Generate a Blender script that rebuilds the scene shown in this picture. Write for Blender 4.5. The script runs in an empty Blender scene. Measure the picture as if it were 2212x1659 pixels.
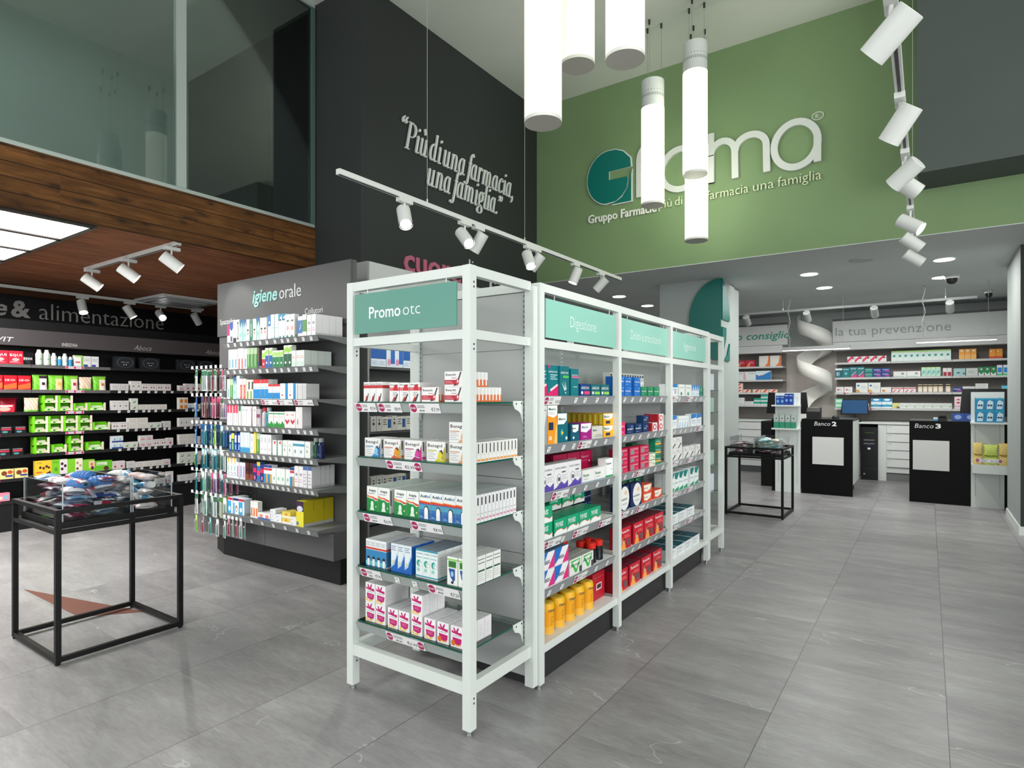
import bpy, math, random
from mathutils import Vector, Matrix, Euler
random.seed(7)
SC = bpy.context.scene
COL = SC.collection
PI = math.pi

# ------------------------------------------------------------------ camera, world, exposure
YAW = math.radians(34.62)
cam_data = bpy.data.cameras.new('camera')
cam_data.sensor_width = 36.0
cam_data.lens = 36.0 * 1302.0 / 2212.0
cam_data.shift_y = (857.0 - 829.5) / 2212.0
cam_data.clip_start = 0.05
camera = bpy.data.objects.new('camera', cam_data)
COL.objects.link(camera)
camera.location = (0, 0, 1.42)
camera.rotation_euler = (PI / 2, 0, YAW)
SC.camera = camera

world = bpy.data.worlds.new('world')
SC.world = world
world.use_nodes = True
bg = world.node_tree.nodes['Background']
bg.inputs[0].default_value = (0.89, 0.93, 0.92, 1)
bg.inputs[1].default_value = 0.8
SC.view_settings.view_transform = 'Standard'
SC.view_settings.look = 'None'
SC.view_settings.gamma = 1
SC.view_settings.exposure = 0.36
SC.view_settings.use_curve_mapping = False
SC.cycles.use_denoising = True
SC.cycles.max_bounces = 8
SC.cycles.diffuse_bounces = 3
SC.cycles.glossy_bounces = 3
SC.cycles.transmission_bounces = 6
SC.cycles.transparent_max_bounces = 16
SC.cycles.caustics_reflective = False
SC.cycles.caustics_refractive = False
SC.cycles.sample_clamp_indirect = 4.0

def area_light(name, loc, rot, sx, sy, energy, color=(1, 1, 1)):
    l = bpy.data.lights.new(name, 'AREA')
    l.shape = 'RECTANGLE'; l.size = sx; l.size_y = sy; l.energy = energy; l.color = color
    o = bpy.data.objects.new(name, l); COL.objects.link(o)
    o.location = loc; o.rotation_euler = rot
    return o
# added area fills without fixtures, to lift the general brightness
area_light('front_fill', (-1.5, -2.7, 2.4), (PI / 2, 0, 0), 10.0, 3.8, 150, (0.97, 1.0, 0.98))  # added soft fill behind the camera, for an unseen shop front
area_light('side_fill', (5.9, 1.6, 2.4), (PI / 2, 0, PI / 2), 6.0, 3.6, 300, (0.98, 1.0, 0.98))  # added fill from the right; the wall there has no window
area_light('low_ceiling_fill', (-0.9, 10.0, 2.95), (0, 0, 0), 3.2, 3.0, 30, (0.98, 1.0, 0.97))  # added fill helping the recessed lights; no such panel in this ceiling
area_light('loft_fill', (-6.2, 1.6, 5.3), (0, 0, 0), 1.8, 3.0, 12, (0.93, 1.0, 0.95))  # added to brighten the loft behind its glass; no lamp is built there

# ------------------------------------------------------------------ materials
def lin(c):
    return c / 12.92 if c <= 0.04045 else ((c + 0.055) / 1.055) ** 2.4
def rgb(h):
    h = h.lstrip('#')
    return tuple(lin(int(h[i:i + 2], 16) / 255.0) for i in (0, 2, 4)) + (1.0,)
MATS = {}
def mat(h, rough=0.5, metal=0.0, spec=0.4):
    key = (h, rough, metal, spec)
    if key in MATS: return MATS[key]
    m = bpy.data.materials.new('finish_' + h.strip('#'))
    m.use_nodes = True
    b = m.node_tree.nodes['Principled BSDF']
    b.inputs['Base Color'].default_value = rgb(h)
    b.inputs['Roughness'].default_value = rough
    b.inputs['Metallic'].default_value = metal
    b.inputs['Specular IOR Level'].default_value = spec
    MATS[key] = m
    return m
def emit(h, strength):
    key = ('emit', h, strength)
    if key in MATS: return MATS[key]
    m = bpy.data.materials.new('lit_' + h.strip('#'))
    m.use_nodes = True
    b = m.node_tree.nodes['Principled BSDF']
    b.inputs['Base Color'].default_value = rgb(h)
    b.inputs['Emission Color'].default_value = rgb(h)
    b.inputs['Emission Strength'].default_value = strength
    MATS[key] = m
    return m
def nodes(name):
    m = bpy.data.materials.new(name); m.use_nodes = True
    return m, m.node_tree, m.node_tree.nodes, m.node_tree.links, m.node_tree.nodes['Principled BSDF']
def mathn(nt, op, a, b=None):
    n = nt.nodes.new('ShaderNodeMath'); n.operation = op
    for i, v in enumerate((a, b)):
        if v is None: continue
        if isinstance(v, (int, float)): n.inputs[i].default_value = v
        else: nt.links.new(v, n.inputs[i])
    return n.outputs[0]
def noise(nt, vec, scale, detail=3, rough=0.5, dim='3D'):
    n = nt.nodes.new('ShaderNodeTexNoise'); n.noise_dimensions = dim
    n.inputs['Scale'].default_value = scale; n.inputs['Detail'].default_value = detail
    n.inputs['Roughness'].default_value = rough
    if vec is not None: nt.links.new(vec, n.inputs['Vector'])
    return n.outputs['Fac']
def mapping(nt, vec, scale=(1, 1, 1), rot=(0, 0, 0), loc=(0, 0, 0)):
    n = nt.nodes.new('ShaderNodeMapping')
    n.inputs['Scale'].default_value = scale; n.inputs['Rotation'].default_value = rot; n.inputs['Location'].default_value = loc
    nt.links.new(vec, n.inputs['Vector'])
    return n.outputs[0]
def ramp(nt, fac, stops):
    n = nt.nodes.new('ShaderNodeValToRGB')
    cr = n.color_ramp
    while len(cr.elements) < len(stops): cr.elements.new(0.5)
    for e, (p, c) in zip(cr.elements, stops):
        e.position = p; e.color = c if len(c) == 4 else (*c, 1)
    nt.links.new(fac, n.inputs[0])
    return n.outputs[0]
def mix(nt, fac, a, b, mode='MIX'):
    n = nt.nodes.new('ShaderNodeMix'); n.data_type = 'RGBA'; n.blend_type = mode
    for sock, v in ((n.inputs[0], fac), (n.inputs[6], a), (n.inputs[7], b)):
        if isinstance(v, (int, float)): sock.default_value = v
        elif isinstance(v, tuple): sock.default_value = v
        else: nt.links.new(v, sock)
    return n.outputs[2]

def floor_material():
    m, nt, N, L, b = nodes('grey_stone_tiles')
    co = N.new('ShaderNodeTexCoord').outputs['Object']
    sep = N.new('ShaderNodeSeparateXYZ'); L.new(co, sep.inputs[0])
    T = 0.65
    fx = mathn(nt, 'DIVIDE', mathn(nt, 'SUBTRACT', sep.outputs[0], 0.07), T)
    fy = mathn(nt, 'DIVIDE', mathn(nt, 'SUBTRACT', sep.outputs[1], 0.94), T)
    def line(f, w):
        fr = mathn(nt, 'FRACT', f)
        d = mathn(nt, 'ABSOLUTE', mathn(nt, 'SUBTRACT', fr, 0.5))
        return mathn(nt, 'GREATER_THAN', d, 0.5 - w)
    jx = line(fx, 0.0028); jy = line(fy, 0.0014)
    comb = N.new('ShaderNodeCombineXYZ')
    L.new(mathn(nt, 'FLOOR', fx), comb.inputs[0]); L.new(mathn(nt, 'FLOOR', fy), comb.inputs[1])
    wn = N.new('ShaderNodeTexWhiteNoise'); wn.noise_dimensions = '2D'; L.new(comb.outputs[0], wn.inputs['Vector'])
    # every tile shifts its own streaks
    sh = N.new('ShaderNodeVectorMath'); sh.operation = 'MULTIPLY_ADD'
    L.new(wn.outputs['Color'], sh.inputs[0]); sh.inputs[1].default_value = (7, 7, 7); L.new(co, sh.inputs[2])
    v = sh.outputs[0]
    soft = noise(nt, mapping(nt, v, (1.2, 4.0, 1), (0, 0, 0.5)), 1.6, 5, 0.62)
    col = ramp(nt, soft, [(0.25, rgb('767475')), (0.55, rgb('908e8f')), (0.8, rgb('aaa8a9'))])
    fine = noise(nt, mapping(nt, v, (3, 14, 1), (0, 0, 0.5)), 5, 4, 0.7)
    col = mix(nt, 0.22, col, ramp(nt, fine, [(0.3, rgb('646364')), (0.75, rgb('b4b3b4'))]))
    # thin pale veins
    n1 = noise(nt, mapping(nt, v, (0.8, 1.5, 1), (0, 0, 0.9)), 1.3, 4, 0.55)
    ridge = mathn(nt, 'ABSOLUTE', mathn(nt, 'SUBTRACT', n1, 0.5))
    gate = mathn(nt, 'GREATER_THAN', noise(nt, mapping(nt, v, (1, 1, 1), (0, 0, 0), (5, 3, 0)), 1.7, 1), 0.6)
    vein = mathn(nt, 'MULTIPLY', mathn(nt, 'LESS_THAN', ridge, 0.0028), gate)
    col = mix(nt, mathn(nt, 'MULTIPLY', vein, 0.45), col, rgb('c4c4c2'))
    tone = mathn(nt, 'MULTIPLY', mathn(nt, 'SUBTRACT', wn.outputs['Value'], 0.5), 0.20)
    bright = N.new('ShaderNodeBrightContrast'); L.new(col, bright.inputs[0]); L.new(mathn(nt, 'MULTIPLY', tone, 0.28), bright.inputs[1])
    col = mix(nt, mathn(nt, 'MULTIPLY', jx, 0.75), bright.outputs[0], rgb('2e2e2e'))
    col = mix(nt, mathn(nt, 'MULTIPLY', jy, 0.35), col, rgb('3c3c3c'))
    L.new(col, b.inputs['Base Color'])
    b.inputs['Roughness'].default_value = 0.38
    b.inputs['Specular IOR Level'].default_value = 0.38
    return m

def wood_material(name, axis, width, seam, dark, midc, light, knots=True):
    """planks that run along Y, split across `axis` every `width`"""
    m, nt, N, L, b = nodes(name)
    co = N.new('ShaderNodeTexCoord').outputs['Object']
    sep = N.new('ShaderNodeSeparateXYZ'); L.new(co, sep.inputs[0])
    f = mathn(nt, 'DIVIDE', sep.outputs[axis], width)
    idx = mathn(nt, 'FLOOR', f)
    ylen = mathn(nt, 'FLOOR', mathn(nt, 'DIVIDE', mathn(nt, 'ADD', sep.outputs[1], mathn(nt, 'MULTIPLY', idx, 0.0 if knots else 0.83)), 1.72 if knots else 2.4))
    comb = N.new('ShaderNodeCombineXYZ'); L.new(idx, comb.inputs[0]); L.new(ylen, comb.inputs[1])
    wn = N.new('ShaderNodeTexWhiteNoise'); wn.noise_dimensions = '2D'; L.new(comb.outputs[0], wn.inputs['Vector'])
    sh = N.new('ShaderNodeVectorMath'); sh.operation = 'MULTIPLY_ADD'
    L.new(wn.outputs['Color'], sh.inputs[0]); sh.inputs[1].default_value = (9, 9, 9); L.new(co, sh.inputs[2])
    v = sh.outputs[0]
    grain = noise(nt, mapping(nt, v, (10, 0.8, 10)), 3.0, 6, 0.65)
    col = ramp(nt, grain, [(0.25, rgb(dark)), (0.5, rgb(midc)), (0.78, rgb(light))])
    blot = noise(nt, mapping(nt, v, (2.4, 1.2, 2.4)), 2.2, 2)
    col = mix(nt, ramp(nt, blot, [(0.38, (1, 1, 1, 1)), (0.62, (0, 0, 0, 1))]), mix(nt, 0.45, col, rgb(dark)), col)
    if knots:
        vo = N.new('ShaderNodeTexVoronoi'); vo.voronoi_dimensions = '2D'; vo.inputs['Scale'].default_value = 2.4
        sv = N.new('ShaderNodeSeparateXYZ'); L.new(mapping(nt, v, (2.2, 1.1, 2.6)), sv.inputs[0]); cv = N.new('ShaderNodeCombineXYZ')
        wob = noise(nt, mapping(nt, v, (6, 3, 6)), 3, 2); L.new(mathn(nt, 'ADD', sv.outputs[1], mathn(nt, 'MULTIPLY', wob, 0.25)), cv.inputs[0]); L.new(sv.outputs[2], cv.inputs[1])
        L.new(cv.outputs[0], vo.inputs['Vector'])
        k = ramp(nt, vo.outputs['Distance'], [(0.04, (1, 1, 1, 1)), (0.10, (0.45, 0.45, 0.45, 1)), (0.24, (0, 0, 0, 1))])
        col = mix(nt, mathn(nt, 'MULTIPLY', k, 0.8), col, rgb('2a1a10'))
    fr = mathn(nt, 'ABSOLUTE', mathn(nt, 'SUBTRACT', mathn(nt, 'FRACT', f), 0.5))
    gap = mathn(nt, 'GREATER_THAN', fr, 0.5 - seam)
    col = mix(nt, mathn(nt, 'MULTIPLY', gap, 0.85), col, rgb('1c120c'))
    col = mix(nt, 1.0, col, ramp(nt, wn.outputs['Value'], [(0.0, (0.78, 0.78, 0.78, 1)), (1.0, (1, 1, 1, 1))]), 'MULTIPLY')
    L.new(col, b.inputs['Base Color'])
    b.inputs['Roughness'].default_value = 0.7; b.inputs['Specular IOR Level'].default_value = 0.2
    return m
def paint(name, h, rough=0.7, var=0.04):
    m, nt, N, L, b = nodes(name)
    co = N.new('ShaderNodeTexCoord').outputs['Object']
    n = noise(nt, co, 1.3, 4)
    c = rgb(h); lo = tuple(x * (1 - var) for x in c[:3]) + (1,); hi = tuple(min(1, x * (1 + var)) for x in c[:3]) + (1,)
    L.new(ramp(nt, n, [(0.3, lo), (0.7, hi)]), b.inputs['Base Color'])
    b.inputs['Roughness'].default_value = rough
    b.inputs['Specular IOR Level'].default_value = 0.3
    return m
def glass_material(name, tint, gloss=0.09, rough=0.02, fres=True):
    m = bpy.data.materials.new(name); m.use_nodes = True
    nt = m.node_tree; N = nt.nodes; L = nt.links
    N.clear()
    out = N.new('ShaderNodeOutputMaterial')
    tr = N.new('ShaderNodeBsdfTransparent'); tr.inputs[0].default_value = tint
    gl = N.new('ShaderNodeBsdfGlossy'); gl.inputs['Roughness'].default_value = rough
    mx = N.new('ShaderNodeMixShader')
    lw = N.new('ShaderNodeFresnel'); lw.inputs[0].default_value = 1.5
    f = mathn(nt, 'MULTIPLY', lw.outputs[0], gloss / 0.04) if fres else None
    if fres:
        f = mathn(nt, 'MINIMUM', f, 0.9); L.new(f, mx.inputs[0])
    else: mx.inputs[0].default_value = gloss
    L.new(tr.outputs[0], mx.inputs[1]); L.new(gl.outputs[0], mx.inputs[2]); L.new(mx.outputs[0], out.inputs[0])
    return m
M_FLOOR = floor_material()
M_FASCIA = wood_material('stained_spruce_boards', 2, 0.104, 0.035, '40260f', '65411f', '8a5c32')
M_WOODCEIL = wood_material('brown_ceiling_slats', 0, 0.085, 0.05, '7a4a32', 'a26848', 'b87c58', knots=False)
M_CEIL = paint('ceiling_plaster', 'd6d9d0')
M_LOWCEIL = paint('low_ceiling_plaster', 'c3c8c6')
M_GREEN = paint('green_wall_paint', '748c64', 0.55)
M_DARK = paint('anthracite_paint', '2f3232', 0.6)
M_LOFTGREY = paint('loft_grey_paint', '8c9a95')
M_COLUMN = paint('column_paint', '9ea4a2')
M_PANEL = paint('grey_melamine', 'b9bbbb', 0.5, 0.02)
M_WHITE = paint('white_powder_coat', 'd9dedb', 0.38, 0.015)
M_CHAR = paint('charcoal_laminate', '5c5c5d', 0.5, 0.03)
M_BLACK = paint('black_laminate', '18181a', 0.45, 0.1)
M_BACK = paint('warm_grey_panel', '8e8784', 0.6, 0.03)
M_GLASS = glass_material('clear_acrylic', (0.97, 0.98, 0.98, 1), 0.02)
M_PANE = glass_material('loft_glass', (0.86, 0.92, 0.9, 1), 0.05)
M_SHELFGLASS = glass_material('shelf_glass', (0.82, 0.92, 0.88, 1), 0.05)
GLASS_EDGE = mat('1d5a4b', 0.15)
WHT = mat('f2f2f0', 0.5); BLK = mat('101011', 0.45); STRIP = mat('a6a8ac', 0.3); STEEL = mat('b9bcbc', 0.3, 0.9)

# ------------------------------------------------------------------ mesh builder
class MB:
    def __init__(s): s.v = []; s.f = []; s.m = []; s.mats = []; s.sm = []
    def mi(s, m):
        if m not in s.mats: s.mats.append(m)
        return s.mats.index(m)
    def add(s, vs, fs, m, smooth=False):
        o = len(s.v); i = s.mi(m)
        s.v += [tuple(p) for p in vs]
        for f in fs: s.f.append(tuple(a + o for a in f)); s.m.append(i); s.sm.append(smooth)
        return s
    def box(s, x0, y0, z0, x1, y1, z1, m):
        vs = [(x0, y0, z0), (x1, y0, z0), (x1, y1, z0), (x0, y1, z0), (x0, y0, z1), (x1, y0, z1), (x1, y1, z1), (x0, y1, z1)]
        return s.add(vs, [(0, 3, 2, 1), (4, 5, 6, 7), (0, 1, 5, 4), (1, 2, 6, 5), (2, 3, 7, 6), (3, 0, 4, 7)], m)
    def boxm(s, x0, y0, z0, x1, y1, z1, m, mf):
        """box whose faces take materials from mf: dict of '-z','+z','-y','+x','+y','-x'"""
        vs = [(x0, y0, z0), (x1, y0, z0), (x1, y1, z0), (x0, y1, z0), (x0, y0, z1), (x1, y0, z1), (x1, y1, z1), (x0, y1, z1)]
        for k, f in (('-z', (0, 3, 2, 1)), ('+z', (4, 5, 6, 7)), ('-y', (0, 1, 5, 4)), ('+x', (1, 2, 6, 5)), ('+y', (2, 3, 7, 6)), ('-x', (3, 0, 4, 7))):
            s.add([vs[i] for i in f], [(0, 1, 2, 3)], mf.get(k, m))
        return s
    def prism(s, pts, off, m):
        """closed outline pts (3-D), extruded by vector off"""
        n = len(pts); vs = [tuple(p) for p in pts] + [tuple(p[i] + off[i] for i in range(3)) for p in pts]
        fs = [tuple(range(n - 1, -1, -1)), tuple(range(n, 2 * n))] + [(i, (i + 1) % n, n + (i + 1) % n, n + i) for i in range(n)]
        return s.add(vs, fs, m)
    def tube(s, p0, p1, r, m, seg=12, r1=None, caps=True, mcap=None):
        p0 = Vector(p0); p1 = Vector(p1); r1 = r if r1 is None else r1
        d = (p1 - p0).normalized(); a = d.orthogonal().normalized(); b = d.cross(a)
        vs = []
        for p, rr in ((p0, r), (p1, r1)):
            for i in range(seg):
                t = 2 * PI * i / seg; vs.append(p + a * math.cos(t) * rr + b * math.sin(t) * rr)
        s.add(vs, [(i, (i + 1) % seg, seg + (i + 1) % seg, seg + i) for i in range(seg)], m, True)
        if caps:
            s.add(vs[:seg], [tuple(range(seg - 1, -1, -1))], mcap or m); s.add(vs[seg:], [tuple(range(seg))], mcap or m)
        return s
    def lathe(s, prof, m_of, seg=16, sy=1.0, cx=0, cy=0):
        """prof list of (r,z); m_of(k) material of band k"""
        rings = [[(cx + r * math.cos(2 * PI * i / seg), cy + sy * r * math.sin(2 * PI * i / seg), z) for i in range(seg)] for r, z in prof]
        for k in range(len(prof) - 1):
            mm = m_of(k) if callable(m_of) else m_of
            s.add(rings[k] + rings[k + 1], [(i, (i + 1) % seg, seg + (i + 1) % seg, seg + i) for i in range(seg)], mm, True)
        mm = m_of(0) if callable(m_of) else m_of
        s.add(rings[0], [tuple(range(seg - 1, -1, -1))], mm)
        mm = m_of(len(prof) - 2) if callable(m_of) else m_of
        s.add(rings[-1], [tuple(range(seg))], mm)
        return s
    def mesh(s, name):
        me = bpy.data.meshes.new(name)
        me.from_pydata(s.v, [], s.f)
        for m in s.mats: me.materials.append(m)
        me.polygons.foreach_set('material_index', s.m)
        me.polygons.foreach_set('use_smooth', s.sm)
        me.update()
        return me
    def build(s, name, parent=None, loc=(0, 0, 0), rz=0.0, rot=None):
        return link(name, s.mesh(name), parent, loc, rz, rot)
def link(name, me, parent=None, loc=(0, 0, 0), rz=0.0, rot=None):
    o = bpy.data.objects.new(name, me); COL.objects.link(o)
    if parent is not None: o.parent = parent
    o.location = loc; o.rotation_euler = rot if rot is not None else (0, 0, rz)
    return o
LABELS = {}
def tag(o, label, cat, group=None, kind=None):
    n = len(label.split())
    if n > 16 or n < 4: print('LABEL LENGTH', n, label)
    if label in LABELS and group != 'shared': print('DUP LABEL', label)
    LABELS[label] = 1
    o['label'] = label; o['category'] = cat
    if group: o['group'] = group
    if kind: o['kind'] = kind
    return o
def thing(name, label, cat, loc=(0, 0, 0), rz=0.0, group=None):
    o = bpy.data.objects.new(name, None); COL.objects.link(o)
    o.empty_display_size = 0.1
    o.location = loc; o.rotation_euler = (0, 0, rz)
    return tag(o, label, cat, group)
def struct(name, mb, **k):
    o = mb.build(name, **k); o['kind'] = 'structure'; return o
def copy_tree(o, parent=None):
    c = o.copy(); COL.objects.link(c)
    if parent is not None: c.parent = parent
    for ch in o.children: copy_tree(ch, c)
    return c

# ------------------------------------------------------------------ lettering
TCACHE = {}
def text_geo(s, shear=0.0, offset=0.0, res=2, spacing=1.0, extrude=0.0):
    key = (s, shear, offset, res, spacing, extrude)
    if key in TCACHE: return TCACHE[key]
    c = bpy.data.curves.new('lettering', 'FONT')
    c.body = s; c.size = 1.0; c.shear = shear; c.offset = offset; c.resolution_u = res
    c.space_character = spacing; c.extrude = extrude; c.fill_mode = 'BOTH' if extrude else 'FRONT'
    o = bpy.data.objects.new('lettering', c); COL.objects.link(o)
    dg = bpy.context.evaluated_depsgraph_get()
    me = bpy.data.meshes.new_from_object(o.evaluated_get(dg))
    vs = [tuple(v.co) for v in me.vertices]; fs = [tuple(p.vertices) for p in me.polygons]
    bpy.data.objects.remove(o); bpy.data.curves.remove(c); bpy.data.meshes.remove(me)
    if vs and offset and (max(v[1] for v in vs) > 1.25 or min(v[1] for v in vs) < -0.6): return text_geo(s, shear, offset * 0.5 if abs(offset) > 0.003 else 0.0, res, spacing, extrude)
    if vs:
        x0 = min(v[0] for v in vs); x1 = max(v[0] for v in vs)
    else: x0 = x1 = 0
    TCACHE[key] = (vs, fs, x0, x1)
    return TCACHE[key]
def add_text(mb, s, size, m, place, align='l', width=None, **k):
    """place((x, y)) or place((x, y, z)) -> 3-D point; size = font size; width squeezes to a given length"""
    vs, fs, x0, x1 = text_geo(s, **k)
    sx = size if width is None else width / max(1e-6, x1 - x0)
    off = {'l': -x0, 'c': -(x0 + x1) / 2, 'r': -x1}[align]
    mb.add([place(((v[0] + off) * sx, v[1] * size, v[2] * size)) for v in vs], fs, m)

# stroke lettering: every glyph is a list of strokes, a stroke is a list of (x, y)
def arc(cx, cy, rx, ry, a0, a1, n=14):
    return [(cx + rx * math.cos(math.radians(a0 + (a1 - a0) * i / n)), cy + ry * math.sin(math.radians(a0 + (a1 - a0) * i / n))) for i in range(n + 1)]
def ribbon(pts, wfun):
    """outline strip along pts, width from the local direction; returns quads as (verts, faces)"""
    n = len(pts); vs = []; fs = []
    for i in range(n):
        a = pts[max(0, i - 1)]; b = pts[min(n - 1, i + 1)]
        dx, dy = b[0] - a[0], b[1] - a[1]; L = math.hypot(dx, dy) or 1e-6
        w = wfun(dx / L, dy / L, i / (n - 1)) / 2
        nx, ny = -dy / L, dx / L
        vs += [(pts[i][0] + nx * w, pts[i][1] + ny * w), (pts[i][0] - nx * w, pts[i][1] - ny * w)]
    for i in range(n - 1): fs.append((2 * i, 2 * i + 1, 2 * i + 3, 2 * i + 2))
    return vs, fs
def dot(cx, cy, r, n=12): return [(cx + r * math.cos(2 * PI * i / n), cy + r * math.sin(2 * PI * i / n)) for i in range(n)]
SOLID = 'solid'
# high-contrast italic-like glyphs, x-height 1, (advance, strokes)
def didone():
    W = 0.62
    bowl = arc(0.3, 0.5, 0.27, 0.5, 60, 395, 18)
    G = {}
    tail = lambda x: arc(x + 0.11, 0.12, 0.11, 0.12, 180, 330, 6)
    stem = lambda x, t=1.0: [(x, t), (x, 0.12)] + tail(x)[1:]
    entry = lambda x: [(x - 0.10, 0.86), (x - 0.04, 0.98), (x, 1.0)]
    G['n'] = (0.78, [[(0.02, 0.95), (0.08, 1.0), (0.12, 0.9), (0.12, 0.0)], [(0.12, 0.6)] + arc(0.31, 0.72, 0.18, 0.28, 170, 0, 9) + [(0.49, 0.12)] + tail(0.49)[1:]])
    G['u'] = (0.76, [[(0.0, 0.93), (0.07, 1.0), (0.1, 0.95)] + [(0.1, 0.3)] + arc(0.27, 0.27, 0.17, 0.27, 180, 340, 9), [(0.47, 1.0), (0.47, 0.12)] + tail(0.47)[1:]])
    G['i'] = (0.36, [[(0.0, 0.93), (0.07, 1.0), (0.11, 0.95), (0.11, 0.12)] + tail(0.11)[1:], (SOLID, dot(0.12, 1.36, 0.095))])
    G['a'] = (0.74, [arc(0.27, 0.5, 0.24, 0.5, 55, 330, 16), [(0.46, 1.0), (0.46, 0.12)] + tail(0.46)[1:]])
    G['d'] = (0.76, [arc(0.27, 0.5, 0.24, 0.5, 55, 330, 16), [(0.38, 1.6), (0.46, 1.62), (0.46, 0.12)] + tail(0.46)[1:]])
    G['r'] = (0.54, [[(0.02, 0.95), (0.08, 1.0), (0.12, 0.9), (0.12, 0.0)], [(0.12, 0.62)] + arc(0.3, 0.72, 0.16, 0.28, 170, 70, 6), (SOLID, dot(0.39, 0.9, 0.08))])
    G['m'] = (1.16, [[(0.02, 0.95), (0.08, 1.0), (0.12, 0.9), (0.12, 0.0)], [(0.12, 0.6)] + arc(0.3, 0.72, 0.18, 0.28, 170, 0, 9) + [(0.48, 0.0)],
                      [(0.48, 0.6)] + arc(0.67, 0.72, 0.18, 0.28, 170, 0, 9) + [(0.85, 0.12)] + tail(0.85)[1:]])
    G['c'] = (0.6, [arc(0.29, 0.5, 0.25, 0.5, 65, 320, 16), (SOLID, dot(0.42, 0.84, 0.08))])
    G['f'] = (0.42, [arc(0.42, 1.32, 0.17, 0.3, 60, 180, 7) + [(0.25, 1.2), (0.2, -0.1)] + arc(0.02, -0.2, 0.17, 0.3, 15, -110, 7), (SOLID, dot(0.5, 1.5, 0.08)), (SOLID, dot(-0.1, -0.4, 0.08)), [(0.08, 0.96), (0.42, 0.96)]])
    G['l'] = (0.36, [[(0.02, 1.56), (0.11, 1.62), (0.11, 0.12)] + tail(0.11)[1:]])
    G['g'] = (0.66, [arc(0.27, 0.66, 0.2, 0.34, 0, 360, 16), [(0.16, 0.36), (0.1, 0.22), (0.2, 0.12), (0.42, 0.06)] + arc(0.28, -0.2, 0.25, 0.24, 55, -250, 16), [(0.42, 0.9), (0.58, 1.02)]])
    G['P'] = (0.86, [[(0.2, 1.55), (0.2, 0.0)], [(0.2, 1.5)] + arc(0.42, 1.13, 0.3, 0.4, 90, -90, 12) + [(0.2, 0.74)], [(0.02, 0.0), (0.4, 0.0)], [(0.02, 1.55), (0.4, 1.55)]])
    G['.'] = (0.24, [(SOLID, dot(0.08, 0.07, 0.095))])
    G[','] = (0.24, [(SOLID, dot(0.08, 0.07, 0.095)), [(0.15, 0.04), (0.12, -0.18), (0.02, -0.3)]])
    q = lambda x, y: [(SOLID, dot(x, y, 0.09)), [(x - 0.07, y + 0.02), (x - 0.04, y + 0.2), (x + 0.08, y + 0.3)]]
    q2 = lambda x, y: [(SOLID, dot(x, y, 0.09)), [(x + 0.07, y - 0.02), (x + 0.04, y - 0.2), (x - 0.08, y - 0.3)]]
    G['<'] = (0.52, q(0.1, 1.45) + q(0.34, 1.45))
    G['>'] = (0.5, q2(0.0, 1.25) + q2(0.24, 1.25))
    G['U'] = (0.76, G['u'][1] + [[(0.18, 1.6), (0.34, 1.26)]])
    G[' '] = (0.14, [])
    return G
DIDONE = didone(); KS = [0]
def stroke_text(mb, s, size, m, place, glyphs, thick, thin, slant=0.0, tight=1.0, depth=0.0, xs=1.0):
    x = 0.0; lift = 0.0
    def put(vs2, fs, extr, lift):
        P = [place(((vx + vy * slant) * size, vy * size, 0.0)) for vx, vy in vs2]
        Q = [place(((vx + vy * slant) * size, vy * size, depth + lift)) for vx, vy in vs2]
        mb.add(Q, fs, m)
        if depth: extr(P, Q)
    for ch in s:
        adv, strokes = glyphs[ch]
        for st in strokes:
            KS[0] += 1; lift = 0.0004 * (KS[0] % 5)
            if isinstance(st, tuple):
                pts = [(x + px * xs, py) for px, py in st[1]]; n = len(pts)
                def ex(P, Q, n=n): mb.add(P + Q, [(i, (i + 1) % n, n + (i + 1) % n, n + i) for i in range(n)], m)
                put(pts, [tuple(range(n))], ex, lift)
            else:
                pts = [(x + px * xs, py) for px, py in st]
                vs, fs = ribbon(pts, lambda dx, dy, t: thin + (thick - thin) * abs(dy) ** 2.2)
                n = len(pts)
                def ex(P, Q, n=n):
                    fs2 = []
                    N2 = 2 * n
                    for i in range(n - 1):
                        fs2 += [(2 * i, 2 * i + 2, N2 + 2 * i + 2, N2 + 2 * i), (2 * i + 3, 2 * i + 1, N2 + 2 * i + 1, N2 + 2 * i + 3)]
                    fs2 += [(0, 1, N2 + 1, N2), (2 * n - 1, 2 * n - 2, N2 + 2 * n - 2, N2 + 2 * n - 1)]
                    mb.add(P + Q, fs2, m)
                put(vs, fs, ex, lift)
        x += adv * tight * xs
    return x * size
# ------------------------------------------------------------------ the room
FL = -3.0   # front edge of the hall
struct('floor', MB().box(-9.75, FL, -0.06, 6.0, 12.6, 0.0, M_FLOOR))
struct('ceiling', MB().box(-5.13, FL, 5.4, 6.0, 7.05, 5.5, M_CEIL))
struct('ceiling_low', MB().box(-9.75, 7.2, 2.98, 6.0, 12.6, 3.06, M_LOWCEIL).box(-4.45, 7.05, 2.975, 6.0, 7.2, 2.982, M_LOWCEIL))
struct('wall_left', MB().box(-9.85, FL, 0, -9.75, 12.6, 5.5, M_DARK))
struct('wall_back', MB().box(-9.75, 12.6, 0, 6.0, 12.7, 3.0, M_LOWCEIL))
struct('wall_green', MB().box(-4.45, 7.05, 2.982, 6.0, 7.2, 5.4, M_GREEN))
struct('wall_dark', MB().box(-5.13, 3.91, 0, -4.45, 7.2, 5.4, M_DARK).box(-9.75, 7.2, 0, -4.45, 7.3, 2.98, M_DARK))
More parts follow.
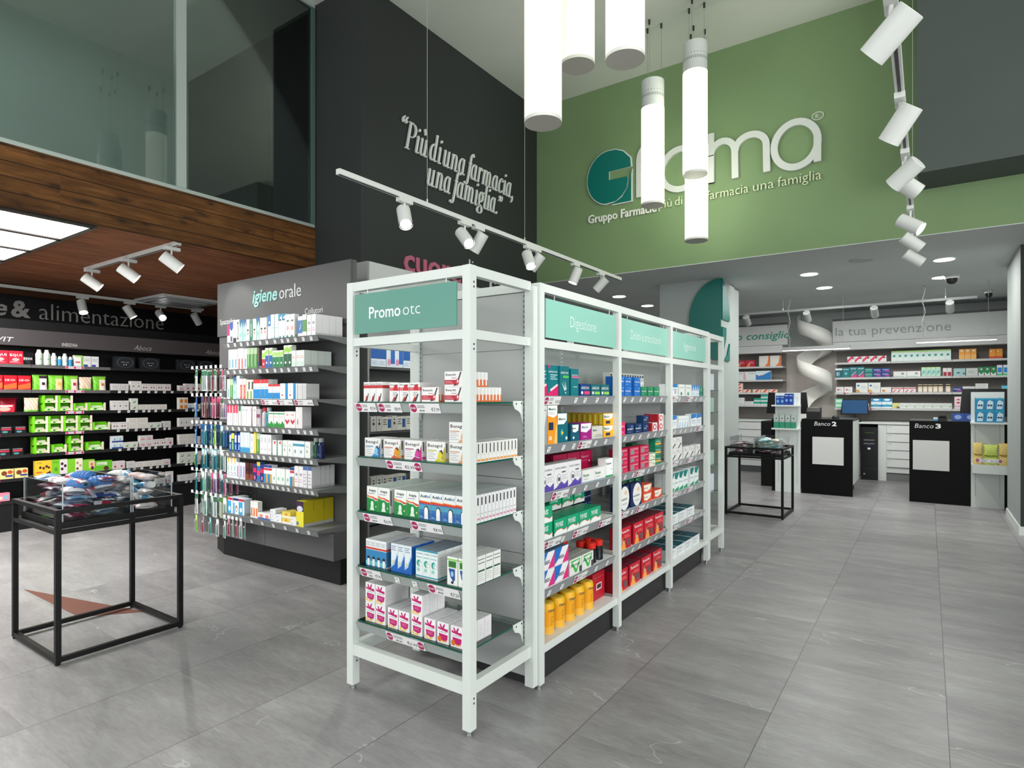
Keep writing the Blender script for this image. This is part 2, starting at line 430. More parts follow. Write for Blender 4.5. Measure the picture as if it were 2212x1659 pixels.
struct('wall_right', MB().box(6.0, FL, 0, 6.1, 8.05, 5.5, M_LOWCEIL).boxm(0.78, 8.05, 0, 6.0, 8.2, 2.98, M_DARK, {'-x': M_COLUMN})
       .box(0.78, 8.2, 0, 0.9, 9.3, 2.98, M_COLUMN).box(1.1, 9.3, 0, 1.2, 12.6, 2.98, M_LOWCEIL).box(0.9, 9.3, 0, 1.1, 9.36, 2.98, M_LOWCEIL))
struct('baseboard_right', MB().box(0.766, 8.036, 0, 0.78, 9.3, 0.09, M_WHITE).box(0.78, 8.036, 0, 6.0, 8.05, 0.09, M_WHITE))
struct('wall_bulkhead', MB().box(-0.08, 6.5, 3.42, 6.0, 7.05, 5.4, paint('bulkhead_grey', '4d5451')))
struct('wall_column', MB().box(-3.08, 8.09, 0, -2.24, 8.74, 2.98, M_COLUMN).box(-3.02, 8.74, 0, -2.27, 9.1, 2.98, M_COLUMN))

# mezzanine: timber fascia, slatted ceiling, glazed loft above it
struct('trim_fascia', MB().box(-5.20, FL, 2.72, -5.13, 3.93, 3.135, M_FASCIA))
struct('ceiling_timber', MB().box(-9.75, FL, 2.74, -5.20, 7.2, 2.80, M_WOODCEIL))
struct('floor_loft', MB().box(-9.75, FL, 2.80, -5.20, 3.93, 3.13, M_LOFTGREY))
struct('wall_loft', MB().box(-9.75, 3.95, 3.13, -5.13, 4.05, 5.4, M_DARK).box(-7.8, FL, 3.13, -7.7, 3.95, 5.4, M_LOFTGREY)
       .box(-9.75, FL, 5.4, -5.13, 4.05, 5.5, M_CEIL))
fr = mat('a9b4b0', 0.35, 0.3)
wf = struct('window_1', MB().box(-5.17, FL, 3.135, -5.125, 3.9, 3.165, fr).box(-5.17, 2.53, 3.165, -5.12, 2.61, 5.4, fr).box(-5.17, FL, 5.36, -5.12, 3.9, 5.4, fr).box(-5.16, 3.86, 3.165, -5.12, 3.9, 5.36, mat('4d625c', 0.4)))
pa = MB().box(-5.15, FL, 3.165, -5.142, 2.53, 5.36, M_PANE).build('window_pane', wf)
pa = MB().box(-5.15, 2.61, 3.165, -5.142, 3.86, 5.36, M_PANE).build('window_pane', wf)
# rust coloured floor inlay
inl = struct('trim_inlay', MB().add([(-5.49, 1.61, 0.0015), (-4.50, 1.61, 0.0015), (-4.25, 1.90, 0.0015)], [(0, 1, 2)], mat('6a4238', 0.45)))
inl.data.polygons[0].flip() if inl.data.polygons[0].normal.z < 0 else None

# backlit ceiling panels above the food shelving
gx = [-5.26, -5.9, -6.58, -7.26, -7.94]
lp = thing('ceiling_light_panel', 'large backlit white ceiling light with thin dark bars in the timber ceiling', 'ceiling light', (-6.6, 0.9, 2.74))
m = MB()
for x in gx: m.box(x + 6.6 - 0.028, -1.1, -0.03, x + 6.6 + 0.028, 1.08, 0.0, mat('2f2d2a', 0.5))
m.box(gx[-1] + 6.6, 1.06, -0.03, gx[0] + 6.6, 1.1, 0.0, mat('55524e', 0.4))
m.build('frame', lp)
for a, b2 in zip(gx, gx[1:]):
    MB().box(b2 + 6.6 + 0.028, -1.1, -0.02, a + 6.6 - 0.028, 1.06, -0.008, emit('fffef8', 7.0)).build('diffuser', lp)
l = bpy.data.lights.new('panel_light', 'AREA'); l.shape = 'RECTANGLE'; l.size = 2.6; l.size_y = 2.1; l.energy = 75; l.color = (1.0, 0.99, 0.96)
o = bpy.data.objects.new('panel_light', l); COL.objects.link(o); o.parent = lp; o.location = (0.0, -0.02, -0.035)
# air diffuser
ac = thing('air_vent', 'square white air vent in the timber ceiling above the shelving', 'air vent', (-8.43, 4.2, 2.74))
MB().box(-0.4, -0.4, -0.03, 0.4, 0.4, 0, mat('d4d6d6', 0.4)).build('frame', ac)
mm = MB()
for i, s in enumerate((0.33, 0.25, 0.17)): mm.box(-s, -s, -0.045 - 0.008 * i, s, s, -0.03 - 0.008 * i, mat('c2c4c4' if i % 2 else 'a2a4a4', 0.4))
mm.build('louvre', ac)

# ------------------------------------------------------------------ wall lettering
TXT_LIGHT = mat('d7dbd8', 0.45); LETT = mat('c9cdca', 0.45)
# dark wall (plane X = -4.45): local x -> +Y
def on_dark(y0, z0, slope=0.0): return lambda p: (-4.44 + p[2], y0 + p[0], z0 + p[1] + slope * p[0])
m = MB()
stroke_text(m, '<PiU di una farmacia,', 0.185, TXT_LIGHT, on_dark(4.38, 3.985), DIDONE, 0.135, 0.045, slant=0.22, depth=0.02, xs=0.90, tight=1.04)
stroke_text(m, 'una famiglia.>', 0.185, TXT_LIGHT, on_dark(4.80, 3.70), DIDONE, 0.135, 0.045, slant=0.22, depth=0.02, xs=0.90, tight=1.04)
tag(m.build('wall_quote_lettering'), 'raised grey italic serif quotation in two lines on the tall dark wall', 'lettering')
m = MB()
add_text(m, 'cuore', 0.36, mat('b8607a', 0.5), on_dark(4.47, 2.72), width=0.92, offset=0.02, extrude=0.02)
tag(m.build('pink_word_lettering'), 'pink word sign on the dark wall above the white end display', 'lettering')
m = MB()
add_text(m, 'di', 0.26, TXT_LIGHT, on_dark(5.46, 2.86), offset=-0.01, extrude=0.02)
add_text(m, 'lau', 0.3, TXT_LIGHT, on_dark(5.95, 2.72), width=0.55, offset=-0.015, extrude=0.02)
tag(m.build('small_word_lettering'), 'thin white words on dark wall right of the pink word', 'lettering')

# green wall (plane Y = 7.05): logo and slogan
def on_green(x0, z0): return lambda p: (x0 + p[0], 7.05 - 0.03 - p[2], z0 + p[1])
GR = 7.05
lg = thing('pharmacy_logo', 'big white and teal logo with letters on the green wall', 'sign', (-2.3, GR - 0.002, 4.1))
def GP(px, z, d=0.0): return (px + 2.3, -d, z - 4.1)
# emblem: disc with a straight right side, its hooked 7-shaped notch left open
R0 = 0.335; CX = -3.345; CZ = 4.215
disc = [(CX + 0.30 * math.cos(math.radians(a)), CZ + R0 * math.sin(math.radians(a))) for a in range(78, 262, 8)]
def emblem(grow, d0, d1, m, name, mask_hook=True):
    g = grow
    # upper-left body of the G
    out = [(-3.045 + g, 4.29 - g * 0.2)]
    out += [(-3.055 + g, 4.40 + g)] + [(-3.15 + g * .6, 4.50 + g), (-3.25, 4.545 + g)]
    out += [(CX + (0.303 + g) * math.cos(math.radians(a)), CZ + (R0 + g) * math.sin(math.radians(a))) for a in range(95, 271, 11)]
    out += [(-3.25, 3.895 - g), (-3.165, 3.95 - g), (-3.105, 4.03 - g * .3), (-3.085, 4.13), (-3.095, 4.175 - g * .2), (-3.344 - g * .2, 4.175 - g * .2), (-3.344 - g * .2, 4.285 + g * .2)]
    mb = MB().prism([GP(a, b, d0) for a, b in out], (0, -(d1 - d0), 0), m)
    tail = [(-3.041 + g, 4.25 + g), (-3.041 + g, 3.862 - g), (-3.30 - g, 3.862 - g), (-3.16, 3.93), (-3.075, 4.05)]
    mb.prism([GP(a, b, d0) for a, b in tail], (0, -(d1 - d0), 0), m)
    return mb
emblem(0.012, 0.0, 0.03, mat('cfd8d4', 0.4), 'a').build('emblem_rim', lg)
emblem(0.0, 0.03, 0.036, mat('0a6a62', 0.3), 'b').build('emblem_face', lg)
# letters  f a r m a  as thick round strokes
def letters():
    mb = MB(); th = 0.072; K = [0]
    def st(pts):
        K[0] += 1; e = 0.0006 * K[0]
        vs, fs = ribbon(pts, lambda a, b, t: th)
        n = len(pts); P = [GP(x, z, 0.0) for x, z in vs]; Q = [GP(x, z, 0.03 + e) for x, z in vs]
        mb.add(Q, fs, LETT)
        N2 = 2 * n; fs2 = []
        for i in range(n - 1): fs2 += [(2 * i, N2 + 2 * i, N2 + 2 * i + 2, 2 * i + 2), (2 * i + 1, 2 * i + 3, N2 + 2 * i + 3, N2 + 2 * i + 1)]
        fs2 += [(0, 1, N2 + 1, N2), (2 * n - 1, 2 * n - 2, N2 + 2 * n - 2, N2 + 2 * n - 1)]
        mb.add(P + Q, fs2, LETT)
    B = 3.885; X = 0.48
    st([(-2.94, B), (-2.94, 4.34)] + arc(-2.80, 4.34, 0.14, 0.17, 180, 70, 8)); st([(-2.94, 4.24), (-2.76, 4.24)])          # f
    st(arc(-2.42, B + X / 2, 0.235, X / 2, 0, 360, 30)); st([(-2.19, B + X), (-2.19, B)])                                   # a
    st([(-2.06, B), (-2.06, B + X + 0.09)])
    st([(-2.06, B), (-2.06, 4.20)] + arc(-1.93, 4.19, 0.135, 0.145, 180, 0, 12) + [(-1.79, B)])                              # m
    st([(-1.79, 4.19)] + arc(-1.625, 4.19, 0.165, 0.145, 180, 0, 12) + [(-1.455, B)])
    st(arc(-1.165, B + X / 2 - 0.01, 0.215, X / 2, 0, 360, 32)); st([(-0.955, 4.16), (-0.955, B)])                          # a
    return mb
letters().build('letters', lg)
m = MB(); pl = lambda x0, z0: (lambda p: GP(x0 + p[0], z0 + p[1], 0.004 + p[2]))
m.prism([GP(-0.955 + 0.06 * math.cos(a * PI / 12), 4.372 + 0.045 * math.sin(a * PI / 12), 0.002) for a in range(24)], (0, -0.008, 0), LETT)
m.prism([GP(-0.955 + 0.05 * math.cos(a * PI / 12), 4.372 + 0.036 * math.sin(a * PI / 12), 0.011) for a in range(24)], (0, -0.002, 0), M_GREEN)
add_text(m, 'R', 0.06, LETT, lambda p: GP(-0.975 + p[0], 4.35 + p[1], 0.015 + p[2]))
m.build('registered_mark', lg)
pl = lambda x0, z0: (lambda p: GP(x0 + p[0], z0 + p[1], 0.014 + p[2]))
m = MB(); add_text(m, 'Gruppo Farmacie', 0.15, mat('e4e6df', 0.4), pl(-3.648, 3.675), width=0.93, offset=0.018, extrude=0.05); m.build('slogan_bold', lg)
for wd, x0, x1 in (('più', -2.69, -2.53), ('di', -2.49, -2.40), ('una', -2.35, -2.16), ('farmacia', -2.11, -1.65), ('una', -1.60, -1.385), ('famiglia', -1.345, -0.92)):
    m = MB(); add_text(m, wd, 0.15, mat('cfd8b8', 0.4), pl(x0, 3.70), width=x1 - x0, offset=-0.008, extrude=0.05); m.build('slogan_word', lg)

# emblem wrapped round the column corner
ce = thing('column_emblem', 'large teal rounded emblem wrapped around the corner of grey column', 'sign', (-2.24, 8.09, 2.44))
TEAL = mat('0b6a60', 0.3)
half = [(-0.42 * math.sin(math.radians(a)), 0.54 * math.cos(math.radians(a))) for a in range(0, 181, 9)]
MB().prism([(x - 0.0, -0.03, z) for x, z in half], (0, 0.03, 0), TEAL).build('emblem_left', ce)
up = [(0.0, 0.54), (0.08, 0.50), (0.2, 0.40), (0.31, 0.22), (0.35, 0.03), (0.35, 0.0), (0.0, 0.0)]
lo = [(0.0, -0.10), (0.18, -0.10), (0.17, -0.25), (0.08, -0.38), (0.0, -0.43)]
tl = [(0.35, -0.30), (0.35, -0.54), (0.10, -0.54), (0.24, -0.46)]
m = MB()
for pts in (up, lo, tl): m.prism([(0.0, y, z) for y, z in pts], (0.02, 0, 0), TEAL)
m.build('emblem_right', ce)

# left food wall lettering on the far left wall (plane X = -9.75)
def on_left(y0, z0): return lambda p: (-9.715 + p[2], y0 + p[0], z0 + p[1])
m = MB(); SG = mat('b4b0ae', 0.5)
s = 9.75 / 8.2
def LY(y): return y * s  # the same sight lines carried back to the wall
add_text(m, 'salute', 0.30, SG, on_left(1.86, 2.46), width=0.82, offset=0.015, shear=0.25, extrude=0.02)
add_text(m, '&', 0.30, SG, on_left(2.72, 2.46), offset=0.03, extrude=0.02)
add_text(m, 'alimentazione', 0.32, SG, on_left(3.02, 2.45), width=1.58, offset=-0.012, extrude=0.02)
tag(m.build('food_wall_lettering'), 'grey lettering high on the black wall above the food shelving', 'lettering')
struct('trim_sign_band', MB().box(-9.75, FL, 2.36, -9.73, 7.2, 2.74, M_BLACK))

# ------------------------------------------------------------------ lamps
BODY = mat('d9dbd8', 0.4)
def spot(px, py, z, aim, name_label, group, lamp=True, BODY=BODY, energy=26, col=(1.0, 0.97, 0.9), stem=0.1, size=1.0, lit=True, cone=62):
    """spotlight hung from a track whose underside is at height z; aim = direction of its beam"""
    t = thing('track_spotlight', name_label, 'spotlight', (px, py, z), 0, group)
    MB().box(-0.022, -0.065, -0.028, 0.022, 0.065, 0, BODY).build('track_adapter', t)
    d = Vector(aim).normalized(); c = Vector((0, 0, -stem - 0.03))
    MB().tube((0, 0, -0.028), (0, 0, -stem - 0.02), 0.008, BODY, 8).build('stem', t)
    L2 = 0.085 * size; r = 0.05 * size
    h = MB().tube(c - d * L2, c + d * L2, r, BODY, 24, caps=False)
    h.tube(c - d * L2, c - d * (L2 + 0.002), r, BODY, 24, r1=r * 0.9)
    h.tube(c + d * (L2 - 0.012), c + d * (L2 - 0.010), r * 0.99, mat('2a2a2a', 0.4), 24)
    h.build('lamp_head', t)
    MB().tube(c + d * (L2 - 0.009), c + d * (L2 - 0.006), r * 0.82, emit('ffffff', 9.0) if lit else emit('ffffff', 1.0), 20).build('lens', t)
    if lamp:
        l = bpy.data.lights.new('spot_beam', 'SPOT'); l.energy = energy; l.color = col
        l.spot_size = math.radians(cone); l.spot_blend = 0.6; l.shadow_soft_size = 0.04
        o = bpy.data.objects.new('spot_beam', l); COL.objects.link(o); o.parent = t
        o.location = c + d * (L2 + 0.01)
        o.rotation_euler = d.to_track_quat('-Z', 'Y').to_euler()
    return t
def track(name, p0, p1, label, wires=(), ceil=5.4, h=0.035, dark=False):
    mid = [(a + b) / 2 for a, b in zip(p0, p1)]
    t = thing(name, label, 'light track', tuple(mid))
    a = Vector(p0) - Vector(mid); b = Vector(p1) - Vector(mid)
    alongx = abs(b.x - a.x) > abs(b.y - a.y); w = 0.018
    m = MB()
    body = mat('6f7272', 0.5) if dark else BODY
    lo, hi = ((min(a.x, b.x), -w), (max(a.x, b.x), w)) if alongx else ((-w, min(a.y, b.y)), (w, max(a.y, b.y)))
    m.box(lo[0], lo[1], 0, hi[0], hi[1], h, body).build('rail', t)
    g = 0.007
    m = MB()
    if alongx: m.box(lo[0] + .01, -g, -0.0015, hi[0] - .01, g, 0.0, mat('3a3a3a', 0.5))
    else: m.box(-g, lo[1] + .01, -0.0015, g, hi[1] - .01, 0.0, mat('3a3a3a', 0.5))
    m.build('groove', t)
    for wv in wires:
        q = (wv - mid[0], 0) if alongx else (0, wv - mid[1])
        MB().tube((q[0], q[1], h), (q[0], q[1], ceil - mid[2]), 0.0022, mat('9da3a0', 0.4), 6).tube((q[0], q[1], h), (q[0], q[1], h + 0.03), 0.006, BODY, 8).build('suspension_wire', t)
    return t
track('light_track', (-3.12, 2.55, 2.85), (-3.12, 6.87, 2.85), 'long white light track hung on wires across the dark wall', wires=(3.39, 4.73))
track('light_track', (-0.11, 1.2, 2.85), (-0.11, 6.95, 2.85), 'white light track hanging overhead at the right before the green wall', wires=(1.6, 6.2))
track('light_track', (-7.1, 2.60, 2.705), (-5.22, 2.60, 2.705), 'short white light track under the timber ceiling with three lamps')
track('light_track', (-8.84, 1.2, 2.69), (-8.84, 4.75, 2.69), 'white light track on timber ceiling before the food wall lettering')
track('light_track', (-2.6, 10.35, 2.76), (0.55, 10.35, 2.76), 'grey light track under the low ceiling by the far counters', dark=True, wires=(-1.9, 0.2), ceil=2.98)
POSN = ['first', 'second', 'third', 'fourth', 'fifth', 'sixth', 'seventh', 'eighth', 'ninth', 'tenth']
main = [(3.15, (0.55, -0.38, -0.9), 1), (3.84, (0.7, -0.2, -0.72), 1), (4.02, (-0.6, -0.1, -0.9), 0), (4.80, (0.5, -0.3, -0.9), 1), (4.93, (-0.7, -0.2, -0.9), 0),
        (5.72, (-0.3, -0.2, -0.9), 0), (6.33, (-0.75, -0.1, -0.75), 0)]
for i, (y, aim, lit) in enumerate(main):
    spot(-3.12, y, 2.85, aim, 'white track spotlight before the dark wall, %s from the left' % POSN[i], 'spotlights on the hung track', energy=30)
right = [(2.55, (-0.75, 0.3, -0.62)), (3.42, (-0.55, 0.3, -0.72)), (4.20, (-0.75, 0.35, -0.55)), (4.42, (0.7, 0.3, -0.6)), (5.45, (0.75, -0.2, -0.55)), (6.1, (0.7, 0.2, -0.6)), (6.8, (0.7, 0.2, -0.5))]
for i, (y, aim) in enumerate(right):
    spot(-0.11, y, 2.85, aim, 'white spotlight on the right overhead track, %s from nearest end' % POSN[i], 'spotlights on the right track', energy=26, lamp=i != 3)
for i, x in enumerate((-6.95, -6.15, -5.35)):
    spot(x, 2.60, 2.705, (0.35, 0.75, -0.62), 'white spotlight under the timber ceiling, %s of three from the left' % POSN[i], 'spotlights under timber ceiling', energy=7)
for i, (y, aim) in enumerate(((2.3, (0.6, -0.1, -1)), (3.2, (0.5, 0.0, -1)), (3.75, (0.3, 0.5, -0.9)), (4.15, (0.85, -0.1, -0.5)), (4.65, (-0.2, 0.6, -0.8)))):
    spot(-8.84, y, 2.69, aim, 'white spotlight before the food wall lettering, %s from the left' % POSN[i], 'spotlights by the food wall', energy=34)
for i, x in enumerate((-2.45, -1.55, -0.65, 0.25)):
    spot(x, 10.35, 2.76, (0.05, 0.75, -0.6), 'grey spotlight near the prevention lettering, %s from the left' % POSN[i], 'spotlights by the counters', energy=16, stem=0.06, BODY=mat('8f9291', 0.45))

def pendant(x, y, zb, label, glow=3.2):
    L2 = 1.32; cap = 0.29; r = 0.12
    t = thing('pendant_lamp', label, 'pendant lamp', (x, y, zb), 0, 'tube pendant lamps')
    MB().tube((0, 0, 0.02), (0, 0, L2 - cap), r, emit('f4f6e2', glow), 40, caps=False).build('diffuser', t)
    MB().tube((0, 0, 0), (0, 0, 0.022), r * 1.005, mat('e8e8e2', 0.4), 40, mcap=mat('b4b1aa', 0.5)).build('end_cap', t)
    m = MB().tube((0, 0, L2 - cap), (0, 0, L2), r * 1.0, mat('d3d8d4', 0.4), 40)
    for row in range(2):
        for k in range(40 if row == 0 else 24):
            a = 2 * PI * k / (40 if row == 0 else 24)
            x0, y0 = math.cos(a), math.sin(a); z0 = L2 - cap + 0.10 + row * 0.055; h = 0.03 if row == 0 else 0.01
            rr = r * 1.004; w = 0.003
            m.add([(x0 * rr - y0 * w, y0 * rr + x0 * w, z0), (x0 * rr + y0 * w, y0 * rr - x0 * w, z0), (x0 * rr + y0 * w, y0 * rr - x0 * w, z0 + h), (x0 * rr - y0 * w, y0 * rr + x0 * w, z0 + h)], [(1, 0, 3, 2)], mat('6e716f', 0.5))
    m.build('vented_cap', t)
    for k in range(3):
        a = 2 * PI * k / 3 + 0.5
        px, py = 0.09 * math.cos(a), 0.09 * math.sin(a)
        MB().tube((px, py, L2), (px, py, 5.4 - zb), 0.0022, mat('8f938f', 0.4), 6).tube((px, py, 5.4 - zb - 0.05), (px, py, 5.4 - zb), 0.011, mat('2d2d2d', 0.5), 8).build('suspension_wire', t)
    return t
pendant(-2.03, 3.29, 3.17, 'glowing tube pendant lamp, lowest of the large three at the top', .5)
pendant(-2.06, 3.81, 3.78, 'glowing tube pendant lamp, middle of the large three at the top', .5)
pendant(-1.54, 3.46, 3.50, 'glowing tube pendant lamp, rightmost of the large three at the top', .5)
pendant(-2.42, 6.15, 3.46, 'glowing tube pendant lamp covering the start of the wall logo')
pendant(-1.94, 6.07, 3.66, 'glowing tube pendant lamp with visible vented cap over logo centre')
pendant(-2.07, 6.52, 3.11, 'glowing tube pendant lamp hanging lowest, partly behind another')

dl = [(-3.95, 8.65), (-3.95, 9.8), (-1.245, 8.455), (-1.22, 9.62), (0.15, 8.42), (0.14, 9.66)]
dn = ['recessed ceiling light left of the column, nearer one', 'recessed ceiling light left of the column, farther one', 'recessed ceiling light above the second counter, nearer one',
      'recessed ceiling light above the second counter, farther one', 'recessed ceiling light above the third counter, nearer one', 'recessed ceiling light beside the small dome camera']
for (x, y), lab in zip(dl, dn):
    t = thing('recessed_ceiling_light', lab, 'ceiling light', (x, y, 2.98), 0, 'round recessed lights')
    MB().tube((0, 0, -0.006), (0, 0, 0.0), 0.115, mat('d8dad8', 0.4), 32).build('trim_ring', t)
    MB().tube((0, 0, -0.009), (0, 0, -0.006), 0.098, emit('ffffff', 6.0), 32).build('diffuser', t)
    l = bpy.data.lights.new('downlight_beam', 'AREA'); l.shape = 'DISK'; l.size = 0.19; l.energy = 14; l.color = (1, 0.99, 0.95)
    o = bpy.data.objects.new('downlight_beam', l); COL.objects.link(o); o.parent = t; o.location = (0, 0, -0.012)
t = thing('loudspeaker_grille', 'flat round speaker grille in the low ceiling near its edge', 'loudspeaker', (-0.63, 7.93, 2.98))
MB().tube((0, 0, -0.008), (0, 0, 0), 0.12, mat('a8aaa8', 0.5), 32).build('grille', t)
def cctv(x, y, z, label, nm, r=0.06, mount='c'):
    t = thing('security_camera', label, 'camera', (x, y, z))
    MB().lathe([(r * 1.1, 0), (r * 1.1, -0.03), (r * 0.95, -0.05)], mat('c9cbca', 0.4), 20).build('housing', t)
    MB().lathe([(r * 0.9, -0.05), (r * 0.8, -0.09), (r * 0.45, -0.115), (r * .1, -0.122)], mat('1c1c1e', 0.15), 20).build('dome', t)
cctv(0.25, 9.55, 2.98, 'dark dome security camera on the low ceiling beside a recessed light', 'a', 0.075)
cctv(0.73, 11.2, 2.98, 'small white security camera on ceiling near the far right corner', 'b', 0.05)
def bar_lamp(x0, x1, y, z, label):
    t = thing('linear_pendant_lamp', label, 'pendant lamp', ((x0 + x1) / 2, y, z), 0, 'linear lamps over the counters')
    w = (x1 - x0) / 2
    MB().box(-w, -0.04, 0.010, w, 0.04, 0.06, mat('777978', 0.5)).build('housing', t)
    MB().box(-w + .005, -0.036, 0.002, w - .005, 0.036, 0.010, emit('ffffff', 2.0)).build('diffuser', t)
    for s in (-0.8, 0.8):
        MB().tube((w * s, 0, 0.07), (w * s, 0, 2.98 - z), 0.002, mat('6a6a6a', 0.5), 6).build('suspension_wire', t)
    m = MB()
    pts = [(-w * 0.8 + 0.02 * math.sin(k * 1.3), 0, 0.07 + (2.91 - z) * k / 12) for k in range(13)]
    for a, b in zip(pts, pts[1:]): m.tube(a, b, 0.003, mat('8a8c8c', 0.5), 6, caps=False)
    m.build('cable', t)
bar_lamp(-1.88, -0.95, 10.2, 2.13, 'slim linear pendant lamp before the white spiral chute')
bar_lamp(-0.14, 0.75, 10.2, 2.17, 'slim linear pendant lamp in front of the right far shelves')
# ------------------------------------------------------------------ shop fixtures
MAG = mat('b0205f', 0.5)
def tag_mesh():
    m = MB().box(-0.015, -0.001, -0.015, 0.015, 0.0, 0.015, WHT)
    for z, a, b, c in ((0.006, -.011, .009, 'a0a0a2'), (0.001, -.011, .004, 'b0b0b2'), (-0.010, 0.0, .012, '5a5a5c')): m.add([(a, -0.0014, z), (b, -0.0014, z), (b, -0.0014, z + .0035), (a, -0.0014, z + .0035)], [(0, 1, 2, 3)], mat(c))
    return m.mesh('price_tag')
TAG = tag_mesh()
PROMO = {}
def promo_mesh(price, w=0.15, h=0.045, double=False, lines=('offerta',), old='€9,90'):
    key = (price, w, h, double)
    if key in PROMO: return PROMO[key]
    m = MB().box(-w / 2, -0.001, -h / 2, w / 2, 0.0, h / 2, mat('ecebec', 0.4))
    P = lambda p: (p[0], -0.0014 - p[2], p[1])
    def disc(cx):
        m.add([(cx + h * 0.44 * math.cos(a * PI / 10), -0.0014, h * 0.44 * math.sin(a * PI / 10)) for a in range(20)], [tuple(range(20))], MAG)
        add_text(m, 'PROMO', h * 0.3, WHT, lambda p: (cx + p[0], -0.0018, p[1] - h * 0.1), align='c', width=h * 0.74, offset=0.02, res=1)
    disc(-w / 2 + h * 0.5)
    if double: disc(w / 2 - h * 0.5)
    x1 = w / 2 - (h if double else 0.004)
    add_text(m, price, h * 0.52, BLK, lambda p: (x1 + p[0], -0.0018, -h * 0.30 + p[1]), align='r', width=w * 0.26, res=1)
    x0 = -w / 2 + h * 1.08
    for k in range(2):
        m.add([(x0, -0.0016, h * (0.22 - 0.17 * k)), (x0 + w * 0.24, -0.0016, h * (0.22 - 0.17 * k)), (x0 + w * 0.24, -0.0016, h * (0.30 - 0.17 * k)), (x0, -0.0016, h * (0.30 - 0.17 * k))], [(0, 1, 2, 3)], mat('8a8a90'))
    add_text(m, old, h * 0.3, BLK, lambda p: (x0 + w * .05 + p[0], -0.0018, -h * 0.36 + p[1]), width=w * 0.16, res=1, offset=0.01)
    m.add([(x0 + w * .04, -0.002, -h * .27), (x0 + w * .22, -0.002, -h * .22), (x0 + w * .22, -0.002, -h * .20), (x0 + w * .04, -0.002, -h * .25)], [(0, 1, 2, 3)], BLK)
    PROMO[key] = m.mesh('promo_tag')
    return PROMO[key]
def strip(parent, x0, x1, y, z, tags=(), promos=(), col=None, h=0.036, tilt=0.35, name='price_strip', tagm=None):
    """label strip under a shelf edge; tags = x of small cards; promos = (x, mesh)"""
    m = MB().box(x0, -0.003, -h / 2, x1, 0.0, h / 2, col or STRIP).box(x0, -0.005, h / 2 - 0.003, x1, 0.0, h / 2, col or STRIP).box(x0, -0.005, -h / 2, x1, 0.0, -h / 2 + 0.003, col or STRIP)
    s = m.build(name, parent, (0, y, z - h / 2), rot=(tilt, 0, 0))
    for i, x in enumerate(tags): link('price_tag', tagm or TAG, s, (x, -0.0052, 0))
    for x, pm in promos: link('promo_tag', pm, s, (x, -0.0056, 0))
    return s
def spaced(a, b, n, jit=0.02): return [a + (b - a) * (i + 0.5) / n + random.uniform(-jit, jit) for i in range(n)]
def slots(m, x, y, z0, z1, nrm='-y', pitch=0.025, w=0.004, h=0.013, k=2):
    """column of dark slots drawn into an upright; nrm = face direction"""
    dk = mat('3c3f40', 0.6)
    z = z0
    while z < z1:
        for s in ((-0.006, 0.006) if k == 2 else (0,)):
            if nrm == '-y': m.add([(x + s - w / 2, y, z), (x + s + w / 2, y, z), (x + s + w / 2, y, z + h), (x + s - w / 2, y, z + h)], [(0, 1, 2, 3)], dk)
            else: m.add([(x, y + s - w / 2, z), (x, y + s + w / 2, z), (x, y + s + w / 2, z + h), (x, y + s - w / 2, z + h)], [(0, 1, 2, 3)], dk)
        z += pitch
def screws(m, x, y, zs, nrm):
    dk = mat('2f3030', 0.5)
    for z in zs:
        if nrm == '+x': m.add([(x, y + 0.005 * math.cos(a * PI / 4), z + 0.005 * math.sin(a * PI / 4)) for a in range(8)], [tuple(range(8))], dk)
        else: m.add([(x + 0.005 * math.cos(a * PI / 4), y, z + 0.005 * math.sin(a * PI / 4)) for a in range(8)], [tuple(range(7, -1, -1))], dk)
TEALSIGN = mat('8fcabb', 0.35); TEALSIGN2 = mat('5f9689', 0.35)
def foot(m, x, y):
    for k, (r, z) in enumerate(((0.014, 0.0), (0.010, 0.008), (0.014, 0.014), (0.010, 0.020))): m.tube((x, y, z), (x, y, z + 0.008), r, STEEL, 10)

